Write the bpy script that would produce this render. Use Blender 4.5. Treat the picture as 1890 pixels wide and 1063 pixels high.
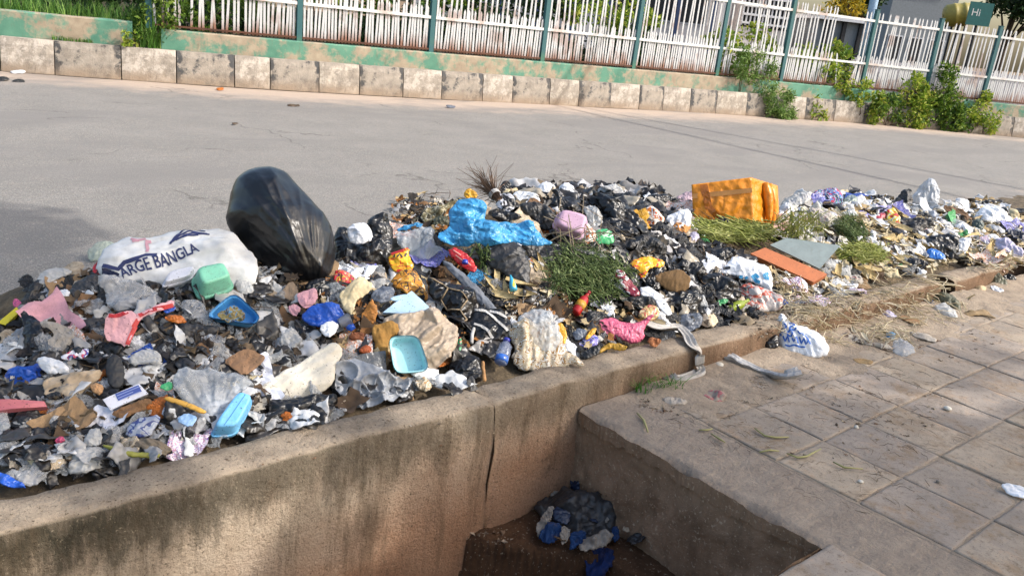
import bpy, bmesh, math, random
import numpy as np
from mathutils import Vector, Matrix, noise
from mathutils.bvhtree import BVHTree
from mathutils.geometry import delaunay_2d_cdt

for o in list(bpy.data.objects): bpy.data.objects.remove(o)
S = bpy.context.scene
COL = S.collection
rnd = random.Random(7)

# ---------------------------------------------------------------- camera
PXW, PXH, FPX = 1890.0, 1063.0, 1590.0
PITCH, ROLL, YAW, CAMH = math.radians(17.6), math.radians(6.57), math.radians(47.5), 1.65
fh = Vector((math.cos(YAW), math.sin(YAW), 0)); rh = Vector((math.sin(YAW), -math.cos(YAW), 0)); ZU = Vector((0, 0, 1))
FWD = math.cos(PITCH)*fh - math.sin(PITCH)*ZU
UP0 = math.sin(PITCH)*fh + math.cos(PITCH)*ZU
CR = math.cos(ROLL)*rh + math.sin(ROLL)*UP0
CU = -math.sin(ROLL)*rh + math.cos(ROLL)*UP0
CAM = Vector((0, 0, CAMH))
cd = bpy.data.cameras.new('camera'); cam = bpy.data.objects.new('camera', cd); COL.objects.link(cam)
cd.sensor_width = 36; cd.sensor_fit = 'HORIZONTAL'; cd.lens = FPX/PXW*36; cd.clip_start = 0.05; cd.clip_end = 3000
cam.matrix_world = Matrix(((CR.x, CU.x, -FWD.x, 0), (CR.y, CU.y, -FWD.y, 0), (CR.z, CU.z, -FWD.z, CAMH), (0, 0, 0, 1)))
S.camera = cam

# ---------------------------------------------------------------- light
SUN_AZ, SUN_EL = math.radians(-52), math.radians(41)
TOSUN = Vector((math.cos(SUN_EL)*math.cos(SUN_AZ), math.cos(SUN_EL)*math.sin(SUN_AZ), math.sin(SUN_EL)))
w = bpy.data.worlds.new('World'); S.world = w; w.use_nodes = True
wn = w.node_tree.nodes; wl = w.node_tree.links
sky = wn.new('ShaderNodeTexSky'); sky.sky_type = 'NISHITA'; sky.sun_disc = False
sky.sun_elevation = SUN_EL; sky.sun_rotation = math.pi/2 - SUN_AZ
sky.air_density = 1.3; sky.dust_density = 4.0
wl.new(sky.outputs[0], wn['Background'].inputs[0]); wn['Background'].inputs[1].default_value = 0.15
sd = bpy.data.lights.new('sun', 'SUN'); so = bpy.data.objects.new('sun', sd); COL.objects.link(so)
sd.energy = 2.15; sd.angle = math.radians(0.6); sd.color = (1.0, 0.96, 0.91)
so.rotation_euler = TOSUN.to_track_quat('Z', 'Y').to_euler(); so.location = (0, 0, 20)
S.view_settings.view_transform = 'Standard'; S.view_settings.look = 'None'
S.view_settings.exposure = 0.92; S.view_settings.gamma = 1.0
S.render.engine = 'CYCLES'; S.cycles.max_bounces = 6; S.cycles.transparent_max_bounces = 12

# ---------------------------------------------------------------- helpers
def lin(c):
    if isinstance(c, str):
        c = [int(c[i:i+2], 16)/255 for i in (0, 2, 4)]
        return tuple(((v/12.92) if v <= .04045 else ((v+.055)/1.055)**2.4) for v in c)
    return tuple(c)

def ray(px, py): return FWD + (px-945)/FPX*CR - (py-531.5)/FPX*CU
def at_z(px, py, z):
    d = ray(px, py); return CAM + d*((z-CAMH)/d.z)
def at_y(px, py, y):
    d = ray(px, py); return CAM + d*(y/d.y)
def depth_of(p): return (p-CAM).dot(FWD)
def proj(p):
    q = Vector(p)-CAM; wv = q.dot(FWD); return (945+FPX*q.dot(CR)/wv, 531.5-FPX*q.dot(CU)/wv)

def tag(o, label=None, cat=None, group=None, kind=None):
    if label: o['label'] = label
    if cat: o['category'] = cat
    if group: o['group'] = group
    if kind: o['kind'] = kind
    return o

def link(name, me, parent=None, mat=None):
    o = bpy.data.objects.new(name, me); COL.objects.link(o)
    if mat is not None and me is not None and len(me.materials) == 0: me.materials.append(mat)
    if parent is not None: o.parent = parent
    return o

def mesh(name, v, f, mat=None, smooth=False, parent=None, mats=None, fm=None):
    me = bpy.data.meshes.new(name); me.from_pydata([tuple(a) for a in v], [], f)
    if mats:
        for m in mats: me.materials.append(m)
        if fm is not None: me.polygons.foreach_set('material_index', fm)
    if smooth: me.polygons.foreach_set('use_smooth', [True]*len(me.polygons))
    me.update()
    return link(name, me, parent, mat)

def bx(V, F, x0, x1, y0, y1, z0, z1, M=None):
    b = len(V)
    for x in (x0, x1):
        for y in (y0, y1):
            for z in (z0, z1):
                p = Vector((x, y, z)); V.append(M @ p if M else p)
    for q in ((0,1,3,2),(4,6,7,5),(0,4,5,1),(2,3,7,6),(0,2,6,4),(1,5,7,3)): F.append(tuple(b+i for i in q))

def tube(V, F, pts, r, n=6, taper=None, flat=1.0):
    pts = [Vector(p) for p in pts]; b0 = len(V); m = len(pts)
    for i, p in enumerate(pts):
        t = (pts[min(i+1, m-1)]-pts[max(i-1, 0)]).normalized()
        a = t.cross(Vector((0.31, 0.17, 0.93))); 
        if a.length < .1: a = t.cross(Vector((1, 0, 0)))
        a.normalize(); c = t.cross(a)
        rr = r*(taper[i] if taper else 1)
        for k in range(n):
            an = 2*math.pi*k/n; V.append(p + a*math.cos(an)*rr + c*math.sin(an)*rr*flat)
    for i in range(m-1):
        for k in range(n):
            F.append((b0+i*n+k, b0+i*n+(k+1) % n, b0+(i+1)*n+(k+1) % n, b0+(i+1)*n+k))
    F.append(tuple(b0+k for k in reversed(range(n)))); F.append(tuple(b0+(m-1)*n+k for k in range(n)))

def grid_mesh(name, xs, ys, fz, mat, smooth=True, attr=None, kind=None):
    V = []; F = []; A = []
    for y in ys:
        for x in xs:
            p = fz(x, y); V.append(p)
            if attr: A.append(attr(x, y))
    nx = len(xs)
    for j in range(len(ys)-1):
        for i in range(nx-1):
            F.append((j*nx+i, j*nx+i+1, (j+1)*nx+i+1, (j+1)*nx+i))
    o = mesh(name, V, F, mat, smooth)
    if attr:
        a = o.data.attributes.new('dust', 'FLOAT', 'POINT'); a.data.foreach_set('value', A)
    if kind: o['kind'] = kind
    return o

def nz(x, y, z=0.0): return noise.noise(Vector((x, y, z)))
def fbm(x, y, z=0.0, o=4):
    return noise.fractal(Vector((x, y, z)), 1.0, 2.0, o)

# ---------------------------------------------------------------- materials
class NT:
    def __init__(s, name):
        s.m = bpy.data.materials.new(name); s.m.use_nodes = True; s.t = s.m.node_tree
        s.n = s.t.nodes; s.l = s.t.links; s.p = s.n['Principled BSDF']; s.out = s.n['Material Output']
        s.tc = s.n.new('ShaderNodeTexCoord')
    def add(s, typ, **kw):
        n = s.n.new(typ)
        for k, v in kw.items(): setattr(n, k, v)
        return n
    def noise(s, scale, detail=4, rough=.55, typ='FBM', dist=0, coord='Object', stretch=None):
        n = s.add('ShaderNodeTexNoise'); n.noise_type = typ
        n.inputs['Scale'].default_value = scale; n.inputs['Detail'].default_value = detail
        n.inputs['Roughness'].default_value = rough; n.inputs['Distortion'].default_value = dist
        if stretch:
            mp = s.add('ShaderNodeMapping'); mp.inputs['Scale'].default_value = stretch
            s.l.new(s.tc.outputs[coord], mp.inputs[0]); s.l.new(mp.outputs[0], n.inputs['Vector'])
        else: s.l.new(s.tc.outputs[coord], n.inputs['Vector'])
        return n.outputs['Fac']
    def ramp(s, fac, stops, interp='LINEAR'):
        r = s.add('ShaderNodeValToRGB'); r.color_ramp.interpolation = interp
        e = r.color_ramp.elements
        while len(e) < len(stops): e.new(0.5)
        for i, (p, c) in enumerate(stops):
            e[i].position = p; e[i].color = (c, c, c, 1) if isinstance(c, (int, float)) else (*lin(c), 1)
        s.l.new(fac, r.inputs[0]); return r.outputs[0]
    def mix(s, fac, a, b, mode='MIX'):
        m = s.add('ShaderNodeMix'); m.data_type = 'RGBA'; m.blend_type = mode
        for k, v in ((0, fac), (6, a), (7, b)):
            if hasattr(v, 'is_linked') or hasattr(v, 'links'): s.l.new(v, m.inputs[k])
            elif k == 0: m.inputs[0].default_value = v
            else: m.inputs[k].default_value = (*lin(v), 1)
        return m.outputs[2]
    def math(s, op, a, b=0.0):
        m = s.add('ShaderNodeMath'); m.operation = op
        for k, v in ((0, a), (1, b)):
            if hasattr(v, 'links'): s.l.new(v, m.inputs[k])
            else: m.inputs[k].default_value = v
        return m.outputs[0]
    def color(s, c):
        if hasattr(c, 'links'): s.l.new(c, s.p.inputs['Base Color'])
        else: s.p.inputs['Base Color'].default_value = (*lin(c), 1)
    def bump(s, h, strength=.5, dist=.01, prev=None):
        b = s.add('ShaderNodeBump'); b.inputs['Strength'].default_value = strength; b.inputs['Distance'].default_value = dist
        s.l.new(h, b.inputs['Height'])
        if prev is not None: s.l.new(prev, b.inputs['Normal'])
        s.l.new(b.outputs[0], s.p.inputs['Normal']); return b.outputs[0]
    def rough(s, v):
        if hasattr(v, 'links'): s.l.new(v, s.p.inputs['Roughness'])
        else: s.p.inputs['Roughness'].default_value = v
    def voro(s, scale):
        mp = s.add('ShaderNodeTexNoise'); mp.inputs['Scale'].default_value = scale*.35; s.l.new(s.tc.outputs['Object'], mp.inputs['Vector'])
        va = s.add('ShaderNodeVectorMath'); va.operation = 'MULTIPLY_ADD'; s.l.new(mp.outputs['Color'], va.inputs[0]); va.inputs[1].default_value = (.09, .09, .09); s.l.new(s.tc.outputs['Object'], va.inputs[2])
        v = s.add('ShaderNodeTexVoronoi'); v.distance = 'MANHATTAN'; v.inputs['Scale'].default_value = scale; s.l.new(va.outputs[0], v.inputs['Vector']); return v.outputs['Distance']
    def attr(s, name):
        a = s.add('ShaderNodeAttribute'); a.attribute_name = name; return a.outputs['Fac']
    def island(s):
        g = s.add('ShaderNodeNewGeometry'); return g.outputs['Random Per Island']
    def objrand(s):
        g = s.add('ShaderNodeObjectInfo'); return g.outputs['Random']

def sc(c, k): return tuple(min(1, v*k) for v in lin(c))
MATS = {}
def plastic(key, col, rough=.35, bump=.6, scale=14, alpha=1.0, dirt=.25, var=.25, spec=.5, dirtcol='6b5a45', rscale=None):
    if key in MATS: return MATS[key]
    n = NT(key)
    a = n.noise(9, 3); c = n.ramp(a, [(.3, sc(col, 1-var)), (.7, sc(col, 1+var*.5))])
    d = n.noise(22, 6, .7); df = n.ramp(d, [(.5, 0.0), (.75, dirt)])
    c = n.mix(df, c, dirtcol); n.color(c); n.rough(rough); n.p.inputs['Specular IOR Level'].default_value = spec
    r = n.noise(scale, 3, .6, 'RIDGED_MULTIFRACTAL', .9, stretch=(1, 1.9, 1))
    b0 = n.bump(n.voro(scale*2.2), bump*.7, .009)
    b1 = n.bump(r, bump, .014, b0)
    r2 = n.noise(scale*4, 3, .6, 'FBM', .8); n.bump(r2, bump*.45, .004, b1)
    if alpha < 1:
        tr = n.add('ShaderNodeBsdfTransparent'); tr.inputs[0].default_value = (.95, .96, .97, 1)
        ms = n.add('ShaderNodeMixShader')
        fac = n.ramp(r, [(.25, alpha-.18), (.75, min(1, alpha+.3))])
        n.l.new(fac, ms.inputs[0]); n.l.new(tr.outputs[0], ms.inputs[1]); n.l.new(n.p.outputs[0], ms.inputs[2])
        n.l.new(ms.outputs[0], n.out.inputs[0])
    MATS[key] = n.m; return n.m

def rigid(key, col, rough=.5, dirt=.3, speck=True, dirtcol='5d4d3a', bump=.15, scale=60):
    if key in MATS: return MATS[key]
    n = NT(key)
    c = n.ramp(n.noise(12, 3), [(.3, sc(col, .86)), (.7, sc(col, 1.08))])
    d = n.noise(30, 7, .75); c = n.mix(n.ramp(d, [(.52, 0.0), (.72, dirt)]), c, dirtcol)
    if speck:
        c = n.mix(n.ramp(n.noise(140, 2, .5), [(.66, 0.0), (.7, .8)]), c, '33281c')
    n.color(c); n.rough(rough); n.bump(n.noise(scale, 4), bump, .004)
    MATS[key] = n.m; return n.m

def cloth(key, col, col2=None, rough=.9, scale=25, weave=True, dirt=.3, stripes=None):
    if key in MATS: return MATS[key]
    n = NT(key)
    c = n.ramp(n.noise(10, 4), [(.3, sc(col, .8)), (.7, col2 or sc(col, 1.1))])
    if stripes:
        wv = n.add('ShaderNodeTexWave'); wv.inputs['Scale'].default_value = stripes[1]; wv.inputs['Distortion'].default_value = 5
        wv.inputs['Detail'].default_value = 2; n.l.new(n.tc.outputs['Object'], wv.inputs[0])
        c = n.mix(n.ramp(wv.outputs[0], [(.55, 0.0), (.62, 1.0)]), c, stripes[0])
    c = n.mix(n.ramp(n.noise(26, 6, .7), [(.5, 0.0), (.72, dirt)]), c, '57462f')
    n.color(c); n.rough(rough); n.p.inputs['Specular IOR Level'].default_value = .15
    b = n.bump(n.noise(scale, 4, .6, 'RIDGED_MULTIFRACTAL', .5), .35, .008)
    if weave: n.bump(n.noise(420, 1), .3, .001, b)
    MATS[key] = n.m; return n.m

def printed(key, cols, scale=30, rough=.35, stretch=(1, 1, 1), bump=.5, seedoff=0.0, alpha=1.0):
    """packaging film with blocks of printed colour; cols = [(weight, colour), ...]"""
    if key in MATS: return MATS[key]
    n = NT(key)
    mp = n.add('ShaderNodeMapping'); mp.inputs['Scale'].default_value = stretch; mp.inputs['Location'].default_value = (seedoff, seedoff*.7, seedoff*1.3)
    n.l.new(n.tc.outputs['Object'], mp.inputs[0])
    no = n.add('ShaderNodeTexNoise'); no.inputs['Scale'].default_value = scale; no.inputs['Detail'].default_value = 1.5; no.inputs['Distortion'].default_value = 1.2
    n.l.new(mp.outputs[0], no.inputs['Vector'])
    tot = sum(a for a, _ in cols); acc = 0; st = []
    for a, c in cols:
        st.append((.3+.4*acc/tot if st else 0.0, c)); acc += a
    c = n.ramp(no.outputs['Fac'], st, 'CONSTANT')
    c = n.mix(n.ramp(n.noise(25, 6, .7), [(.55, 0.0), (.75, .35)]), c, '6b5a45')
    n.color(c); n.rough(rough); n.bump(n.noise(16, 3, .6, 'RIDGED_MULTIFRACTAL', .6), bump, .01)
    MATS[key] = n.m; return n.m

def multi(key, cols, rough=.7, scale=40, bump=.4, use='island', spec=.3):
    """each separate piece (mesh island) takes its own colour from a palette"""
    if key in MATS: return MATS[key]
    n = NT(key); k = len(cols)
    c = n.ramp(n.island() if use == 'island' else n.objrand(), [(i/k, cc) for i, cc in enumerate(cols)], 'CONSTANT')
    c = n.mix(n.ramp(n.noise(scale, 4), [(.35, 0.0), (.75, .45)]), c, '3a2f22')
    n.color(c); n.rough(rough); n.p.inputs['Specular IOR Level'].default_value = spec
    n.bump(n.noise(scale*1.5, 4), bump, .004); MATS[key] = n.m; return n.m

def foliage(key, cols, rough=.55):
    if key in MATS: return MATS[key]
    n = NT(key); k = len(cols)
    c = n.ramp(n.island(), [(i/max(1, k-1), cc) for i, cc in enumerate(cols)])
    n.color(c); n.rough(rough); n.p.inputs['Specular IOR Level'].default_value = .3
    tl = n.add('ShaderNodeBsdfTranslucent'); n.l.new(c, tl.inputs[0])
    ms = n.add('ShaderNodeMixShader'); ms.inputs[0].default_value = .3
    n.l.new(n.p.outputs[0], ms.inputs[1]); n.l.new(tl.outputs[0], ms.inputs[2]); n.l.new(ms.outputs[0], n.out.inputs[0])
    MATS[key] = n.m; return n.m

def leaf_cloud(blobs, n, size, seed, aspect=.45, droop=.0):
    """n leaf-sized faces scattered in ellipsoids; blobs = [(centre, radii, weight)]"""
    r = np.random.RandomState(seed); V = []; F = []
    ws = np.array([b[2] for b in blobs], float); ws /= ws.sum()
    for _ in range(n):
        c, rad, _w = blobs[r.choice(len(blobs), p=ws)]
        d = r.normal(size=3); d /= np.linalg.norm(d); t = r.uniform(.25, 1)**.6
        p = Vector(c)+Vector((d[0]*rad[0]*t, d[1]*rad[1]*t, d[2]*rad[2]*t))
        a = Vector(r.normal(size=3)); a.z -= droop; a.normalize(); s = size*r.uniform(.6, 1.35)
        b = a.cross(Vector(r.normal(size=3))); b.normalize(); u = b.cross(a)*s*.15
        i = len(V)
        V += [p, p+a*s*.5+b*s*aspect*.5+u, p+a*s, p+a*s*.5-b*s*aspect*.5+u]
        F.append((i, i+1, i+2, i+3))
    return V, F

def blades(spots, seed, h, wdt, n, lean=.5, curl=.5):
    """grass blades: bent tapering strips growing from each spot (pos, up-normal, radius)"""
    r = random.Random(seed); V = []; F = []
    for pos, rad in spots:
        for _ in range(n):
            a = r.uniform(0, 6.283); q = rad*math.sqrt(r.random())
            p = Vector(pos)+Vector((math.cos(a)*q, math.sin(a)*q, 0)); hh = h*r.uniform(.5, 1.2)
            la = r.uniform(0, 6.283); l = Vector((math.cos(la), math.sin(la), 0))*r.uniform(.1, lean)
            sd_ = Vector((-math.sin(la), math.cos(la), 0))*wdt*.5; b = len(V)
            for k in range(4):
                t = k/3; c = p+ZU*hh*(t-curl*.35*t*t)+l*hh*(t*t)
                ww = (1-t)**.7
                if k < 3: V += [c-sd_*ww, c+sd_*ww]
                else: V.append(c)
            F += [(b, b+1, b+3, b+2), (b+2, b+3, b+5, b+4), (b+4, b+5, b+6)]
    return V, F

# ================================================================ SETTING
KB = [(2.852,14.756),(3.558,14.667),(4.445,14.413),(5.288,14.251),(6.152,13.935),(7.459,13.552),(8.824,13.128),(10.224,12.934),(11.828,12.656),(13.533,12.34),(14.865,12.018),(17.416,11.67),(18.861,11.518),(20.716,10.454),(22.67,9.991),(23.995,9.163),(25.216,8.399)]
KC = np.polyfit([a for a, b in KB], [b for a, b in KB], 3); KD = np.polyder(KC)
def yk(x):
    if x < 2.8: return float(np.polyval(KC, 2.8)+(x-2.8)*-.30)
    if x > 25.5: return float(np.polyval(KC, 25.5)+(x-25.5)*-.35)
    return float(np.polyval(KC, x))
def kdir(x):
    return Vector((.1, yk(x+.05)-yk(x-.05), 0)).normalized()
def kmat(x, off=0.0, z=0.0):
    t = kdir(x); n = Vector((-t.y, t.x, 0)); p = Vector((x, yk(x)+off, z))
    return Matrix(((t.x, n.x, 0, p.x), (t.y, n.y, 0, p.y), (0, 0, 1, p.z), (0, 0, 0, 1)))

# ---- materials of the setting
def m_asphalt():
    n = NT('asphalt')
    c = n.ramp(n.noise(1.3, 5, .6), [(.3, '8b8883'), (.7, '9b9791')])
    c = n.mix(n.ramp(n.noise(160, 3, .6), [(.35, .85), (.62, 0.0)]), c, '5a5651')
    c = n.mix(n.ramp(n.noise(95, 2, .5), [(.6, 0.0), (.7, .75)]), c, 'beb3a5')
    c = n.mix(n.ramp(n.noise(5, 6, .7, stretch=(1, 4, 1)), [(.52, 0.0), (.75, .35)]), c, 'a89a8b')
    dn = n.math('ADD', n.attr('dust'), n.math('MULTIPLY', n.math('SUBTRACT', n.noise(2.2, 6, .65), .5), .9))
    c = n.mix(n.ramp(dn, [(.3, 0.0), (.75, .9)]), c, 'b5a393')
    c = n.mix(n.ramp(n.noise(60, 6, .75, stretch=(1, 2.5, 1)), [(.55, 0.0), (.68, .5)]), c, '5f5a54')
    c = n.mix(n.ramp(n.noise(.55, 5, .6, stretch=(.5, 1.4, 1), dist=.6), [(.5, 0.0), (.6, .6)]), c, '7c7874')
    c = n.mix(n.ramp(n.noise(2.4, 7, .75, stretch=(.35, 1.6, 1)), [(.6, 0.0), (.7, .4)]), c, '6c6660')
    vw = n.add('ShaderNodeTexNoise'); vw.inputs['Scale'].default_value = 3; vw.inputs['Detail'].default_value = 6; n.l.new(n.tc.outputs['Object'], vw.inputs['Vector'])
    vm = n.add('ShaderNodeVectorMath'); vm.operation = 'MULTIPLY_ADD'; n.l.new(vw.outputs['Color'], vm.inputs[0]); vm.inputs[1].default_value = (.5, .5, .5); n.l.new(n.tc.outputs['Object'], vm.inputs[2])
    vv = n.add('ShaderNodeTexVoronoi'); vv.feature = 'DISTANCE_TO_EDGE'; vv.inputs['Scale'].default_value = .42; n.l.new(vm.outputs[0], vv.inputs['Vector'])
    ck = n.math('MULTIPLY', n.ramp(vv.outputs['Distance'], [(.0, 1.0), (.007, 0.0)]), n.ramp(n.noise(.8, 4), [(.5, 0.0), (.58, .7)]))
    c = n.mix(ck, c, '4e4a45')
    n.color(c); n.rough(.9); n.p.inputs['Specular IOR Level'].default_value = .2
    n.bump(n.noise(90, 4, .7), .7, .01); return n.m
def m_soil(key, a, b, scale=18):
    n = NT(key); c = n.ramp(n.noise(scale, 7, .7), [(.3, a), (.7, b)])
    c = n.mix(n.ramp(n.noise(scale*9, 3), [(.62, 0.0), (.7, .7)]), c, 'a1927f')
    n.color(c); n.rough(.95); n.p.inputs['Specular IOR Level'].default_value = .1
    n.bump(n.noise(scale*4, 6, .7), .8, .02); return n.m
def m_drain():
    """old rendered concrete: pitted, mould under the rim, red earth stain low down"""
    n = NT('old_concrete')
    c = n.ramp(n.noise(3.5, 8, .7), [(.28, '928170'), (.5, 'ae9c87'), (.72, 'bfaf9b')])
    sp = n.add('ShaderNodeSeparateXYZ'); n.l.new(n.tc.outputs['Object'], sp.inputs[0])
    x, y, z = sp.outputs
    big = n.noise(2.6, 6, .7)
    red = n.math('ADD', n.math('SUBTRACT', n.math('MULTIPLY', x, .42), n.math('MULTIPLY', z, 1.7)), n.math('MULTIPLY', big, .9))
    c = n.mix(n.ramp(n.math('MULTIPLY', n.math('SUBTRACT', red, .95), .9), [(.0, 0.0), (.6, .62)]), c, '8a5836')
    # ragged run-off stains and a mould band below the rim
    mz = n.math('ADD', z, n.math('MULTIPLY', n.math('SUBTRACT', n.noise(9, 8, .78, stretch=(1, 1, .3)), .5), .55))
    band = n.ramp(mz, [(.0, 0.0), (.09, .8), (.17, 1.0), (.24, .75)])
    c = n.mix(n.math('MULTIPLY', band, n.ramp(n.math('MULTIPLY', x, .3), [(.15, 1.0), (.55, .55)])), c, '3a372d')
    c = n.mix(n.ramp(n.noise(10, 7, .75, stretch=(1, 1, .1)), [(.5, 0.0), (.66, .6)]), c, '4f4232')
    c = n.mix(n.ramp(n.noise(5, 8, .8), [(.56, 0.0), (.66, .55)]), c, '5b4c3c')
    c = n.mix(n.ramp(n.noise(45, 4, .7), [(.64, 0.0), (.69, .7)]), c, '2b2219')
    c = n.mix(n.ramp(n.noise(120, 3, .7), [(.3, .7), (.45, 0.0)]), c, '4f4234')
    c = n.mix(n.ramp(n.noise(100, 2, .6), [(.65, 0.0), (.72, .3)]), c, 'c6b69c')
    # dust and trodden soil lying on the level top
    gn = n.add('ShaderNodeNewGeometry'); s2 = n.add('ShaderNodeSeparateXYZ'); n.l.new(gn.outputs['Normal'], s2.inputs[0])
    dust = n.ramp(n.noise(11, 7, .75), [(.3, '7a6d5e'), (.5, '9a8b79'), (.7, 'b0a08b')])
    dust = n.mix(n.ramp(n.noise(80, 3, .7), [(.6, 0.0), (.67, .8)]), dust, '382e24')
    c = n.mix(n.ramp(s2.outputs[2], [(.45, 0.0), (.8, .9)]), c, dust)
    n.color(c); n.rough(.92); n.p.inputs['Specular IOR Level'].default_value = .15
    b = n.bump(n.noise(14, 8, .75), .8, .02); n.bump(n.noise(75, 4, .7), .8, .009, b); return n.m
def m_dark_plaster():
    n = NT('damp_plaster')
    c = n.ramp(n.noise(4, 8, .7), [(.3, '765e48'), (.7, '9f836a')])
    c = n.mix(n.ramp(n.noise(7, 6, .7, stretch=(1, 1, .2)), [(.5, 0.0), (.7, .55)]), c, '50402f')
    c = n.mix(n.ramp(n.noise(80, 3), [(.6, 0.0), (.67, .7)]), c, 'b5a189')
    n.color(c); n.rough(.9); n.bump(n.noise(30, 7, .7), .8, .012); return n.m
def m_slab(i):
    n = NT('paving_concrete')
    a, b = [('96897b', 'b0a292'), ('8e8378', 'a6998c'), ('9b8d7b', 'b4a490')][i]
    c = n.ramp(n.noise(4, 6, .65), [(.3, a), (.7, b)])
    gp = n.add('ShaderNodeNewGeometry'); wn_ = n.add('ShaderNodeTexNoise'); wn_.inputs['Scale'].default_value = 1.4; wn_.inputs['Detail'].default_value = 7; wn_.inputs['Roughness'].default_value = .7; n.l.new(gp.outputs['Position'], wn_.inputs['Vector'])
    c = n.mix(n.ramp(wn_.outputs['Fac'], [(.4, .65), (.6, 0.0)]), c, '77706a')
    w2 = n.add('ShaderNodeTexNoise'); w2.inputs['Scale'].default_value = 5; w2.inputs['Detail'].default_value = 8; w2.inputs['Roughness'].default_value = .75; n.l.new(gp.outputs['Position'], w2.inputs['Vector'])
    c = n.mix(n.ramp(w2.outputs['Fac'], [(.5, 0.0), (.64, .75)]), c, '84705a')
    c = n.mix(n.ramp(n.noise(28, 6, .75), [(.52, 0.0), (.7, .7)]), c, '564a3d')
    c = n.mix(n.ramp(n.noise(9, 5, .7), [(.55, 0.0), (.72, .6)]), c, 'a98c70')
    c = n.mix(n.ramp(n.noise(170, 2), [(.64, 0.0), (.7, .8)]), c, '3a2f25')
    n.color(c); n.rough(.93); n.p.inputs['Specular IOR Level'].default_value = .15
    n.bump(n.noise(45, 6, .7), .5, .006); return n.m
def m_kerbpaint(key, paint, cover, edge=False):
    n = NT(key)
    c = n.ramp(n.noise(8, 5), [(.3, '857d73'), (.7, 'a59b8e')])
    f = n.noise(5.5, 7, .72)
    if edge:
        s3 = n.add('ShaderNodeSeparateXYZ'); n.l.new(n.tc.outputs['Generated'], s3.inputs[0])
        e_ = n.math('ABSOLUTE', n.math('SUBTRACT', s3.outputs[0], .5)); f = n.math('ADD', f, n.ramp(n.math('MULTIPLY', e_, 2.0), [(.74, 0.0), (.93, .16)]))
    c = n.mix(n.ramp(f, [(cover-.04, 0.0), (cover+.05, .92)]), c, paint)
    sp = n.add('ShaderNodeSeparateXYZ'); n.l.new(n.tc.outputs['Object'], sp.inputs[0])
    zz = n.math('ADD', sp.outputs[2], n.math('MULTIPLY', n.math('SUBTRACT', n.noise(6, 5, .7), .5), .22))
    c = n.mix(n.ramp(zz, [(.03, .8), (.2, 0.0)]), c, '8d7a66')
    c = n.mix(n.ramp(n.noise(14, 6, .75, stretch=(1, 1, .25)), [(.6, 0.0), (.68, .7)]), c, '4f463d')
    wp_ = n.add('ShaderNodeNewGeometry'); g1 = n.add('ShaderNodeTexNoise'); g1.inputs['Scale'].default_value = 3.1; g1.inputs['Detail'].default_value = 9; g1.inputs['Roughness'].default_value = .78; n.l.new(wp_.outputs['Position'], g1.inputs['Vector'])
    c = n.mix(n.ramp(g1.outputs['Fac'], [(.5, 0.0), (.64, .5)]), c, '6f665c')
    n.color(c); n.rough(.85); n.bump(n.noise(18, 7, .7), .7, .02); return n.m
def m_greenwall():
    n = NT('peeling_green_paint')
    c = n.ramp(n.noise(7, 5), [(.3, '8f7f6c'), (.7, 'a89a84')])
    f = n.noise(1.7, 8, .7); g = n.ramp(n.noise(3, 4), [(.3, '3f7562'), (.7, '5f937c')])
    c = n.mix(n.ramp(f, [(.46, .95), (.55, 0.0)]), c, g)
    c = n.mix(n.ramp(n.noise(9, 6, .75, stretch=(1, 1, .3)), [(.58, 0.0), (.7, .6)]), c, '6b5c4a')
    n.color(c); n.rough(.85); n.bump(n.noise(16, 7, .7), .5, .012); return n.m
def m_rusty(key, paint, zlo=.06, zhi=.3, rust='7a4424', amt=.5):
    n = NT(key)
    sp = n.add('ShaderNodeSeparateXYZ'); n.l.new(n.tc.outputs['Object'], sp.inputs[0])
    oi = n.add('ShaderNodeObjectInfo')
    zz = n.math('ADD', sp.outputs[2], n.math('MULTIPLY', n.math('SUBTRACT', oi.outputs['Random'], .5), .22))
    geo = n.add('ShaderNodeNewGeometry'); nn = n.add('ShaderNodeTexNoise'); nn.inputs['Scale'].default_value = 2.6; nn.inputs['Detail'].default_value = 6; n.l.new(geo.outputs['Position'], nn.inputs['Vector'])
    c = n.mix(n.ramp(nn.outputs['Fac'], [(.56, 0.0), (.66, amt)]), paint, rust)
    if zlo > -1: c = n.mix(n.ramp(zz, [(zlo, .9), (zhi, 0.0)]), c, rust)
    n.color(c); n.rough(.6); return n.m

M_ASPH = m_asphalt(); M_GROUND = m_soil('bare_earth', '6d5a46', '8c7861', 3); M_DRAIN = m_drain(); M_DAMP = m_dark_plaster()
M_SLAB = [m_slab(i) for i in range(3)]; M_DIRT = m_soil('pavement_dirt', '85786a', 'ab9b88', 12)
M_KW = [m_kerbpaint('worn_white_paint', 'bbb1a5', .51), m_kerbpaint('mostly_gone_white_paint', 'bab0a2', .53)]
M_KB = [m_kerbpaint('worn_black_paint', '34373a', .60, True), m_kerbpaint('flaked_black_paint', '3c3f42', .57, True)]
M_GREENW = m_greenwall()

# ---- ground beyond everything (four sheets round the built area, meeting edge to edge)
gv = []; gf = []
for x0, x1, y0, y1 in ((-900, 900, 40, 900), (-900, 900, -900, -10), (-900, -12, -10, 40), (45, 900, -10, 40)):
    b = len(gv); gv += [(x0, y0, -.03), (x1, y0, -.03), (x1, y1, -.03), (x0, y1, -.03)]; gf.append((b, b+1, b+2, b+3))
tag(mesh('ground', gv, gf, M_GROUND), kind='structure')

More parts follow.
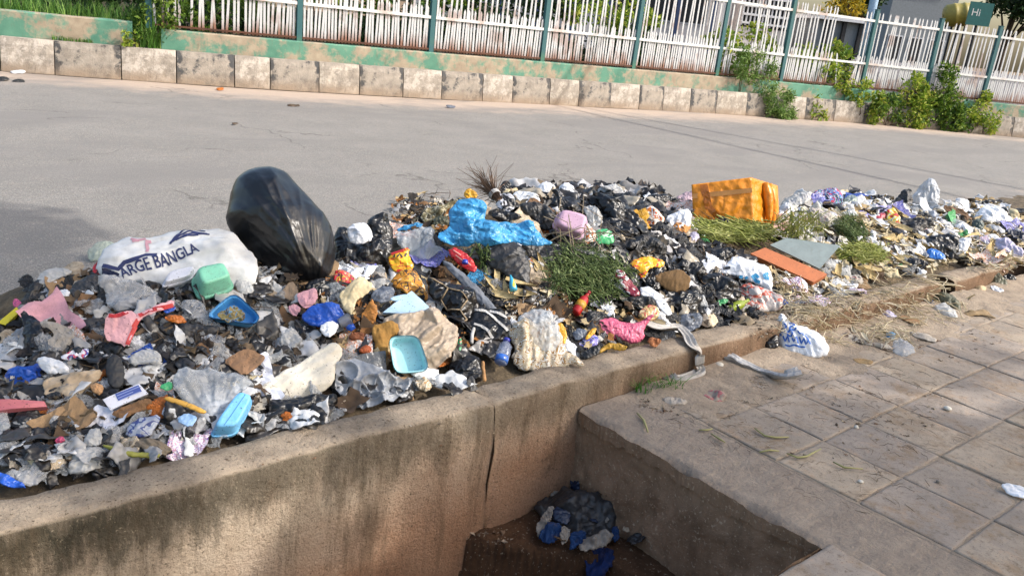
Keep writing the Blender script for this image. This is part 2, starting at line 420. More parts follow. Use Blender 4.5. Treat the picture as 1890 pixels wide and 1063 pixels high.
# ---- road
xs = [-12+i*.35 for i in range(0, 164)]
V = []; F = []; A = []
NYR = 70
for x in xs:
    y0, y1 = 2.40, yk(x)+.02
    for j in range(NYR+1):
        y = y0+(y1-y0)*j/NYR
        V.append((x, y, .012*fbm(x*.35, y*.35)-.006*max(0, 1)))
        k = max(0, 1-(yk(x)-y)/(2.5+.7*nz(x*.4, 1))); q = max(0, 1-(y-3.6)/2.2)*.55
        A.append(max(k, q))
for i in range(len(xs)-1):
    for j in range(NYR):
        a = i*(NYR+1)+j; F.append((a, a+NYR+1, a+NYR+2, a+1))
road = mesh('road', V, F, M_ASPH, True); road['kind'] = 'structure'
at_ = road.data.attributes.new('dust', 'FLOAT', 'POINT'); at_.data.foreach_set('value', A)

# ---- far kerb of painted stones
kb = [2.2, 2.9, 3.57, 4.44, 5.2, 6.05, 6.6, 7.4, 8.1, 8.9, 9.65, 10.5, 11.15, 12.0, 12.7, 13.5, 14.25, 14.9, 15.65, 16.4]
while kb[-1] < 33: kb.append(kb[-1]+.8+.08*math.sin(kb[-1]*7))
while kb[0] > -6: kb.insert(0, kb[0]-.78)
far_kerb = bpy.data.objects.new('far_kerb', None); COL.objects.link(far_kerb); far_kerb.location = (14, yk(14), 0)
tag(far_kerb, kind='structure')
i0 = kb.index(3.57)
for i in range(len(kb)-1):
    L = kb[i+1]-kb[i]-.014; xm = (kb[i]+kb[i+1])/2; sl = abs(kdir(xm).x); L = L/sl
    V = []; F = []; nx, nzz = 7, 5
    for j in range(nzz+1):
        for k in range(nx+1):
            z = .5*j/nzz; u = -L/2+L*k/nx
            inset = (.012 if k in (0, nx) else 0)+(.02 if j == nzz else 0)
            V.append((u, inset-.05*(1-z/.5)+.008*fbm(u*6+i*3, z*6), z-(.008*abs(nz(u*5, i)) if j == nzz else 0)))
    for j in range(nzz):
        for k in range(nx): a = j*(nx+1)+k; F.append((a, a+1, a+nx+2, a+nx+1))
    t0 = len(V)
    for k in range(nx+1): V.append((-L/2+L*k/nx, .2, .495+.004*nz(k, i)))
    for k in range(nx): F.append((nzz*(nx+1)+k, nzz*(nx+1)+k+1, t0+k+1, t0+k))
    e = len(V); V += [(-L/2, .2, 0), (L/2, .2, 0)]
    F.append(tuple([j*(nx+1) for j in range(nzz, -1, -1)]+[e, t0])); F.append(tuple([j*(nx+1)+nx for j in range(nzz+1)]+[t0+nx, e+1]))
    white = (i-i0) % 2 == 1
    m = (M_KW if white else M_KB)[0 if rnd.random() < .6 else 1]
    o = mesh('kerb_stone', V, F, m, False, far_kerb)

    o.matrix_basis = Matrix.Translation(-far_kerb.location) @ kmat(xm, rnd.uniform(-.006, .006))

# ---- green painted dwarf wall behind the kerb, then raised ground
def dwarf_wall(x0, x1, top, label):
    xs_ = np.arange(x0, x1+.01, .2); V = []; F = []
    for x in xs_:
        m = kmat(x, 0)
        for (o_, z) in ((.205, 0), (.205+.006*nz(x*3, 1), .45), (.205+.01*nz(x*3, 2), top-.02), (.22, top+.008*nz(x*2, 5)), (.43, top+.008*nz(x*2, 7)), (.43, 0)):
            V.append(m @ Vector((0, o_, z)))
    n = 6
    for i in range(len(xs_)-1):
        for k in range(n-1): a = i*n+k; F.append((a, a+n, a+n+1, a+1))
    F.append(tuple(range(n))); F.append(tuple(reversed([(len(xs_)-1)*n+k for k in range(n)])))
    return tag(mesh('dwarf_wall', V, F, M_GREENW), label, 'wall')
dwarf_wall(-8, 4.65, .87, 'higher green and bare dwarf wall at far left with grass growing along its top')
dwarf_wall(5.0, 34, .80, 'long low wall of peeling green paint under the white picket fence')
M_VERGE = m_soil('verge_earth', '2e2a1e', '4a4030', 5)
V = []; F = []; xs_ = np.arange(-10, 40.1, 1.0)
for x in xs_:
    for o_ in (.425, 2, 5, 10, 26): V.append((x, yk(x)+o_, .74+.03*nz(x, o_)))
for i in range(len(xs_)-1):
    for k in range(4): a = i*5+k; F.append((a, a+5, a+6, a+1))
tag(mesh('verge', V, F, M_VERGE), kind='structure')

# ---- picket fence
M_PICK = m_rusty('white_fence_paint', 'bfbfbf', .0, .24, '7d4d31', .5)
M_PICK2 = m_rusty('white_fence_paint_far', 'c3c4c5', .08, .2, '7d4d31', .3)
M_RAIL = m_rusty('white_rail_paint', 'd3d3d0', -9, -8, '9a6544', .45)
M_BRAIL = m_rusty('rusted_rail', '54301c', -9, -8, '2e1b12', .9)
M_POST = m_rusty('teal_post_paint', '2c5a5e', .0, .12, '3d6b58', .3)
posts = [4.92, 7.19, 9.57, 11.97, 14.25, 16.57, 18.46, 20.86, 22.7, 24.27, 26.1]
FOFF = .31
fence = bpy.data.objects.new('picket_fence', None); COL.objects.link(fence); fence.location = (15, yk(15)+FOFF, .8)
tag(fence, 'long white picket fence with teal posts and rusty foot on the low green wall', 'fence')
def picket_mesh(h, nm):
    V = []; F = []; bx(V, F, -.019, .019, -.006, .006, 0, h-.05)
    V += [Vector((0, 0, h))]; t = len(V)-1; F += [(1, 3, t), (3, 7, t), (7, 5, t), (5, 1, t)]
    me = bpy.data.meshes.new(nm); me.from_pydata([tuple(v) for v in V], [], F); me.materials.append(M_PICK); return me
pm_t = picket_mesh(1.80, 'picket_tall'); pm_s = picket_mesh(.79, 'picket_short')
V = []; F = []; bx(V, F, -.045, .045, -.045, .045, 0, 1.88); bx(V, F, -.052, .052, -.052, .052, 1.88, 1.895)
pme = bpy.data.meshes.new('post'); pme.from_pydata([tuple(v) for v in V], [], F); pme.materials.append(M_POST)
def fpart(name, me, M):
    o = link(name, me, fence); o.matrix_basis = Matrix.Translation(-fence.location) @ M; return o
for x in posts: fpart('post', pme, kmat(x, FOFF, .79) @ Matrix.Rotation(rnd.uniform(-.012, .012), 4, 'Y'))
npk = 0; FV = []; FF = []
for i in range(len(posts)-1):
    a, b = posts[i], posts[i+1]; pa = Vector((a, yk(a)+FOFF, 0)); pb = Vector((b, yk(b)+FOFF, 0))
    if i == 0: pass
    dr = (pb-pa); L = dr.length; dr.normalize(); nn_ = Vector((-dr.y, dr.x, 0))
    def fm(s, off, z): 
        p = pa+dr*s+nn_*off; return Matrix(((dr.x, nn_.x, 0, p.x), (dr.y, nn_.y, 0, p.y), (0, 0, 1, z), (0, 0, 0, 1)))
    for z, hh, mt in ((.84, .03, M_BRAIL), (1.385, .05, M_RAIL), (2.385, .055, M_RAIL)):
        V = []; F = []; bx(V, F, .05, L-.05, -.04, -.012, 0, hh)
        o = mesh('rail', V, F, mt); o.parent = fence; o.matrix_basis = Matrix.Translation(-fence.location) @ fm(0, 0, z)
    n = int((L-.1)/.060)
    for k in range(n):
        s = .09+(L-.18)*k/(n-1); tall = k % 2 == 0
        xx = a+(b-a)*s/L
        if 16.9 < xx < 17.45 and not tall: continue
        if 16.9 < xx < 17.4: continue
        if 19.0 < xx < 20.5 and tall and 19.75 < xx: continue
        if 19.75 < xx < 20.5 and k % 3: continue
        if rnd.random() < .015: continue
        if xx < 6.3 and k % 3 == 1: continue
        ti = rnd.gauss(0, .026)+(rnd.choice((-.35, .3, -.2)) if 19.75 < xx < 20.5 else 0)+(rnd.uniform(-.2, .2) if 17.45 < xx < 17.7 else 0)
        if npk >= 300:
            MM = Matrix.Translation(-fence.location) @ fm(s, -.004, .82) @ Matrix.Rotation(ti, 4, 'Y'); b_ = len(FV); me_ = pm_t if tall else pm_s
            FV += [MM @ v.co for v in me_.vertices]; FF += [tuple(b_+q for q in p.vertices) for p in me_.polygons]; continue
        fpart('picket', pm_t if tall else pm_s, fm(s, -.004+rnd.uniform(-.004, .004), .82) @ Matrix.Rotation(ti, 4, 'Y')); npk += 1
if FV:
    fo_ = mesh('picket_row', FV, FF, M_PICK2, False, fence); fo_['kind'] = 'stuff'
print('pickets', npk)

# ---- vegetation along the far side
G_MID = foliage('mid_green_leaf', ['2f4a1a', '48661f', '64822c', '8a9a40'])
G_CREEP = foliage('feathery_green', ['3f5c24', '5a7a34', '76924a', '8fa45c'])
G_DARK = foliage('dark_green_leaf', ['16240f', '22351a', '30461f', '405a2a'])
G_LIGHT = foliage('yellow_green_leaf', ['54701f', '75902c', '98a83c', 'b4b052'])
G_YEL = foliage('yellowing_leaf', ['6c6a1f', '9c8a22', 'c0a028', '7a7a2c'])
G_GRASS = foliage('grass_blade', ['2f4f1b', '47702a', '5f8a36', '86a050'])
M_BARK = rigid('bark', '4a3a2b', .9, .4, False)
def kpt(x, off, z): return Vector((x, yk(x)+off, z))
def shrub(label, cat, blobs, n, size, mat, seed, stems=3, group=None, name='shrub', aspect=.5):
    rb = random.Random(seed*3); more = []
    for c_, r_, w_ in blobs:
        for _ in range(7):
            k = rb.uniform(.25, .6); d = Vector((rb.gauss(0, 1), rb.gauss(0, .6), rb.gauss(0, 1))).normalized()
            more.append((Vector(c_)+Vector((d.x*r_[0]*1.1, d.y*r_[1]*1.1, d.z*r_[2]*1.1)), (r_[0]*k*.7, r_[1]*k, r_[2]*k), w_*k*k))
    blobs = [(c_, r_, w_*.5) for c_, r_, w_ in blobs]+more
    c = Vector(blobs[0][0]); base = Vector((c.x, c.y, max(.0, min(b[0][2]-b[1][2] for b in blobs))))
    V, F = leaf_cloud(blobs, n, size, seed, aspect)
    root = bpy.data.objects.new(name, None); COL.objects.link(root); root.location = base
    tag(root, label, cat, group)
    mesh('foliage', [v-base for v in V], F, mat, False, root)
    V = []; F = []; r = random.Random(seed)
    for k in range(stems+4):
        b = blobs[k % len(blobs)]; tp = Vector(b[0])-base
        st = Vector((r.uniform(-.1, .1), r.uniform(-.05, .1), 0)); md = st.lerp(tp, .5)+Vector((r.uniform(-.1, .1), r.uniform(-.1, .1), 0))
        tube(V, F, [st, md, tp], .014, 5, [1, .8, .4])
    mesh('stem', V, F, M_BARK, True, root)
    return root
# plants growing on or over the kerb
shrub('feathery green creeper spilling from the fence gap down over the kerb to the road', 'creeper',
      [(kpt(17.35, .25, 1.0), (.35, .25, .42), 2), (kpt(17.8, .1, .72), (.4, .25, .35), 2), (kpt(18.1, -.12, .38), (.32, .2, .33), 2), (kpt(18.25, -.2, .12), (.3, .15, .12), 1)], 4200, .11, G_CREEP, 11, 3, name='creeper', aspect=.2)
shrub('leafy vine with drooping shoots on the kerb beside the stretch of bent pickets', 'vine',
      [(kpt(20.6, .1, .75), (.35, .25, .3), 2), (kpt(20.95, -.1, .35), (.22, .18, .35), 2), (kpt(20.2, .3, .95), (.25, .2, .2), 1)], 1100, .11, G_LIGHT, 12, 3, name='vine')
shrub('bright green bush on the kerb, in front of the fence beside the drooping vine', 'bush',
      [(kpt(22.0, .05, .8), (.45, .3, .42), 2), (kpt(22.1, -.15, .35), (.35, .2, .35), 2), (kpt(22.5, 0, .55), (.4, .2, .3), 1.5)], 2000, .11, G_LIGHT, 13, 4, name='bush')
shrub('tall dark green bush climbing a teal fence post above the kerb', 'bush',
      [(kpt(22.95, .1, .95), (.35, .3, .45), 2), (kpt(23.2, -.05, .62), (.5, .3, .4), 2), (kpt(23.1, -.15, .3), (.3, .2, .3), 1)], 2000, .11, G_MID, 14, 4, name='bush')
shrub('low yellowish plant trailing over the kerb at the end of the bushes', 'plant',
      [(kpt(24.0, .05, .65), (.45, .25, .28), 2), (kpt(24.2, -.1, .35), (.3, .2, .25), 1)], 1000, .1, G_LIGHT, 15, 3, name='plant')
shrub('low spreading weeds linking the bushes along the kerb foot', 'weeds', [(kpt(21.5, 0, .4), (.6, .2, .28), 2), (kpt(22.6, -.1, .35), (.6, .2, .3), 2), (kpt(23.6, -.05, .35), (.5, .2, .25), 1)], 1800, .1, G_MID, 25, 4, name='weeds')
shrub('small sprig growing from the kerb joint right of the feathery creeper', 'plant',
      [(kpt(19.35, 0, .5), (.12, .1, .3), 1), (kpt(19.4, -.1, .12), (.2, .12, .1), 1)], 160, .1, G_LIGHT, 16, 2, name='plant')
shrub('leafy bush pushing through the fence behind the gap with missing pickets', 'bush',
      [(kpt(17.8, .9, 1.55), (.9, .5, .4), 2), (kpt(17.2, .8, 1.2), (.5, .4, .5), 1)], 1000, .15, G_LIGHT, 17, 4, name='bush')
shrub('round green bush behind the bent pickets and in front of the grey shed', 'bush',
      [(kpt(20.2, .9, 1.35), (.9, .5, .35), 2), (kpt(19.8, 1.0, 1.1), (.6, .4, .4), 1)], 850, .15, G_LIGHT, 18, 4, name='bush')
shrub('leafy green bush growing through the first pickets at the left end of the fence', 'bush',
      [(kpt(5.35, .5, 1.05), (.5, .3, .32), 2), (kpt(6.1, .65, 1.15), (.6, .3, .35), 2), (kpt(5.0, .3, .85), (.3, .2, .25), 1)], 1500, .09, G_MID, 19, 4, name='bush')
# grass along the left wall top and at the wall break
sp_ = [(kpt(x, o_, .75), .12) for x in np.arange(2.3, 5.3, .12) for o_ in (.5, .72, 1.0, 1.4)]
V, F = blades(sp_, 3, .42, .014, 17, .8, .5)
tag(mesh('grass', V, F, G_GRASS), 'tall grass along the top of the left dwarf wall', kind='stuff')
V, F = blades([(kpt(4.78+.05*i, .12+.03*i, .5), .1) for i in range(6)]+[(kpt(4.9, .28, .74), .15)], 4, .5, .014, 28, 1.2, .9)
tag(mesh('grass_tuft', V, F, G_GRASS), 'drooping grass tuft in the break between the two green walls', 'grass')
V, F = blades([(kpt(3.6+.07*i, .17, .5), .05) for i in range(8)], 5, .09, .012, 14, .8, .5)
tag(mesh('grass_tuft', V, F, G_GRASS), 'short weeds along the top of the kerb under the left green wall', 'grass')
shrub('small leafy weed on the kerb ledge at the wall break', 'plant', [(kpt(4.65, .12, .62), (.16, .08, .14), 1)], 160, .07, G_LIGHT, 20, 2, name='plant')
# dense growth behind the fence
V, F = leaf_cloud([(kpt(x, 1.9+.5*math.sin(x*2), 0.95+.2*math.sin(x*1.3)), (.9, .6, .5), 1) for x in np.arange(4, 17, .9)], 7000, .17, 21)
tag(mesh('hedge', V, F, G_DARK), 'mass of dark undergrowth standing behind the fence', kind='stuff')
for k, (x, lab) in enumerate(((8.6, 'grey green shrub behind the third fence panel from the left'), (10.6, 'loose shrub behind the fourth fence panel from the left'), (13.0, 'wide shrub behind the fifth fence panel from the left'), (15.4, 'yellow green shrub behind the sixth fence panel from the left'))):
    shrub(lab, 'shrub', [(kpt(x, 2.6, 1.9), (.9, .6, .55), 1), (kpt(x+.7, 2.5, 1.5), (.7, .5, .5), 1)], 1300, .15, (G_MID, G_MID, G_DARK, G_LIGHT)[k], 30+k, 4)

# ---- buildings and other things behind the fence (seen in slivers)
def at_t(px, py, t): return CAM+ray(px, py)*t
M_PALE = rigid('pale_render', 'd2cbc8', .8, .25, False); M_GREYW = rigid('grey_blockwork', '7f8488', .85, .3, False)
M_DARKV = rigid('dark_opening', '1c1e22', .7, .1, False); M_WHITEP = rigid('white_painted_metal', 'cfcfd2', .5, .2, False)
M_BLUE = rigid('navy_column_paint', '27385c', .5, .2, False)
def house(label, px0, px1, t, top, mat, nwin, cat='building', name='building', depth=4.0):
    a = at_t(px0, 100, t); b = at_t(px1, 100, t); a.z = b.z = .7; d = (b-a); L = d.length; d.normalize(); n = Vector((-d.y, d.x, 0))
    if n.dot(CAM-a) > 0: n = -n
    root = bpy.data.objects.new(name, None); COL.objects.link(root); tag(root, label, cat)
    root.matrix_world = Matrix(((d.x, n.x, 0, a.x), (d.y, n.y, 0, a.y), (0, 0, 1, .7), (0, 0, 0, 1)))
    V = []; F = []; bx(V, F, 0, L, 0, depth, 0, top-.7); mesh('wall', V, F, mat, False, root)
    V = []; F = []; bx(V, F, -.2, L+.2, -.25, depth+.2, top-.695, top-.55); mesh('roof', V, F, M_WHITEP, False, root)
    for i in range(nwin):
        x = L*(i+.5)/nwin; V = []; F = []; bx(V, F, x-.35, x+.35, -.03, .0, .7, 1.9); wv_ = mesh('window', V, F, M_WHITEP, False, root)
        V = []; F = []; bx(V, F, x-.3, x+.3, -.05, -.031, .75, 1.85); mesh('pane', V, F, M_DARKV, False, wv_)
    return root, L
hb, L = house('pale building behind the shrubs with navy columns, seen through the tall pickets', 760, 1335, 27, 4.6, M_PALE, 0)
for i in range(9):
    V = []; F = []; bx(V, F, L*(i+.4)/9, L*(i+.4)/9+.16, -.3, -.14, 0, 3.7); mesh('column', V, F, M_BLUE, False, hb)
for i in range(8):
    V = []; F = []; x = L*(i+.95)/9; bx(V, F, x-.45, x+.45, -.03, 0, 1.2, 2.5); wq = mesh('window', V, F, M_WHITEP, False, hb)
    V = []; F = []; bx(V, F, x-.4, x+.4, -.05, -.031, 1.25, 2.45); mesh('pane', V, F, M_DARKV, False, wq)
gb, L = house('white building with a slatted grille behind the fence gap', 1352, 1450, 29, 4.2, M_PALE, 0)
V = []; F = []
for i in range(12):
    bx(V, F, L*(i+.5)/13, L*(i+.5)/13+.05, -.08, -.03, 1.4, 3.2)
for j in range(7): bx(V, F, .1, L-.1, -.12, -.081, 1.45+j*.27, 1.52+j*.27)
mesh('grille', V, F, M_WHITEP, False, gb); V = []; F = []; bx(V, F, .1, L-.1, -.02, 0, 1.35, 3.25); mesh('window', V, F, M_DARKV, False, gb)
sh, L = house('grey blockwork shed with dark posts behind the bent pickets', 1500, 1592, 28.5, 2.55, M_GREYW, 0, 'shed', 'shed')
for i in (1, 3, 5):
    V = []; F = []; bx(V, F, L*i/6-.06, L*i/6+.06, -.14, -.01, 0, 1.9); mesh('post', V, F, M_DARKV, False, sh)
house('far grey building with white roof edge above the right-hand pickets', 1625, 1745, 40, 5.2, M_GREYW, 3)
# light grey boundary wall right behind the right-hand pickets
V = []; F = []
for x in np.arange(20.9, 33.1, .4):
    m = kmat(x, 0)
    for o_, z in ((1.0, .7), (1.0, 1.52), (1.15, 1.52), (1.15, .7)): V.append(m @ Vector((0, o_, z)))
for i in range(len(V)//4-1):
    for k in range(3): F.append((i*4+k, i*4+4+k, i*4+5+k, i*4+1+k))
tag(mesh('boundary_wall', V, F, rigid('lilac_grey_render', 'a7a3a8', .8, .2, False)), 'pale grey wall close behind the right-hand pickets', 'wall')
# pale blue pole, taller than the fence
V = []; F = []; b = kpt(20.95, .55, .75); tube(V, F, [b, b+Vector((.02, 0, 4))], .1, 10)
tag(mesh('pole', V, F, rigid('pale_blue_paint', '8fa9c4', .5, .2, False), True), 'pale blue pole rising just behind the fence by the vine', 'pole')
def tree(label, px, py0, t, rad, mat, n, seed, size=.2):
    c = at_t(px, py0, t); base = Vector((c.x, c.y, .7))
    root = bpy.data.objects.new('tree', None); COL.objects.link(root); root.location = base; tag(root, label, 'tree')
    r = random.Random(seed); bl = []
    V = []; F = []
    tube(V, F, [(0, 0, 0), (.08, .03, (c.z-.7)*.5), (0, 0, c.z-.7)], .13, 7, [1.2, .9, .5])
    for k in range(7):
        q = Vector((r.uniform(-1, 1)*rad*.8, r.uniform(-1, 1)*rad*.8, c.z-.7+r.uniform(-.5, .6)*rad)); bl.append((q, (rad*.5,)*3, 1))
        tube(V, F, [(0, 0, (c.z-.7)*.55), q*.6+Vector((0, 0, (c.z-.7)*.25)), q], .05, 5, [1, .7, .3])
    mesh('trunk', V, F, M_BARK, True, root)
    V, F = leaf_cloud(bl, n, size, seed); mesh('crown', V, F, mat, False, root); return root
tree('yellow leaved tree behind the fence above the grey shed', 1566, 2, 30, .75, G_YEL, 700, 41)
tree('dark green tree at the top right corner beside the teal sign', 1872, 16, 33, 1.15, G_DARK, 3200, 42)
tree('dark shady tree between the yellow leaved tree and the pale blue pole', 1598, -4, 32, .8, G_DARK, 1200, 43)
# yellow tank
V = []; F = []; c = at_t(1768, 28, 33); n = 20; R_ = .42; hl = .5
ax = Vector((.55, -.8, .18)).normalized(); a1 = ax.cross(ZU).normalized(); a2 = a1.cross(ax)
prof = [(-hl, .05), (-hl, .3), (-hl+.08, .4), (-.2, .42), (-.18, .44), (-.1, .44), (-.08, .42), (.15, .42), (.17, .44), (.25, .44), (.27, .42), (hl-.08, .4), (hl, .3), (hl, .05)]
for s, r0 in prof:
    for k in range(n):
        q = 2*math.pi*k/n; V.append(ax*s+a1*math.cos(q)*r0+a2*math.sin(q)*r0)
for i in range(len(prof)-1):
    for k in range(n): F.append((i*n+k, i*n+(k+1) % n, (i+1)*n+(k+1) % n, (i+1)*n+k))
F.append(tuple(range(n))); F.append(tuple(reversed(range((len(prof)-1)*n, len(prof)*n))))
tk = mesh('water_tank', V, F, rigid('yellow_tank', '98893c', .5, .3, False), True); tk.location = c
tag(tk, 'dull yellow barrel tank above the fence left of the teal sign', 'tank')
V = []; F = []
for dx in (-.3, .3):
    for dy in (-.25, .25): tube(V, F, [(dx, dy, -c.z+.7), (dx, dy, -.38)], .04, 6)
mesh('stand', V, F, M_DARKV, False, tk)
# teal sign
a = at_t(1793, 3, 31.5); b = at_t(1836, 9, 31.5); cc_ = at_t(1792, 46, 31.5)
d = (b-a); d.z = 0; W_ = d.length; d.normalize(); Hs = a.z-cc_.z; nrm = Vector((d.y, -d.x, 0))
root = bpy.data.objects.new('sign', None); COL.objects.link(root); root.matrix_world = Matrix(((d.x, -nrm.x, 0, a.x), (d.y, -nrm.y, 0, a.y), (0, 0, 1, a.z-Hs), (0, 0, 0, 1)))
tag(root, 'teal sign board with white letters between the yellow tank and the dark tree', 'sign')
V = []; F = []; bx(V, F, 0, W_, 0, .05, 0, Hs); mesh('board', V, F, rigid('teal_sign', '1d5f5c', .4, .15, False), False, root)
V = []; F = []; tube(V, F, [(W_/2, .08, -(a.z-Hs-.7)), (W_/2, .08, .1)], .05, 6); mesh('post', V, F, M_DARKV, False, root)
def text_mesh(body, size, bold=0.0):
    cu = bpy.data.curves.new('t', 'FONT'); cu.body = body; cu.size = size; cu.offset = bold; cu.resolution_u = 3
    o = bpy.data.objects.new('t', cu); COL.objects.link(o); dg = bpy.context.evaluated_depsgraph_get(); dg.update()
    me = bpy.data.meshes.new_from_object(o.evaluated_get(dg)); bpy.data.objects.remove(o); return me
M_WHITEINK = rigid('white_print', 'd8d8d4', .6, .1, False)
tm = text_mesh('Hi', .36, .0); to = link('lettering', tm, root, M_WHITEINK); to.matrix_basis = Matrix.Translation((.1, -.004, Hs-.48)) @ Matrix.Rotation(math.pi/2, 4, 'X')

# ================================================================ NEAR SIDE: kerb wall, drain, pavement
PZ = .09
def kerb_seg(x0, x1, name, label, cat='wall', dz=0.0, dy=0.0, seed=0, bot=-1.25):
    prof = [(2.42, -.05), (2.42, .12), (2.418, .20), (2.405, .219), (2.365, .222), (2.32, .222), (2.28, .221), (2.258, .216), (2.249, .204), (2.247, .15), (2.246, .09), (2.246, .0), (2.25, -.15), (2.25, -.3), (2.25, -.5), (2.25, bot)]
    n = len(prof); xs_ = list(np.arange(x0, x1, .022))+[x1]; V = []; F = []
    for ix, x in enumerate(xs_):
        e = min(x-x0, x1-x); er = max(0, 1-e/.04)
        for k, (y, z) in enumerate(prof):
            edge = max(0, fbm(x*5+seed, k*.2, 3)+.05)*(.018 if 7 <= k <= 9 else .006)
            yy = y+dy+(edge if k > 5 else -edge)+.008*fbm(x*1.7, z*3, seed)+er*(.03 if k > 6 else -.03)*abs(nz(z*9+seed, x)); zz = z+dz+(.009*fbm(x*4, y*9, 1)+.004*fbm(x*16, y*30, 2) if 2 < k < 9 else 0)-edge*.7-er*.02*(1 if 2 < k < 9 else 0)
            xx = x+(.02*nz(z*7, y*9, seed) if er > .5 else 0)
            V.append((xx, yy, zz))
    for i in range(len(xs_)-1):
        for k in range(n-1): a = i*n+k; F.append((a+n, a, a+1, a+n+1))
    F.append(tuple(range(n))); F.append(tuple(reversed([(len(xs_)-1)*n+k for k in range(n)])))
    return tag(mesh(name, V, F, M_DRAIN, True), label, cat)
kerb_seg(-7, 2.06, 'drain_wall', 'mould stained concrete drain wall at lower left, below the rubbish')
kerb_seg(2.0625, 6.08, 'drain_wall', 'worn concrete kerb wall from the crack over the drain to the broken gap', seed=4)
kerb_seg(6.33, 7.35, 'kerb_block', 'short broken kerb block just beyond the gap in the kerb', 'kerb', -.015, .01, 7, 0)
kerb_seg(7.7, 13.5, 'kerb_block', 'kerb continuing at the right edge, half buried by rubbish', 'kerb', -.02, -.02, 9, 0)

# pavement bodies either side of the drain; the drain's end wall is the side of the first
V = []; F = []; bx(V, F, 2.56, 45, -10, 2.24, -1.3, PZ-.004); bx(V, F, -12, 2.555, -10, 1.08, -1.3, PZ-.006)
pav = mesh('pavement', V, F, M_DIRT); pav['kind'] = 'structure'
# end wall of the drain and its near edging, with rough render
def rough_face(name, o, u, v, nu, nv, nrm, amp, mat, seed):
    V = []; F = []
    for j in range(nv+1):
        for i in range(nu+1):
            p = Vector(o)+Vector(u)*(i/nu)+Vector(v)*(j/nv); V.append(p+Vector(nrm)*(amp*fbm(p.x*5+seed, p.y*5+p.z*5, p.z*4)+amp*.5*fbm(p.x*24+p.y*24, p.z*24, seed)+amp)-(Vector((0, 0, .02*max(0, fbm(p.y*6+p.x*6, seed, 1)+.1))) if j == nv else Vector()))
    for j in range(nv):
        for i in range(nu): a = j*(nu+1)+i; F.append((a, a+1, a+nu+2, a+nu+1))
    return mesh(name, V, F, mat, True)
ew = rough_face('drain_end_wall', (2.556, 2.255, -1.25), (0, -1.18, 0), (0, 0, 1.30), 90, 70, (-1, 0, 0), .016, M_DAMP, 2); ew['kind'] = 'structure'
nw = rough_face('drain_near_wall', (2.56, 1.082, -1.25), (-6, 0, 0), (0, 0, 1.33), 60, 20, (0, 1, 0), .01, M_DAMP, 5); nw['kind'] = 'structure'
# drain floor: ledge by the corner, rubble against the wall, dark pit
def dfloor(x, y):
    k = min(1, max(0, (y-(4.16-x))/.05)) if x < 2.36 else 1
    led = -.36-.02*fbm(x*4, y*4)-.03*max(0, 2.2-y)
    r = -1.18+.1*max(0, 1-abs(x-1.75)/.42)*max(0, 1-(2.25-y)/.35)
    z = led*k+(1-k)*max(-1.22, r)
    return (x, y, z+.014*fbm(x*9, y*9, 2))
gx = [-1+.08*i for i in range(30)]+[1.4+.022*i for i in range(54)]
fl = grid_mesh('drain_floor', gx, [1.07+.022*i for i in range(55)], dfloor, m_soil('drain_mud', '3c2b1f', '5c4432', 9)); fl['kind'] = 'structure'
r = random.Random(5); V = []; F = []
for _ in range(420):
    x = 1.78+r.gauss(0, .16); y = 2.245-abs(r.gauss(0, .09)); p = Vector(dfloor(x, y)); s = r.uniform(.004, .016)
    b = len(V); V += [p+Vector((r.uniform(-s, s), r.uniform(-s, s), r.uniform(-.3*s, s))) for _ in range(5)]
    F += [(b, b+1, b+2), (b, b+2, b+3), (b+1, b+2, b+4), (b+2, b+3, b+4), (b, b+3, b+4), (b, b+1, b+4)]
tag(mesh('rubble', V, F, multi('rubble_bits', ['8a7460', '6d5745', 'a08f7c', '54463a'])), 'crumbled render rubble heaped against the drain wall', kind='stuff')
# edging strip of cast concrete along the drain, then paving slabs one by one
def slab_mesh(nm, w_, d_, seed, m):
    V = []; F = []; r = random.Random(seed); G_ = [-.5, -.487, -.46, -.35, -.2, 0, .2, .35, .46, .487, .5]; n = len(G_)-1
    for j in range(n+1):
        for i in range(n+1):
            u = G_[i]; v = G_[j]; ed = max(abs(u), abs(v)) > .49
            jx = .006*nz(u*9+seed, v*9) if ed else 0; jy = .006*nz(v*9+seed, u*9, 4) if ed else 0
            V.append((u*w_+jx, v*d_+jy, (-.005 if ed else 0)+.003*fbm(u*6+seed, v*6)))
    for j in range(n):
        for i in range(n): a = j*(n+1)+i; F.append((a, a+1, a+n+2, a+n+1))
    rim = [i for i in range(n+1)]+[j*(n+1)+n for j in range(1, n+1)]+[n*(n+1)+i for i in range(n-1, -1, -1)]+[j*(n+1) for j in range(n-1, 0, -1)]
    b = len(V); V += [(V[i][0], V[i][1], -.045) for i in rim]
    for k in range(len(rim)): k2 = (k+1) % len(rim); F.append((rim[k2], rim[k], b+k, b+k2))
    me = bpy.data.meshes.new(nm); me.from_pydata(V, [], F); me.polygons.foreach_set('use_smooth', [True]*(n*n)+[False]*len(rim)); me.materials.append(m); return me
SL = [slab_mesh('slab', .337, .337, i*5+1, M_SLAB[i % 3]) for i in range(6)]
SB = [slab_mesh('slab', .325, .68, 60+i, M_SLAB[i % 3]) for i in range(2)]
def put_slab(me, x, y):
    o = link('slab', me, pav); o.matrix_basis = Matrix.Translation((x, y, PZ+rnd.uniform(-.003, .004))) @ Matrix.Rotation(rnd.choice((0, math.pi))+rnd.gauss(0, .006), 4, 'Z') @ Matrix.Rotation(rnd.gauss(0, .006), 4, 'X') @ Matrix.Rotation(rnd.gauss(0, .006), 4, 'Y')
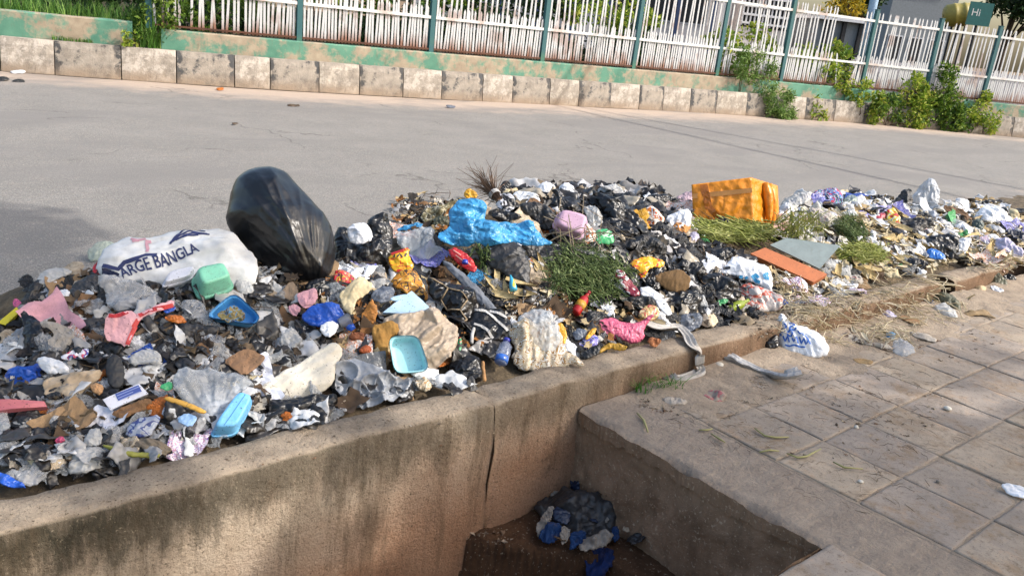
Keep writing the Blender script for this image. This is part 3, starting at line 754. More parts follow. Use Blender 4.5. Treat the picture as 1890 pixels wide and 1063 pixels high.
def edging():
    V = []; F = []; nx, ny = 20, 190
    for j in range(ny+1):
        for i in range(nx+1):
            u, v = i/nx, j/ny; y = .62+(2.24-.62)*v; x = 2.518+.371*u
            if i == 0: x += .004*fbm(y*9, 1)+.006*max(0, fbm(y*4, 5))+.004*fbm(y*40, 3); 
            if i == nx: x += .005*nz(y*14, 2)
            V.append((x, y, PZ+.001-(.016+.02*max(0, fbm(y*5, 7)) if i == 0 else .006*max(0, fbm(y*7, 3))+.003 if i == 1 else .003*max(0, fbm(y*9, 6)) if i == 2 else .004 if i == nx else 0)+.005*fbm(x*5, y*5)+.003*fbm(x*18, y*18)))
    for j in range(ny):
        for i in range(nx): a = j*(nx+1)+i; F.append((a, a+1, a+nx+2, a+nx+1))
    b = len(V)
    for i in (0, nx):
        for j in range(ny+1): q = V[j*(nx+1)+i]; V.append((q[0]-(.012*fbm(q[1]*7, 4)-.004 if i == 0 else 0), q[1], PZ-(.075+.02*fbm(q[1]*3, 8)+.014*fbm(q[1]*14, 6)+.01*fbm(q[1]*45, 2) if i == 0 else .06)))
    for j in range(ny):
        a = j*(nx+1); F.append((a+nx+1, a, b+j, b+j+1)); a += nx; F.append((a, a+nx+1, b+ny+1+j+1, b+ny+1+j))
    o = mesh('drain_edging', V, F, m_soil('cast_edging', '81756a', '9f9182', 11), True); o['kind'] = 'structure'; o.data.materials.append(M_DAMP)
    for k_, p_ in enumerate(o.data.polygons):
        if k_ >= nx*ny: p_.use_smooth = False; p_.material_index = 1
edging()
for k in range(20):
    for j in range(7):
        x = 2.9+.1725+.345*k; y = 2.03-.345*j
        if y > .22*x-.5: put_slab(rnd.choice(SL), x, y)
for k in range(5):
    for j in range(3): put_slab(rnd.choice(SL), 2.555-.17-.345*k, 1.08-.17-.345*j)
# drifted dirt along the kerb foot
def dirt(x, y):
    e = min(1, max(0, (y-1.5)/.7))*min(1, max(0, (x-2.6)/.4)); return (x, y, PZ-.010-.02*max(0, 1-(x-2.6)/.25)+.034*e*e+.012*fbm(x*2.3, y*2.3, 7)*(.4+e)+.010*fbm(x*9, y*9)-(.05 if y < 1.4 else 0))
tag(grid_mesh('dirt_drift', [2.57+.03*i for i in range(250)], [1.35+.028*i for i in range(33)], dirt, M_DIRT), 'dusty earth drifted over the slabs at the foot of the kerb', kind='stuff')
# overhead cables whose shadows cross the road
for k, (xa, xb, lab) in enumerate(((17.05, 16.8, 'black overhead cable high above the road, the nearer of two'), (17.65, 19.3, 'black overhead cable high above the road, the farther of two'))):
    V = []; F = []; tube(V, F, [(xa+(xb-xa)*(-(y-6)/9), y, 7.0-.004*(y-10)**2*.2) for y in (-30, -20, -10, -3, 0, 3, 6, 12, 20, 30)], .055, 6)
    tag(mesh('cable', V, F, M_DARKV, True), lab, 'cable')
# the street trees behind the photographer, whose shade lies over drain, pavement and the left of the heap
def shade_tree(label, centre, blobs, n, seed, trunk):
    root = bpy.data.objects.new('tree', None); COL.objects.link(root); root.location = trunk; tag(root, label, 'tree'); T = Vector(trunk)
    V, F = leaf_cloud([(Vector(c)-T, rr, wt) for c, rr, wt in blobs], n, .2, seed, .5); mesh('crown', V, F, G_MID, False, root)
    V = []; F = []; top = Vector(centre)-T
    tube(V, F, [(0, 0, 0), top*.35+Vector((0, 0, .6)), top*.7+Vector((0, 0, .5)), top], .2, 8, [1.2, .9, .6, .3])
    for c, rr, wt in blobs: tube(V, F, [top*.6+Vector((0, 0, .5)), (Vector(c)-T)*.9, Vector(c)-T], .07, 5, [1, .6, .3])
    mesh('trunk', V, F, M_BARK, True, root)
def over(x, y, z): return Vector((x, y, 0.1))+TOSUN*((z-.1)/TOSUN.z)
SHADE = True
if SHADE:
    shade_tree('street tree behind the photographer on the right, shading the pavement', over(3.2, 1.2, 6),
           [(over(2.55, 1.75, 5.6), (.55, .5, .4), 1.3), (over(3.2, 1.2, 6), (.7, .6, .5), 1.4), (over(3.3, 1.85, 6.2), (.55, .4, .4), .9), (over(2.7, .8, 6.4), (.6, .6, .4), 1), (over(4.1, 1.0, 6.3), (.6, .25, .3), .45), (over(4.7, 1.7, 6.8), (.7, .2, .3), .35), (over(2.1, 2.0, 6), (.1, .35, .3), .2), (over(1.55, 2.1, 6), (.07, .3, .3), .1)], 2500, 51, (9.5, -5.5, .1))
    shade_tree('street tree further left behind the photographer, shading the road', over(.2, 5.2, 7),
           [(over(.2, 5.3, 7), (1.3, 1.5, .6), 2), (over(.5, 3.6, 7), (.9, .8, .5), 1), (over(-.6, 6.5, 7), (1.3, 1.2, .5), 1.2), (over(1.2, 6.0, 7), (.45, .7, .4), .6), (over(1.3, 4.6, 7), (.6, .5, .4), .6)], 2900, 52, (3.6, -9.5, .1))

# ================================================================ THE HEAP
CX = [-1.5, -.2, .6, .72, .95, 1.46, 1.92, 2.34, 2.76, 3.25, 3.93, 4.6, 5.7, 6.3, 8.3, 10.7, 14, 18]
CZ = [.2, .25, .33, .40, .46, .47, .45, .48, .62, .66, .60, .47, .46, .48, .30, .10, .06, .03]
def crest(x): return float(np.interp(x, CX, CZ))
def heap0(x, y):
    c = crest(x); f = .185 if x < 6 else .185-.1*min(1, (x-6)/3)
    f = min(f, c+.04)
    if y <= 3.5:
        t = max(0, min(1, (y-2.42)/1.08)); t = t**.85; return f+(c-f)*(t*t*(3-2*t)*.5+t*.5)
    w_ = 1.25 if x < 9 else 1.6
    t = min(1, (y-3.5)/w_); return c*(1-t*t*(3-2*t))-.03*t
def heap(x, y):
    h = heap0(x, y); e = min(1, max(0, (y-2.42)/.15))*min(1, max(0, h/.12))
    return h+e*(.05*fbm(x*2.3, y*2.3, 4)+.028*fbm(x*7, y*7, 2))
def ground_h(x, y):
    if y > 2.42: return max(heap(x, y), 0.0)
    if y > 2.25: return .222
    return PZ
def hit(px, py):
    """where the sight line of a photo point meets heap, kerb or pavement"""
    d = ray(px, py); t = .8; prev = t
    while t < 40:
        p = CAM+d*t
        if p.z < ground_h(p.x, p.y):
            a, b = prev, t
            for _ in range(22):
                m = (a+b)/2; q = CAM+d*m
                if q.z < ground_h(q.x, q.y): b = m
                else: a = m
            return CAM+d*b
        prev = t; t += .03
    return CAM+d*t
def gnorm(x, y):
    e = .06
    if y < 2.45: return Vector((0, 0, 1))
    return Vector((-(heap0(x+e, y)-heap0(x-e, y))/(2*e), -(heap0(x, y+e)-heap0(x, y-e))/(2*e), 1)).normalized()
hp = grid_mesh('rubbish_mound', [-2+.045*i for i in range(430)], [2.425+.04*i for i in range(70)], lambda x, y: (x, y, heap(x, y)-.03),
               multi('mound_soil', ['4a3d2e'], .95, 26, .9))
tag(hp, 'trodden dark soil and rotten waste forming the body of the heap', kind='stuff')
MS = NT('rotten_waste'); c = MS.ramp(MS.noise(9, 8, .75), [(.3, '3a3127'), (.5, '625440'), (.62, '857359'), (.72, 'a09078')])
MS.color(c); MS.rough(.9); MS.bump(MS.noise(30, 8, .75), 1.0, .03); hp.data.materials[0] = MS.m

CROPS = {'L1': (0, 380, 480/1890), 'L2': (0, 630, 480/1759), 'L3': (380, 290, 400/1701), 'L4': (400, 500, 400/1329), 'L5': (700, 310, 400/1701), 'L6': (700, 520, 400/1890),
         'R1': (1050, 310, 420/1786), 'R2': (1050, 460, 420/1717), 'R3': (1400, 310, 490/1890), 'R4': (1200, 480, 690/1890), 'D': (900, 838, 300/1417), 'P': (0, 0, 1.0)}
def PX(crop, pts):
    ox, oy, k = CROPS[crop]; return [(ox+x*k, oy+y*k) for x, y in pts]
HEROES = []   # (px, py, short noun) for describing the small pieces round them

def frame_at(pts, tilt=.45, lift=.03, anchor=None, flat=None):
    """a resting plane for an item: touches the heap at the item's lowest point, leaning back towards the heap's slope"""
    cx = sum(p[0] for p in pts)/len(pts); ymx = max(p[1] for p in pts); ymn = min(p[1] for p in pts)
    ap = anchor or (cx, ymx-(ymx-ymn)*.12)
    g = hit(*ap); n = gnorm(g.x, g.y)
    tc = (CAM-g).normalized()
    N = (n*(1-tilt)+tc*tilt).normalized() if flat is None else Vector(flat).normalized()
    g = g+N*lift
    U = (CR-N*CR.dot(N)).normalized(); V = N.cross(U)
    return g, U, V, N
def to_plane(pts, fr):
    g, U, V, N = fr; out = []
    for p in pts:
        d = ray(*p); t = (g-CAM).dot(N)/d.dot(N); q = CAM+d*t-g; out.append(Vector((q.dot(U), q.dot(V))))
    return out
def fmatrix(fr, o2=(0, 0)):
    g, U, V, N = fr; o = g+U*o2[0]+V*o2[1]
    return Matrix(((U.x, V.x, N.x, o.x), (U.y, V.y, N.y, o.y), (U.z, V.z, N.z, o.z), (0, 0, 0, 1)))
def chaikin(P, n=1):
    for _ in range(n):
        Q = []
        for i in range(len(P)):
            a, b = P[i], P[(i+1) % len(P)]; Q += [a*.78+b*.22, a*.22+b*.78]
        P = Q
    return P
def resample(P, s):
    out = []
    for i in range(len(P)):
        a, b = P[i], P[(i+1) % len(P)]; m = max(1, int(round((b-a).length/s)))
        for k in range(m): out.append(a.lerp(b, k/m))
    return out
def ridged(p, o=3):
    s = 0; a = 1; tot = 0
    for _ in range(o):
        v = 1-abs(noise.noise(p)); s += a*v*v; tot += a; p = p*2.1+Vector((3.1, 1.7, 5.3)); a *= .55
    return s/tot
ITEMS = {}
def facet(p):
    d = noise.voronoi(p, distance_metric='MANHATTAN')[0]; return min(1.2, d[0])
def creases(Q, npts, r, fd, st):
    """heights of a crumpled sheet: flat facets between random folds, longer along fd"""
    M = np.array([[fd.x, fd.y], [-fd.y*st, fd.x*st]]); T = Q@M.T; lo, hi = T.min(0), T.max(0); ex = (hi-lo)*.08+1e-6
    pts = [(lo[0]-ex[0], lo[1]-ex[1]), (hi[0]+ex[0], lo[1]-ex[1]), (hi[0]+ex[0], hi[1]+ex[1]), (lo[0]-ex[0], hi[1]+ex[1])]
    area = (hi[0]-lo[0])*(hi[1]-lo[1]); 
    k = 0; md = .55*math.sqrt(area/npts)
    while len(pts) < npts+4 and k < npts*25:
        k += 1; p = (r.uniform(lo[0]-ex[0], hi[0]+ex[0]), r.uniform(lo[1]-ex[1], hi[1]+ex[1]))
        if all((p[0]-a)**2+(p[1]-b)**2 > md*md for a, b in pts): pts.append(p)
    sc_ = 1/max(1e-9, (hi-lo).max()); res_ = delaunay_2d_cdt([Vector(((a-lo[0])*sc_, (b-lo[1])*sc_)) for a, b in pts], [], [], 0, 1e-6)
    vo = np.array([(v.x/sc_+lo[0], v.y/sc_+lo[1]) for v in res_[0]]); h = r.uniform(-1, 1, len(vo)); out = np.zeros(len(T))
    for a, b, c in res_[2]:
        A, B, C_ = vo[a], vo[b], vo[c]; d = (B[0]-A[0])*(C_[1]-A[1])-(C_[0]-A[0])*(B[1]-A[1])
        if abs(d) < 1e-14: continue
        u = ((T[:, 0]-A[0])*(C_[1]-A[1])-(C_[0]-A[0])*(T[:, 1]-A[1]))/d; v = ((B[0]-A[0])*(T[:, 1]-A[1])-(T[:, 0]-A[0])*(B[1]-A[1]))/d
        m = (u >= -1e-6) & (v >= -1e-6) & (u+v <= 1+1e-6); out[m] = (h[a]*(1-u-v)+h[b]*u+h[c]*v)[m]
    return out
def skin(P, puff, crease, res, seed, jag, round_, fold, gth, back, sharp=1.0):
    """closed crumpled skin over a local outline P (centred): returns verts, faces, size"""
    area = abs(sum(P[i].x*P[(i+1) % len(P)].y-P[(i+1) % len(P)].x*P[i].y for i in range(len(P))))/2
    L = math.sqrt(area); s = L/res
    P = chaikin(P, round_); B = resample(P, s*1.1); nb = len(B)
    def jg(b): return noise.noise_vector(Vector((b.x/L*3.5, b.y/L*3.5, seed)))*.075+noise.noise_vector(Vector((b.x/L*9, b.y/L*9, seed+9)))*.06
    B = [b+jg(b).to_2d()*L*jag for b in B]
    Ba = np.array([(b.x, b.y) for b in B]); Bn = np.roll(Ba, -1, 0)
    r = np.random.RandomState(int(seed) % 100000)
    x0, y0 = Ba.min(0); x1, y1 = Ba.max(0)
    gx = np.arange(x0, x1, s); gy = np.arange(y0, y1, s*.87)
    G = np.array([(x+(j % 2)*s/2, y) for j, y in enumerate(gy) for x in gx])+r.uniform(-.22, .22, (len(gx)*len(gy), 2))*s
    e = Bn-Ba; ee = (e*e).sum(1)+1e-12
    def bdist(Q):
        dmin = np.full(len(Q), 1e9)
        for i in range(nb):
            t = np.clip(((Q-Ba[i])@e[i])/ee[i], 0, 1); dd = np.hypot(*(Q-Ba[i]-t[:, None]*e[i]).T); dmin = np.minimum(dmin, dd)
        return dmin
    ins = np.zeros(len(G), bool)
    for i in range(nb):
        a, b = Ba[i], Bn[i]; cnd = (a[1] > G[:, 1]) != (b[1] > G[:, 1])
        with np.errstate(divide='ignore', invalid='ignore'):
            xi = (b[0]-a[0])*(G[:, 1]-a[1])/(b[1]-a[1])+a[0]
        ins ^= cnd & (G[:, 0] < xi)
    G = G[ins]; dG = bdist(G) if len(G) else np.zeros(0); k = dG > s*.45; G = G[k]
    pts2 = [Vector(p) for p in np.vstack([Ba, G])]
    res_ = delaunay_2d_cdt(pts2, [], [list(range(nb))], 1, 1e-7)
    vo, fo = res_[0], res_[2]
    Q = np.array([(v.x, v.y) for v in vo]); D = bdist(Q); rim = D < 1e-6*L+1e-7
    R = L*.42; t = np.clip(D/R, 0, 1); prof = np.sqrt(np.clip(1-(1-t)**2, 0, 1))*.6+t*.4; prof[rim] = 0
    top = []; bot = []
    rs = random.Random(seed*3+1); iso = fold is None
    if iso: fold = rs.uniform(0, 180)
    fd = Vector((math.cos(math.radians(fold)), math.sin(math.radians(fold)))); st = 3.0 if iso else 4.6
    S3 = Vector((seed*1.37 % 50, seed*.73 % 50, seed*.31 % 50))
    wq = np.array([tuple(noise.noise_vector(Vector((x/L*1.8, y/L*1.8, 0))+S3).to_2d()) for x, y in Q])*L*.10
    st = 1.35 if iso else 2.3; asp_ = max(1, np.ptp(Q[:, 0])*np.ptp(Q[:, 1])/(L*L))
    H = .60*creases(Q+wq, int(11*asp_), r, fd, st)+.32*creases(Q-wq, int(34*asp_), r, fd, st*1.15)+.17*creases(Q+wq*.5, int(95*asp_), r, fd, st*1.3)
    for i, (x, y) in enumerate(Q):
        q = Vector((x/L, y/L, 0)); h = puff*L*.5*prof[i]
        if gth is not None:
            dx, dy = x-gth.x, y-gth.y; an = math.atan2(dy, dx); rr = math.hypot(dx, dy)/L
            cr = .5*ridged(Vector((an*3.6, rr*.7, seed)), 3)+.35*H[i]+.3
        else: cr = .55+.5*H[i]+.16*(ridged(Vector(((q.x*fd.x+q.y*fd.y)*3, (-q.x*fd.y+q.y*fd.x)*7, 0))+S3, 2)-.5)
        am = crease*L*.42*(.45+.55*prof[i])
        z = h+am*(cr-.55)+L*.16*crease*noise.noise(q*1.5-S3)
        top.append((x, y, z))
        bt = -back*puff*L*.5*prof[i]-.004
        bot.append((x, y, z-.004 if rim[i] else min(z-.004, (1-prof[i])*z+prof[i]*bt-.003 if puff > .1 else z-.004)))
    n = len(Q); V = top+bot; F = []; ec = {}
    for f in fo:
        f = list(f); F.append(tuple(f)); F.append(tuple(n+i for i in reversed(f)))
        for a, b in zip(f, f[1:]+[f[0]]):
            if (b, a) in ec: del ec[(b, a)]
            else: ec[(a, b)] = 1
    for a, b in ec: F.append((b, a, n+a, n+b))
    return V, F, L
def item(name, label, cat, crop, pts, mat, puff=.3, crease=.5, tilt=.45, lift=.03, res=25, fold=None, gather=None, noun=None, smooth=True, seed=None, jag=.6, anchor=None, group=None, round_=1, key=None, flat=None, back=.45):
    """a soft thing from its outline: stuffed (puff) and crumpled (crease) skin, closed at the back"""
    px = PX(crop, pts); fr = frame_at(px, tilt, lift, PX(crop, [anchor])[0] if anchor else None, flat)
    P = to_plane(px, fr); c = sum(P, Vector((0, 0)))/len(P); P = [p-c for p in P]
    gth = to_plane([PX(crop, [gather])[0]], fr)[0]-c if gather else None
    seed = seed if seed is not None else len(ITEMS)*7+3
    V, F, L = skin(P, puff*PUFF, crease, int(res*1.25), seed, jag, round_, fold, gth, back)
    o = mesh(name, V, F, mat, smooth)
    o.matrix_world = fmatrix(fr, c); tag(o, label, cat, group)
    if noun: HEROES.append((sum(p[0] for p in px)/len(px), sum(p[1] for p in px)/len(px), noun))
    ITEMS[key or label] = (o, fr, c, L)
    return o
PUFF = .72
def drape(o, V, F, name, mat, off=.002, thick=0.0):
    """lay flat print or cord (local xy) on the item's upper skin"""
    bv = BVHTree.FromPolygons([v.co.copy() for v in o.data.vertices], [tuple(p.vertices) for p in o.data.polygons])
    W = []
    for v in V:
        h_ = bv.ray_cast(Vector((v[0], v[1], 2)), Vector((0, 0, -1)))
        z = h_[0].z if h_[0] else 0
        W.append((v[0], v[1], z+off+(v[2] if len(v) > 2 else 0)))
    return mesh(name, W, F, mat, False, o)
def local(o_key, crop, pts):
    o, fr, c, L = ITEMS[o_key]; return [p-c for p in to_plane(PX(crop, pts), fr)]
def strokes(o_key, crop, lines, wpx, mat, name='print', off=.002):
    """brush strokes printed on an item: polylines in photo points"""
    o, fr, c, L = ITEMS[o_key]; V = []; F = []
    k = (o.matrix_world.translation-CAM).dot(FWD)/FPX*CROPS[crop][2]
    for ln in lines:
        P = local(o_key, crop, ln); Q = []
        for i in range(len(P)-1):
            m = max(2, int((P[i+1]-P[i]).length/.008))
            Q += [P[i].lerp(P[i+1], j/m) for j in range(m)]
        Q.append(P[-1]); b = len(V)
        for i, q in enumerate(Q):
            t = (Q[min(i+1, len(Q)-1)]-Q[max(i-1, 0)]); t = t.normalized() if t.length > 1e-9 else Vector((1, 0)); nn = Vector((-t.y, t.x))*wpx*k*.5
            V += [q+nn, q-nn]
        for i in range(len(Q)-1): F.append((b+2*i, b+2*i+1, b+2*i+3, b+2*i+2))
    return drape(o, [(v.x, v.y) for v in V], F, name, mat, off)

def tray(label, cat, crop, quad, depth, floor, mat, mode='open', name='foam_tray', tilt=.6, lift=.05, noun=None, lip=.08, lid=None, rad=.22, flat=None, anchor=None):
    """moulded tray or clamshell: quad = its four rim corners in the photo; depth in metres; floor = floor size / rim size"""
    px = PX(crop, quad); fr = frame_at(px, tilt, lift, PX(crop, [anchor])[0] if anchor else None, flat); P = to_plane(px, fr); c = sum(P, Vector((0, 0)))/4; P = [p-c for p in P]
    def bil(u, v):
        a = P[0].lerp(P[1], u); b = P[3].lerp(P[2], u); return a.lerp(b, v)
    n = 28; ring = []
    for k in range(n):
        an = 2*math.pi*(k+.5)/n; ca, sa = math.cos(an), math.sin(an); e = .26+rad*.8
        ring.append((math.copysign(abs(ca)**e, ca), math.copysign(abs(sa)**e, sa)))
    sg = -1 if mode == 'open' else 1
    prof = [(1.0, -.012*sg), (1.0, 0), (1-lip*.4, .004), (1-lip, .0), (1-lip-.02, sg*depth*.12), (floor+.03, sg*depth*.86), (floor-.02, sg*depth), (floor*.72, sg*depth*.985), (floor*.4, sg*depth*.97)]
    th = .004
    V = []; F = []
    for s_, z in prof:
        for (u, v) in ring:
            q = bil(.5+.5*u*s_, .5+.5*v*s_); V.append((q.x, q.y, z+.0025*nz(q.x*30, q.y*30, depth*50)+.0015*nz(q.x*90, q.y*90, 3)))
    m = len(prof)
    for i in range(m-1):
        for k in range(n):
            f = (i*n+k, i*n+(k+1) % n, (i+1)*n+(k+1) % n, (i+1)*n+k); F.append(f)
    F.append(tuple((m-1)*n+k for k in range(n)))
    # outer skin
    b = len(V); 
    for i in range(n*m):
        s_, z = prof[i//n]; V.append((V[i][0]*1.0, V[i][1], V[i][2]-(th if mode == 'open' else -0)-.001-(0 if i//n > 1 else -.001)) if mode == 'open' else (V[i][0]*.985, V[i][1]*.985, V[i][2]-th))
    for f in list(F): F.append(tuple(b+i for i in reversed(f)))
    for k in range(n): F.append(((k+1) % n, k, b+k, b+(k+1) % n))
    o = mesh(name, V, F, mat, True); o.matrix_world = fmatrix(fr, c); tag(o, label, cat)
    cxp = sum(p[0] for p in px)/4; cyp = sum(p[1] for p in px)/4
    if noun: HEROES.append((cxp, cyp, noun))
    ITEMS[label] = (o, fr, c, P[0].length*1.4); return o, bil
def board(label, cat, crop, quad, thick, mat, name='board', tilt=.5, lift=.05, noun=None, bend=.0, flat=None, nseg=8, anchor=None, ragged=.0):
    """stiff flat thing with real thickness; quad = four corners in the photo"""
    px = PX(crop, quad); fr = frame_at(px, tilt, lift, PX(crop, [anchor])[0] if anchor else None, flat); P = to_plane(px, fr); c = sum(P, Vector((0, 0)))/4; P = [p-c for p in P]
    V = []; F = []; n = nseg
    for zz in (0, -thick):
        for j in range(n+1):
            for i in range(n+1):
                u, v = i/n, j/n; q = P[0].lerp(P[1], u).lerp(P[3].lerp(P[2], u), v)
                rg = ragged*(nz(u*9, v*9, thick*99)) if (i in (0, n) or j in (0, n)) else 0
                q = q*(1+rg); V.append((q.x, q.y, zz+bend*(math.sin(math.pi*u)*.5+.5*nz(u*2, v*2, 3))))
    m = (n+1)*(n+1)
    for j in range(n):
        for i in range(n):
            a = j*(n+1)+i; F.append((a, a+n+1, a+n+2, a+1)); F.append((m+a, m+a+1, m+a+n+2, m+a+n+1))
    rim = [i for i in range(n+1)]+[j*(n+1)+n for j in range(1, n+1)]+[n*(n+1)+i for i in range(n-1, -1, -1)]+[j*(n+1) for j in range(n-1, 0, -1)]
    for k in range(len(rim)): a, b = rim[k], rim[(k+1) % len(rim)]; F.append((a, b, m+b, m+a))
    o = mesh(name, V, F, mat, False); o.matrix_world = fmatrix(fr, c); tag(o, label, cat)
    bmx = bmesh.new(); bmx.from_mesh(o.data); bmesh.ops.recalc_face_normals(bmx, faces=bmx.faces); bmx.to_mesh(o.data); bmx.free()
    if noun: HEROES.append((sum(p[0] for p in px)/4, sum(p[1] for p in px)/4, noun))
    ITEMS[label] = (o, fr, c, (P[0]-P[2]).length)
    return o
def lathe(label, cat, crop, a, b, prof, mat, name='bottle', lift=.02, noun=None, back=0.0, crush=.0, n=14):
    """turned thing lying between two photo points a (base) and b (top); prof = [(along 0..1, radius in crop px)]"""
    pa, pb = PX(crop, [a, b]); ga = hit(*pa); gb = hit(*pb)
    da, db = depth_of(ga), depth_of(gb); dm = (da+db)/2; A = CAM+ray(*pa)*(da*.5+dm*.5); Bp = CAM+ray(*pb)*(db*.5+dm*.5)
    nn = gnorm(ga.x, ga.y); A += nn*lift; Bp += nn*lift; ax = Bp-A; Ln = ax.length; ax.normalize()
    k = dm/FPX*CROPS[crop][2]; a1 = ax.cross(ZU).normalized(); a2 = a1.cross(ax); V = []; F = []
    for s, r_ in prof:
        for q in range(n):
            t = 2*math.pi*q/n; rr = r_*k*(1+crush*nz(math.cos(t)*2+s*5, math.sin(t)*2, r_)); V.append(ax*s*Ln+a1*math.cos(t)*rr+a2*math.sin(t)*rr)
    for i in range(len(prof)-1):
        for q in range(n): F.append((i*n+q, (i+1)*n+q, (i+1)*n+(q+1) % n, i*n+(q+1) % n))
    F.append(tuple(range(n))); F.append(tuple(reversed(range((len(prof)-1)*n, len(prof)*n))))
    root = mesh(name, V, F, mat, True); root.location = A; tag(root, label, cat)
    if noun: HEROES.append(((pa[0]+pb[0])/2, (pa[1]+pb[1])/2, noun))
    def ring_part(pname, s0, s1, r0, r1, m2):
        W = []; G = []
        for s, r_ in ((s0, r0*.6), (s0, r0), (s1, r1), (s1, r1*.6)):
            for q in range(n):
                t = 2*math.pi*q/n; W.append(ax*s*Ln+a1*math.cos(t)*r_*k+a2*math.sin(t)*r_*k)
        for i in range(3):
            for q in range(n): G.append((i*n+q, (i+1)*n+q, (i+1)*n+(q+1) % n, i*n+(q+1) % n))
        G.append(tuple(range(n))); G.append(tuple(reversed(range(3*n, 4*n))))
        return mesh(pname, W, G, m2, True, root)
    return root, ring_part
def ribbon(label, cat, pts, wid, mat, name='rag', folds=3, noun=None, amp=.012, seed=1, lift=.012, res=5):
    """a strip of cloth or film lying along world points, with lengthwise folds; follows what it lies on"""
    P = [Vector(p) for p in pts]; Q = []
    for i in range(len(P)-1):
        for k in range(res): 
            t = k/res; p0 = P[max(0, i-1)]; p1 = P[i]; p2 = P[i+1]; p3 = P[min(len(P)-1, i+2)]
            Q.append(.5*((2*p1)+(-p0+p2)*t+(2*p0-5*p1+4*p2-p3)*t*t+(-p0+3*p1-3*p2+p3)*t**3))
    Q.append(P[-1]); n = 9; V = []; F = []
    W = [np.interp(i/(len(Q)-1)*(len(P)-1), range(len(P)), wid) for i in range(len(Q))]
    for i, q in enumerate(Q):
        t = (Q[min(i+1, len(Q)-1)]-Q[max(i-1, 0)]).normalized(); side = t.cross(ZU)
        if side.length < .3: side = Vector((1, 0, 0))
        side.normalize(); up = side.cross(t)
        if up.z < 0: up = -up
        if abs(up.z) < .3 and up.y > 0: up = -up
        for k in range(n):
            u = k/(n-1)-.5; f = amp*math.sin(u*folds*6.28+seed+.9*nz(i*.22, seed))+amp*.6*nz(u*5, i*.25, seed)
            V.append(q+side*W[i]*u*(1+.15*nz(i*.3, u*2, seed+4))+up*(f+lift))
    m = len(V); V += [v-Vector((0, 0, .003)) for v in V]
    for i in range(len(Q)-1):
        for k in range(n-1):
            a = i*n+k; F.append((a, a+1, a+n+1, a+n)); F.append((m+a+n, m+a+n+1, m+a+1, m+a))
    o = mesh(name, V, F, mat, True); tag(o, label, cat)
    b = Vector(P[0]); o.data.transform(Matrix.Translation(-b)); o.location = b
    if noun:
        q = proj(Q[len(Q)//2]); HEROES.append((q[0], q[1], noun))
    return o

# ---------------------------------------------------------------- materials of the rubbish
BLK = plastic('black_film', '101114', .3, .8, 12, dirt=.18)
BLK2 = plastic('dull_black_film', '1a1b1d', .45, .7, 16, dirt=.35)
BLKG = plastic('glossy_black_film', '0e0f12', .3, .25, 5, dirt=.06, spec=.6)
CHAR = plastic('charcoal_film', '2b2c2f', .5, .6, 12, dirt=.3)
CLEAR = plastic('clear_film', 'd6d9db', .22, .9, 13, alpha=.55, dirt=.15)
GREYF = plastic('grey_film', 'bcbdbf', .26, .9, 13, alpha=.6, dirt=.2)
MILKY = plastic('milky_film', 'c6c6c4', .35, .8, 13, alpha=.82, dirt=.35)
WHITEF = plastic('white_film', 'd4d6d9', .4, .7, 12, dirt=.22)
WHITE2 = plastic('bright_white_film', 'e2e3e6', .45, .6, 12, dirt=.08)
PALEG = plastic('pale_green_film', 'a9b5a6', .35, .7, 12, alpha=.7, dirt=.3)
BLUEF = plastic('sky_blue_film', '3f93c6', .3, .9, 16, dirt=.2, var=.3)
DBLUE = plastic('deep_blue_film', '1b4fae', .35, .8, 14, dirt=.12)
PINKF = plastic('pink_film', 'd0637f', .4, .7, 20, dirt=.2)
LPINK = rigid('light_pink_paper', 'd6a2a6', .75, .3); PINKP = rigid('pink_paper', 'cf9aa2', .8, .3)
REDP = rigid('red_print', 'a82a2c', .4, .3); NAVY = cloth('navy_cloth', '20263c'); 
FOAMW = rigid('white_foam', 'd3d4dc', .6, .2); FOAMB = rigid('sky_blue_foam', '6badd8', .55, .4); FOAMP = rigid('pale_blue_foam', 'a9c6de', .6, .25)
FOAMT = rigid('turquoise_foam', '9fd0d6', .55, .15); FOAML = rigid('lilac_foam', 'c7a3b9', .55, .3); FOAMG = rigid('mint_green_foam', '7cc0a2', .45, .5); TRAYB = rigid('dirty_blue_tray', '4f9ed8', .5, .6)
CREAM = rigid('cream_sheet', 'd6cdbb', .7, .25, True); BEIGE = cloth('beige_cloth', 'a9957c', 'bfae97', dirt=.4); CREAMC = cloth('cream_cloth', 'b7a785', 'cdbf9d', dirt=.3)
CARD = rigid('brown_cardboard', '8b6b50', .9, .4); CARD2 = rigid('dark_brown_card', '6a5030', .9, .4); GREYP = rigid('grey_paper', '8d8881', .85, .45)
ORANGE = plastic('orange_tape', 'd6861f', .35, .7, 9, dirt=.12, var=.12, spec=.4); ORB = rigid('orange_board_face', 'b96b3f', .6, .3); SLATE = rigid('slate_panel', '84908f', .45, .3, False)
BROWNF = plastic('brown_film', '4b3a26', .5, .7, 14, dirt=.4); OLIVE = plastic('olive_film', '4f4f3a', .5, .7, 14, dirt=.4); DGREEN = plastic('dark_green_film', '3c4a45', .4, .7, 14, dirt=.25)
GREYB = plastic('blue_grey_film', '6c7482', .35, .8, 13, alpha=.85, dirt=.3); LILAC = plastic('lilac_film', 'b4aec4', .4, .7, 13, dirt=.15)
YELF = plastic('yellow_film', 'd19a1e', .35, .6, 13, dirt=.2); ORF = plastic('orange_film', 'b8661f', .4, .7, 14, dirt=.35); GREENF = plastic('green_film', '3f9a5a', .35, .6, 13, dirt=.15); LGREEN = plastic('yellow_green_glass', '7b8a1c', .2, .2, 12, dirt=.3)
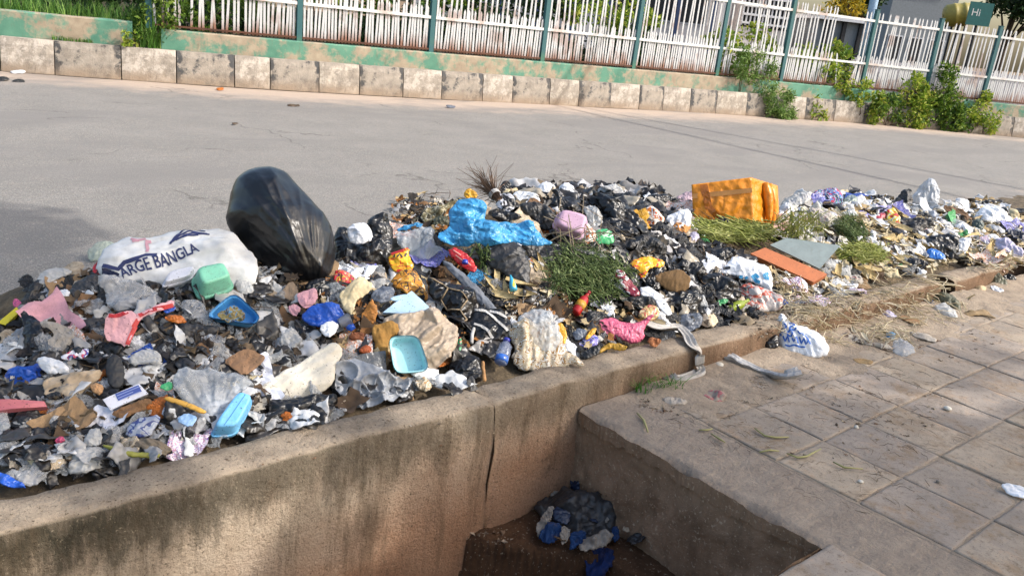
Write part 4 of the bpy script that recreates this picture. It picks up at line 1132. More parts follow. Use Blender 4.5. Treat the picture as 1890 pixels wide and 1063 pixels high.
REDF = plastic('red_film', 'b01f24', .3, .6, 13, dirt=.15); TAN = cloth('tan_husk', 'b19a6b', 'cbb78b', dirt=.35, weave=False); FOOD = printed('food_waste', [(3, 'a8977c'), (2, 'bfb29a'), (1.4, '94703f'), (2, 'c9c3b6'), (1, '7d5f38')], 30, .5)
P_YEL = printed('yellow_snack_pack', [(2, 'c42a22'), (5, 'd9a81a'), (2, 'd96a1c'), (1, '7d1f26')], 16, stretch=(1, 2.2, 1))
P_ORP = printed('orange_brown_pack', [(3, 'b97a1d'), (1.4, '3d2a18'), (3, 'c08a2a'), (1, 'cfc0a8')], 26, .6, seedoff=2)
P_RED = printed('red_yellow_pack', [(3, 'b3222a'), (1.5, 'd2a126'), (1, '4a3a6a'), (2, 'c93a34')], 34, seedoff=5)
P_MIX = printed('white_red_blue_pack', [(4, 'cfcdd2'), (1.2, 'b03a52'), (1.2, '4152a0'), (2, 'd8d5d8')], 26, seedoff=8)
P_WOR = printed('white_orange_wrapper', [(5, 'd9d2c8'), (2, 'c9772b'), (1, 'b64a2a'), (3, 'dcd8d2')], 22, seedoff=11)
P_MAR = printed('clear_maroon_wrapper', [(2, 'b9b6b8'), (3, '7a2333'), (1, 'c9c6c8')], 10, seedoff=3)
P_BLU = printed('blue_purple_pack', [(2, '2c3f9c'), (2, '6f66a8'), (1, 'b7b4cc'), (2, '20284f')], 26, seedoff=6)
P_PAT = printed('red_blue_patterned_cloth', [(2, 'a8304a'), (2, '4a78b0'), (1, 'c9b9c0'), (2, '2d3050'), (1, '6fb0b8')], 24, .9, seedoff=4)
P_RYG = printed('red_yellow_green_pack', [(2, 'b02a26'), (2, 'c9b53a'), (1, 'cfcabf'), (1, '5a7a3a')], 20, seedoff=9)
P_GRN = printed('green_white_pack', [(4, '45a86a'), (1, 'cfd8cf'), (2, '2f8d55')], 14, seedoff=1)
P_REDW = printed('clear_red_print_bag', [(4, 'b4aaa4'), (1.6, 'b4523c'), (3, '9d958f')], 14, seedoff=7)
P_KNIT = printed('grey_patterned_knit', [(2, 'a7a098'), (1, '6f6a66'), (2, 'b9b2a8'), (.6, '8f5d58')], 36, .95, seedoff=2.5)
P_BWB = printed('black_white_film', [(3, '17181b'), (1.4, 'c6c6cc'), (2, '202226'), (.5, 'b8743a')], 14, .35, seedoff=13)
NAVYINK = rigid('navy_ink', '27305a', .7, .15, False); REDINK = rigid('faded_red_ink', 'c2929a', .7, .1, False); BLUEINK = rigid('blue_ink', '2f63b5', .6, .1, False); BLKINK = rigid('black_ink', '22242a', .6, .1, False); CYANINK = rigid('cyan_ink', '2c86b4', .5, .1, False); WSTRAP = cloth('white_strap', 'b9b6b2'); REDLINE = rigid('red_ink', 'b1282a', .5, .1, False)
SACK = cloth('woven_white_sack', 'ccccc9', 'dcdcda', .75, 9, True, .22)

# ================================================================ THINGS IN THE HEAP
# ---- giant black bag and the sack beside it
item('plastic_bag', 'pale green plastic bag behind the left end of the printed white sack', 'bag', 'L1', [(630,330),(690,270),(780,250),(850,280),(800,380),(690,400),(640,390)], PALEG, .5, .5, lift=.05, noun='pale green bag')
item('sack', 'white woven sack printed with a navy wing and lettering, lying beside the giant black bag', 'sack', 'L1',
     [(690,480),(720,400),(760,290),(900,228),(1050,235),(1180,210),(1330,172),(1480,185),(1600,158),(1690,190),(1770,265),(1840,370),(1890,480),(1860,570),(1740,600),(1600,640),(1420,620),(1200,620),(1000,590),(850,560)], SACK, .34, .6, tilt=.5, lift=.03, res=36, noun='printed white sack', jag=.5, fold=15, key='sack')
o, fr, c_, L_ = ITEMS['sack']
def text_on(key, crop, p0, p1, body, h_px, mat, off=.0025, name='lettering', wob=.0):
    o, fr, c_, L_ = ITEMS[key]; A, Bq = local(key, crop, [p0, p1]); ang = math.atan2((Bq-A).y, (Bq-A).x); ln = (Bq-A).length
    me = text_mesh(body, 1.0, .018); xs = [v.co.x for v in me.vertices]; w_ = max(xs)-min(xs); mnx = min(xs)
    k = (o.matrix_world.translation-CAM).dot(FWD)/FPX*CROPS[crop][2]; hh = h_px*k/.72
    bmx = bmesh.new(); bmx.from_mesh(me); bmesh.ops.triangulate(bmx, faces=bmx.faces)
    bmesh.ops.subdivide_edges(bmx, edges=[e for e in bmx.edges if e.calc_length() > .12], cuts=2)
    bmesh.ops.triangulate(bmx, faces=bmx.faces)
    V = []; 
    for v in bmx.verts:
        x = (v.co.x-mnx)/w_*ln; y = v.co.y*hh+wob*math.sin(x/ln*9)*hh; V.append((A.x+x*math.cos(ang)-y*math.sin(ang), A.y+x*math.sin(ang)+y*math.cos(ang)))
    bmx.verts.index_update(); F = [tuple(v.index for v in f.verts) for f in bmx.faces]; bmx.free()
    return drape(o, V, F, name, mat, off)
text_on('sack', 'L1', (890,560), (1450,385), 'ARGE BANGLA', 88, NAVYINK, .003, wob=.05)
strokes('sack', 'L1', [[(745,450),(860,490),(905,445),(990,430),(1060,395),(1140,405)]], 30, NAVYINK, 'printed_band', .003)
strokes('sack', 'L1', [[(1235,300),(1270,250),(1330,195),(1400,185),(1490,205)], [(1250,290),(1300,240),(1380,205),(1500,235)], [(1275,275),(1340,240),(1400,222),(1520,242)], [(1235,310),(1250,280),(1265,255)], [(1300,262),(1370,240),(1440,238)]], 15, NAVYINK, 'printed_wing', .003)
strokes('sack', 'L1', [[(950,245),(1000,262),(1060,248)], [(1070,260),(1066,300),(1075,340),(1068,370)], [(960,272),(1010,265)], [(1085,262),(1090,290)]], 22, REDINK, 'faded_print', .003)
item('waste_bag', 'giant inflated black bin bag standing tallest in the heap', 'bag', 'L3',
     [(150,500),(180,390),(200,265),(240,172),(320,112),(420,80),(520,80),(620,115),(740,235),(850,365),(940,470),(1000,590),(1012,780),(1000,900),(960,985),(850,1010),(700,1030),(560,1000),(480,930),(400,860),(300,700),(215,620)], BLKG, 1.15, .3, tilt=.72, lift=-.05, res=60, gather=(870,1080), noun='giant black bag', key='giant', jag=.1, back=.9)
item('plastic_bag', 'crumpled black plastic gathered at the foot of the giant black bag', 'bag', 'L3', [(840,960),(1010,940),(1050,1040),(1000,1100),(880,1090),(760,1040)], BLK, .4, 1.0, noun='crumpled black film')
item('waste_bag', 'crumpled black bag holding a white paper ball, right of the giant bag', 'bag', 'L3',
     [(1005,545),(1120,550),(1140,650),(1210,690),(1290,640),(1255,555),(1290,490),(1395,435),(1465,520),(1482,700),(1440,800),(1405,850),(1200,895),(1010,880)], BLK, .6, .9, tilt=.6, lift=.06, res=32, noun='crumpled black bag')
item('crumpled_paper', 'white crumpled paper ball sitting in the black bag right of the giant bag', 'paper', 'L3', [(1110,560),(1160,522),(1250,510),(1292,560),(1322,640),(1200,690),(1122,655)], WHITE2, .75, .6, tilt=.6, lift=.17, noun='white paper ball', anchor=(1200,760))
# ---- left end of the heap
item('clothing', 'navy fabric scrap tucked under the left end of the printed white sack', 'cloth', 'L1', [(740,440),(860,490),(920,520),(840,560),(740,500)], NAVY, .3, .6, lift=.08, noun='navy scrap')
item('wrapper', 'red wrapper poking out at the left of the printed white sack', 'wrapper', 'L1', [(670,490),(680,430),(720,388),(765,410),(745,500)], REDF, .3, .5, lift=.08, noun='red wrapper')
item('plastic_bag', 'off white plastic sheet folded at the far left ridge of the heap', 'bag', 'L1', [(250,540),(300,480),(440,440),(545,482),(430,520),(280,610)], MILKY, .4, .6, noun='off white sheet')
item('waste_bag', 'flattened black bag on the left ridge under the off white sheet', 'bag', 'L1', [(165,700),(245,545),(345,520),(290,620),(240,690)], BLK2, .4, .7, noun='black ridge bag')
item('plastic_bag', 'charcoal folded bag lying left of the clear grey bag', 'bag', 'L1', [(505,600),(600,518),(730,488),(775,590),(765,650),(610,670),(512,672)], CHAR, .35, .7, lift=.06, noun='charcoal folded bag')
item('plastic_bag', 'silvery clear plastic bag bunched up below the lettering of the sack', 'bag', 'L1', [(715,500),(860,520),(1100,590),(1195,645),(1090,735),(1000,755),(860,760),(780,720),(770,600),(722,575)], GREYF, .45, .9, lift=.08, res=24, noun='silvery clear bag', fold=20)
tray('white foam box lid lying against the sack beside the mint green container', 'food box', 'L1', [(1220,490),(1440,452),(1390,540),(1165,600)], .03, .8, FOAMW, 'down', 'foam_box', .5, .12, 'white foam lid')
tray('mint green takeaway container upside down at the foot of the printed sack', 'food box', 'L1', [(1375,520),(1640,470),(1715,600),(1440,690)], .08, .72, FOAMG, 'down', 'foam_container', .4, .08, 'mint green container')
o, b_ = tray('sky blue foam tray with food remains, rim up, below the mint green container', 'tray', 'L1', [(1478,815),(1700,628),(1895,810),(1850,868)][:4], .05, .8, TRAYB, 'open', 'foam_tray', .6, .15, 'soiled blue tray', lip=.1)
item('wrapper', 'pink and red torn paper wrapper standing up among black scraps', 'wrapper', 'L1', [(770,790),(860,785),(940,760),(1000,795),(1130,725),(1270,688),(1278,722),(1140,772),(1012,830),(985,900),(920,1035),(860,1000),(755,960)], LPINK, .12, .5, tilt=.65, lift=.1, noun='pink paper wrapper', smooth=False, res=13, key='pinkw')
strokes('pinkw', 'L1', [[(790,800),(830,806),(880,795),(930,775)], [(1010,805),(1080,765),(1170,750),(1260,725)], [(985,880),(950,950),(925,1010)], [(1005,830),(970,890)]], 30, REDLINE, 'red_border', .003)
item('paper_sheet', 'grey torn paper sheet left of the pink paper wrapper', 'paper', 'L1', [(280,830),(420,850),(550,900),(530,990),(430,1062),(330,990),(400,930)], GREYP, .1, .6, tilt=.6, lift=.07, noun='grey paper sheet', smooth=False, res=12)
board('yellow carton edge sticking out at the left border of the picture', 'carton', 'L1', [(-20,850),(120,735),(145,765),(40,865)], .03, rigid('yellow_card', 'c9bd2c', .6, .3), 'carton', .6, .07, 'yellow carton')
item('plastic_bag', 'brown dirty bag below the yellow carton at the left border', 'bag', 'L1', [(-40,870),(150,850),(195,900),(100,965),(-40,940)], BROWNF, .4, .7, noun='brown bag')
item('waste_bag', 'creased black bag below the yellow carton, left of the grey paper sheet', 'bag', 'L1', [(150,750),(240,800),(310,860),(340,960),(345,1090),(180,1090),(165,900)], BLK, .5, .9, lift=.05, noun='creased black bag')
item('plastic_bag', 'dirty see-through bag at the left border above the deep blue bag', 'bag', 'L1', [(30,930),(170,955),(165,1060),(120,1110),(10,1100)], GREYF, .4, .8, lift=.05, noun='see-through bag')
item('plastic_sheet', 'blue grey plastic fold left of the charcoal bag above the grey paper', 'plastic', 'L1', [(245,800),(330,750),(440,738),(485,770),(350,825)], GREYB, .25, .6, lift=.06, noun='blue grey fold')
item('plastic_bag', 'bright white plastic scrap below the left ridge', 'bag', 'L1', [(375,660),(420,610),(505,600),(505,690),(395,705)], WHITEF, .3, .7, lift=.08, noun='bright scrap')
item('plastic_bag', 'mottled grey film between charcoal bag and grey paper sheet', 'bag', 'L1', [(520,700),(640,670),(740,680),(790,740),(730,800),(600,770)], GREYF, .3, 1.0, lift=.05, noun='mottled film')
item('wrapper', 'small magenta wrapper at the far left ridge over the yellow carton', 'wrapper', 'L1', [(90,700),(110,668),(160,700),(140,735),(100,735)], plastic('magenta_film', 'b5527c', .4), .3, .6, lift=.05, noun='magenta wrapper')
item('plastic_scrap', 'blue printed strip under the right tip of the pink paper wrapper', 'wrapper', 'L1', [(1180,745),(1270,720),(1280,755),(1200,785)], DBLUE, .2, .4, lift=.12, noun='blue strip')
item('food_peel', 'orange peel and food scraps left of the soiled blue tray', 'food waste', 'L1', [(1180,810),(1250,785),(1330,800),(1360,850),(1260,850)], ORF, .4, .8, lift=.08, noun='orange peel heap')
item('plastic_bag', 'dusty clear bag knotted between pink wrapper and blue tray', 'bag', 'L1', [(1310,690),(1420,680),(1490,720),(1500,790),(1420,830),(1330,780)], GREYF, .5, 1.0, lift=.06, noun='knotted dusty bag')
item('clothing', 'dark wet cloth below the soiled blue tray', 'cloth', 'L1', [(1140,870),(1300,840),(1480,860),(1600,890),(1560,950),(1350,960),(1180,930)], CHAR, .4, .8, lift=.04, noun='dark wet cloth')
item('plastic_bag', 'clear pale bag to the right of the mint green container', 'bag', 'L4', [(105,60),(190,55),(235,110),(200,160),(130,140)], MILKY, .4, .7, lift=.05, noun='pale clear bag')
# ---- left front
item('plastic_bag', 'deep blue plastic bag at the left border of the heap', 'bag', 'L2', [(15,250),(60,180),(200,165),(262,145),(305,220),(335,250),(240,300),(110,300),(45,275)], DBLUE, .45, .9, lift=.05, noun='deep blue bag')
item('plastic_bag', 'small white bag lying on the deep blue bag at left', 'bag', 'L2', [(238,120),(300,98),(420,128),(485,205),(400,225),(300,213)], WHITEF, .5, .6, lift=.08, noun='small white bag')
item('wrapper', 'white wrapper with pink and blue print above the small white bag', 'wrapper', 'L2', [(400,112),(480,60),(602,38),(595,105),(480,140)], P_MIX, .25, .6, lift=.08, noun='pink printed wrapper')
board('pink faced red board lying at the left border of the picture', 'board', 'L2', [(-20,392),(300,405),(315,440),(-20,470)], .025, rigid('red_board', 'b4666c', .6, .35), 'board', .5, .08, 'red board', .01, ragged=.03)
item('waste_bag', 'black bag below the red board near the left border', 'bag', 'L2', [(60,560),(130,470),(262,458),(335,560),(250,610),(120,625)], BLK2, .45, .7, lift=.04, noun='lower black bag')
ob = board('white card with a blue printed panel lying on brown scraps', 'card', 'L2', [(695,392),(940,285),(1003,352),(748,464)], .006, rigid('white_card', 'd5d6de', .5, .15), 'card', .5, .12, 'blue printed card', .004)
strokes('white card with a blue printed panel lying on brown scraps', 'L2', [[(790,382),(948,318)]], 55, rigid('card_blue', '3d539b', .5, .1, False), 'printed_panel', .002)
strokes('white card with a blue printed panel lying on brown scraps', 'L2', [[(790,372),(940,310)], [(800,388),(900,346)], [(810,402),(950,342)]], 5, rigid('card_pale', '9aa6cf', .5, .1, False), 'printed_lines', .0035)
item('plastic_bag', 'big crinkled clear bag above the closed light blue foam box', 'bag', 'L2', [(1165,265),(1220,178),(1400,178),(1560,200),(1745,285),(1640,345),(1570,420),(1450,545),(1310,425),(1185,365)], CLEAR, .5, 1.0, lift=.05, res=30, noun='crinkled clear bag', gather=(1460,540))
tray('closed light blue foam box standing on its edge at the kerb', 'food box', 'L2', [(1395,650),(1615,352),(1722,395),(1600,640)], .06, .8, FOAMB, 'down', 'foam_box', .55, .05, 'light blue foam box', lip=.04)
strokes('closed light blue foam box standing on its edge at the kerb', 'L2', [[(1500,628),(1660,395)]], 5, rigid('foam_groove', '2f6f9c', .6, .1, False), 'hinge_groove', .001)
item('cardboard', 'torn brown cardboard piece left of the big cream sheet', 'cardboard', 'L4', [(45,555),(100,510),(180,468),(240,490),(305,522),(262,585),(160,645),(100,592)], CARD, .1, .6, tilt=.6, lift=.08, noun='torn brown cardboard', smooth=False, res=11)
V_ = [(1100,378),(1150,372),(1280,412),(1405,472),(1372,492),(1260,440),(1130,400)]
item('spoon', 'yellow plastic spoon lying across the crinkled clear bag', 'spoon', 'L2', V_, rigid('yellow_plastic', 'c7983f', .4, .2), .35, .15, lift=.14, noun='yellow spoon', res=12)
item('wrapper', 'bright green printed wrapper above the yellow spoon', 'wrapper', 'L2', [(1065,305),(1160,262),(1172,315),(1130,335)], P_GRN, .2, .5, lift=.12, noun='green wrapper')
item('plastic_bag', 'clear bag with navy print between the card and the foam box', 'bag', 'L2', [(855,590),(900,528),(1100,488),(1062,575),(1000,655),(850,645)], printed('clear_navy_print', [(3, '8f96a6'), (1.5, '39477c'), (3, 'a2a8b4')], 24, seedoff=15), .35, .8, lift=.06, noun='navy printed bag')
item('plastic_scrap', 'folded pale blue plastic above the clear cup', 'plastic', 'L2', [(1185,530),(1260,478),(1345,512),(1285,585)], plastic('pale_blue_film', '86a9cf', .4, .5), .2, .4, lift=.1, noun='pale blue fold')
lathe('clear plastic cup lying beside the light blue foam box', 'cup', 'L2', (1255,640), (1370,610), [(0, 60), (.02, 64), (.3, 66), (.9, 75), (.93, 79), (1, 79), (.97, 72)], plastic('clear_cup', 'b5b0b4', .2, .2, alpha=.5), 'cup', .05, 'clear cup', crush=.15)
item('plastic_bag', 'puffed grey clear bag resting on the kerb in the left foreground', 'bag', 'L2', [(445,840),(550,722),(680,708),(765,785),(705,855),(480,905)], MILKY, .6, .8, lift=.02, res=24, noun='puffed grey bag')
item('plastic_bag', 'grey plastic bag spread over the kerb edge at lower left', 'bag', 'L2', [(65,855),(180,880),(240,790),(335,800),(345,885),(230,985),(130,965)], GREYF, .45, .8, lift=.02, res=22, noun='grey kerb bag')
item('plastic_bag', 'ball of dirty pale film at the left border above the kerb', 'bag', 'L2', [(-20,700),(80,655),(165,690),(155,770),(90,830),(-20,840)], GREYF, .6, 1.0, lift=.03, res=22, noun='pale film ball')
item('plastic_bag', 'streaked clear plastic at the left border below the red board', 'bag', 'L2', [(-20,440),(30,420),(75,560),(60,660),(-20,700)], CLEAR, .4, .8, lift=.04, noun='streaked clear plastic')
item('wrapper', 'small pink crumpled wrapper above the puffed grey bag', 'wrapper', 'L2', [(365,665),(420,635),(445,672),(385,695)], plastic('rose_film', 'c0476b', .4), .5, .8, lift=.06, noun='small pink wrapper')
tray('white plastic bowl tipped on its side behind the puffed grey bag', 'bowl', 'L2', [(365,745),(420,682),(540,675),(470,770)], .05, .6, FOAMW, 'open', 'bowl', .6, .06, 'white bowl', rad=.9)
item('food_peel', 'curled orange peel above the blue printed card', 'food waste', 'L2', [(605,300),(650,272),(705,305),(685,365),(630,345)], rigid('dry_peel', 'b98d62', .8, .3), .7, .9, lift=.09, noun='curled peel')
item('plastic_bag', 'deep blue bag in the lower left corner beside the kerb', 'bag', 'L2', [(-20,870),(60,905),(190,985),(100,990),(-20,960)], DBLUE, .4, .8, lift=.03, noun='corner blue bag')
item('plastic_bag', 'knot of grey film between puffed bag and navy printed bag', 'bag', 'L2', [(705,615),(740,568),(822,578),(825,655),(750,695),(705,670)], GREYF, .6, 1.0, lift=.05, noun='grey film knot')
item('plastic_bag', 'cone of grey film beside the grey knot in left foreground', 'bag', 'L2', [(550,705),(600,600),(665,580),(695,640),(680,705)], MILKY, .5, .9, lift=.05, noun='grey film cone')
item('plastic_bag', 'crumpled grey bag in the middle of the left foreground', 'bag', 'L2', [(325,545),(380,488),(465,548),(430,592),(350,585)], GREYF, .5, .9, lift=.06, noun='crumpled grey bag')
item('shoe', 'flattened black shoe among brown scraps above the printed card', 'shoe', 'L2', [(718,130),(760,85),(810,100),(845,190),(835,290),(790,320),(738,300),(712,210)], rigid('black_rubber', '26282b', .6, .4), .4, .3, lift=.07, noun='black shoe')
item('plastic_bag', 'bundle of whitish film and foam crumbs right of the black shoe', 'bag', 'L2', [(865,110),(950,60),(1040,50),(1100,100),(1090,165),(980,150),(890,160)], MILKY, .45, 1.1, lift=.06, noun='whitish film bundle')
item('cloth_scrap', 'dirty beige cloth heap left of the black shoe', 'cloth', 'L2', [(280,280),(350,230),(480,215),(600,210),(690,180),(660,260),(560,330),(520,400),(410,370),(300,370)], BEIGE, .35, 1.1, lift=.04, noun='dirty beige heap')
item('waste_bag', 'flat black scrap of bag under the beige heap', 'bag', 'L2', [(300,360),(400,335),(415,375),(330,390)], BLK2, .3, .8, lift=.07, noun='flat black scrap')
item('cardboard', 'soggy brown paper lump below the printed card', 'paper', 'L2', [(740,480),(870,420),(1020,380),(1030,430),(920,480),(830,530)], rigid('soggy_card', '7c5c3e', .9, .5), .25, 1.0, lift=.07, noun='soggy paper lump', smooth=False, res=11)
item('cloth_scrap', 'twisted grey brown rag on the kerb left of the foam box', 'cloth', 'L2', [(850,680),(960,650),(1100,680),(1170,720),(1110,780),(960,720)], cloth('grey_rag', '6f6559', '8a7f70'), .4, 1.0, lift=.03, noun='twisted rag', fold=-20)
item('plant_stalk', 'green yellow plant stalk lying along the kerb in the left foreground', 'stalk', 'L2', [(688,702),(740,698),(860,745),(1085,755),(1080,788),(860,775),(760,742)], rigid('green_stalk', '8a8a3a', .6, .3, False), .5, .2, lift=.05, noun='green stalk', res=14)
# ---- middle front
item('wrapper', 'pink paper wrapper above the deep blue crumpled bag', 'wrapper', 'L4', [(487,140),(545,118),(612,103),(622,180),(545,245),(505,195)], PINKP, .12, .5, tilt=.6, lift=.08, noun='pink paper', smooth=False, res=11)
item('wrapper', 'darker pink paper scrap at the left of the pink paper wrapper', 'wrapper', 'L4', [(428,225),(480,198),(522,235),(480,285)], PINKP, .12, .6, tilt=.6, lift=.08, noun='pink scrap', smooth=False, res=10)
item('paper_sheet', 'dusty brown paper standing behind the pink paper wrapper', 'paper', 'L4', [(375,150),(460,52),(502,112),(482,195),(400,155)], rigid('dusty_paper', '8a7763', .85, .4), .1, .6, tilt=.65, lift=.07, noun='dusty brown paper', smooth=False, res=10)
item('plastic_bag', 'royal blue crumpled plastic bag in the middle of the heap', 'bag', 'L4', [(505,280),(600,200),(740,188),(775,255),(855,350),(825,375),(740,315),(640,350),(560,325)], DBLUE, .4, 1.0, lift=.08, res=24, noun='royal blue bag', fold=-35)
item('tissue', 'white crumpled tissue lying on the royal blue bag', 'tissue', 'L4', [(618,352),(700,295),(755,332),(725,385),(682,418)], WHITE2, .5, 1.1, lift=.1, noun='white tissue')
item('plastic_sheet', 'big cream folded sheet with a pointed left end on the kerb', 'sheet', 'L4', [(205,762),(350,650),(560,530),(690,448),(740,443),(778,490),(725,600),(722,685),(630,752),(520,782),(350,772),(260,805)], CREAM, .28, .42, tilt=.55, lift=.07, res=30, noun='big cream sheet', fold=35, jag=.2)
item('waste_bag', 'long black bag under the big cream sheet at the kerb', 'bag', 'L4', [(295,835),(330,785),(500,780),(640,755),(735,748),(745,810),(680,855),(400,920),(318,895)], BLK, .65, .4, lift=.0, res=22, noun='long black bag')
# moulded clear fruit tray with round cups
def fruit_tray():
    px = PX('L4', [(728,560),(850,527),(1040,610),(1215,650),(1180,705),(1090,785),(900,825),(800,805),(726,700)]); fr = frame_at(px, .55, .05); P = to_plane(px, fr); c = sum(P, Vector((0, 0)))/len(P); P = [p-c for p in P]
    cups = [q-c for q in to_plane(PX('L4', [(865,740),(955,700),(1045,685),(1110,665),(765,690),(1100,745),(1160,690),(950,790),(795,615),(850,800)]), fr)]
    x0 = min(p.x for p in P); x1 = max(p.x for p in P); y0 = min(p.y for p in P); y1 = max(p.y for p in P); n = 78
    Ba = [(p.x, p.y) for p in P]; V = []; idx = {}; F = []
    def inside(x, y):
        r_ = False
        for i in range(len(Ba)):
            a, b = Ba[i], Ba[(i+1) % len(Ba)]
            if (a[1] > y) != (b[1] > y) and x < (b[0]-a[0])*(y-a[1])/(b[1]-a[1])+a[0]: r_ = not r_
        return r_
    R_ = .042
    for j in range(n):
        for i in range(n):
            x = x0+(x1-x0)*i/(n-1); y = y0+(y1-y0)*j/(n-1)
            if inside(x, y):
                z = .012*fbm(x*9, y*9, 3)
                for q in cups:
                    d = math.hypot(x-q.x, y-q.y)
                    if d < R_: z += -.03*(1-(d/R_)**2)**.5
                    elif d < R_*1.25: z += .008*(1-(d-R_)/(R_*.25))
                idx[(i, j)] = len(V); V.append((x, y, z))
    for (i, j), a in idx.items():
        if (i+1, j) in idx and (i, j+1) in idx and (i+1, j+1) in idx: F.append((a, idx[(i+1, j)], idx[(i+1, j+1)], idx[(i, j+1)]))
    m = len(V); V += [(x, y, z-.003) for x, y, z in V]; F += [tuple(m+i for i in reversed(f)) for f in F]
    o = mesh('fruit_tray', V, F, plastic('clear_tray', 'a9adb3', .22, .3, alpha=.8, dirt=.4), True); o.matrix_world = fmatrix(fr, c)
    tag(o, 'clear moulded fruit tray with round cups, right of the big cream sheet', 'tray'); HEROES.append((690, 715, 'clear fruit tray'))
board('dark grey plastic tray panel behind the clear fruit tray', 'tray', 'L4', [(840,525),(1035,488),(1042,615),(838,645)], .02, plastic('smoky_tray', '5d5f61', .3, .5, 18, dirt=.4), 'tray_panel', .6, .03, 'smoky panel', .02)
fruit_tray()
item('vegetable', 'cream coloured vegetable peelings at the right of the clear fruit tray', 'food waste', 'L4', [(1208,680),(1270,645),(1328,700),(1295,745),(1232,728)], FOOD, .6, 1.1, lift=.04, noun='cream peelings')
tray('turquoise foam tray tilted up against the beige cloth near the kerb', 'tray', 'L4', [(1050,405),(1235,395),(1310,615),(1090,635)], .045, .82, FOAMT, 'open', 'foam_tray', .75, .13, 'turquoise foam tray', lip=.09)
item('cloth_scrap', 'ochre stained cloth behind the turquoise tray', 'cloth', 'L4', [(945,340),(1060,300),(1115,330),(1115,375),(1052,420),(1045,570),(1010,600),(965,450)], cloth('ochre_cloth', '8a6534', 'a98046', dirt=.5), .3, .6, tilt=.6, lift=.03, noun='ochre cloth')
board('pale blue broken foam lid lying above the beige cloth', 'foam', 'L4', [(1018,255),(1195,122),(1325,240),(1180,262)], .02, FOAMP, 'foam_piece', .6, .13, 'pale blue foam lid', .01, ragged=.05)
item('foam_piece', 'pale blue foam finger piece left of the broken foam lid', 'foam', 'L4', [(1060,165),(1150,140),(1190,150),(1120,185),(1070,182)], FOAMP, .4, .2, lift=.14, noun='foam finger')
item('plastic_bag', 'greyish lilac clear bag left of the pale blue foam', 'bag', 'L4', [(945,135),(1010,88),(1098,100),(1085,180),(1000,205),(948,175)], GREYB, .5, .9, lift=.06, noun='lilac grey bag')
item('cloth_scrap', 'cream beige pleated cloth below the giant black bag', 'cloth', 'L4', [(745,145),(822,68),(885,28),(965,90),(905,155),(855,185),(830,290),(800,250),(760,195)], CREAMC, .35, .6, lift=.05, noun='pleated cream cloth', fold=60)
item('wrapper', 'red and yellow snack wrapper at the foot of the giant bag', 'wrapper', 'L3', [(1000,945),(1020,880),(1150,915),(1175,972),(1080,1018),(1005,1005)], P_RED, .4, .8, lift=.07, noun='red snack wrapper')
item('food_peel', 'rusty orange food peel right of the white tissue', 'food waste', 'L4', [(860,495),(905,450),(955,468),(940,510)], rigid('rust_peel', '9b4a20', .7, .3), .7, .8, lift=.07, noun='rusty peel')
item('food_peel', 'brown and orange peels above the ochre cloth', 'food waste', 'L4', [(880,270),(930,200),(960,170),(990,250),(970,330),(900,310)], rigid('orange_peel', '9c6524', .7, .5), .5, 1.1, lift=.06, noun='brown peels')
item('food_peel', 'heap of reddish brown peels right of the royal blue bag', 'food waste', 'L4', [(800,400),(860,370),(935,400),(930,440),(850,450)], rigid('red_brown_peel', '7a4526', .8, .5), .4, 1.1, lift=.05, noun='reddish peels')
lathe('crushed grey plastic cup below the white tissue', 'cup', 'L4', (720,430), (790,405), [(0, 28), (.05, 30), (.9, 38), (.95, 42), (1, 40)], plastic('grey_cup', '8f9092', .35, .3, alpha=.85), 'cup', .09, 'crushed grey cup', crush=.3)
item('plastic_bag', 'blue white plastic shreds under the black scraps left of the tissue', 'bag', 'L4', [(380,420),(440,340),(500,380),(530,430),(470,480),(400,460)], MILKY, .4, 1.1, lift=.05, noun='blue white shreds')
item('waste_bag', 'torn black bag left of the royal blue bag', 'bag', 'L4', [(470,290),(540,320),(620,360),(680,430),(620,480),(520,440),(480,350)], BLK, .4, 1.0, lift=.03, noun='torn black bag')
item('waste_bag', 'dark bag scrap above the tip of the big cream sheet', 'bag', 'L4', [(260,600),(330,500),(420,450),(480,520),(430,600),(330,620)], BLK2, .4, 1.0, lift=.03, noun='dark bag scrap')
# ---- middle
item('plastic_bag', 'large sky blue plastic sheet spread across the top of the heap', 'plastic sheet', 'L5', [(545,420),(560,325),(640,258),(740,238),(820,258),(855,315),(825,400),(900,412),(1050,418),(1180,398),(1245,480),(1285,560),(1395,570),(1330,615),(1180,595),(1000,575),(860,632),(780,615),(620,605),(490,615),(465,525),(560,455)], BLUEF, .2, 1.15, tilt=.5, lift=.1, res=34, fold=-15, noun='sky blue sheet', anchor=(900,720))
item('plastic_bag', 'blue plastic flap lying left of the sky blue sheet', 'plastic', 'L5', [(125,482),(270,432),(365,440),(330,475),(160,495)], BLUEF, .2, .8, lift=.08, noun='blue flap')
item('plastic_bag', 'dirty clear plastic bag beside the sky blue sheet', 'bag', 'L5', [(118,492),(300,478),(425,468),(425,600),(505,640),(430,690),(330,730),(250,680),(150,600)], CLEAR, .45, 1.0, lift=.05, res=24, noun='dirty clear bag', fold=70)
item('carton', 'shiny red packet lying below the sky blue sheet', 'packet', 'L5', [(538,645),(590,618),(660,660),(740,720),(772,785),(742,828),(600,745)], REDF, .4, .35, tilt=.6, lift=.12, noun='shiny red packet', key='redp')
strokes('redp', 'L5', [[(580,650),(640,690)], [(660,720),(720,770)], [(600,690),(690,760)]], 9, rigid('pale_red_ink', 'c98a80', .5, .1, False), 'print', .002)
item('waste_bag', 'smooth black bag hanging below the sky blue sheet', 'bag', 'L5', [(720,620),(860,650),(960,582),(1080,580),(1165,680),(1195,800),(1185,905),(1130,945),(1060,905),(1000,855),(860,765),(790,650)], CHAR, .5, .35, tilt=.65, lift=.04, res=24, noun='smooth black bag', fold=40)
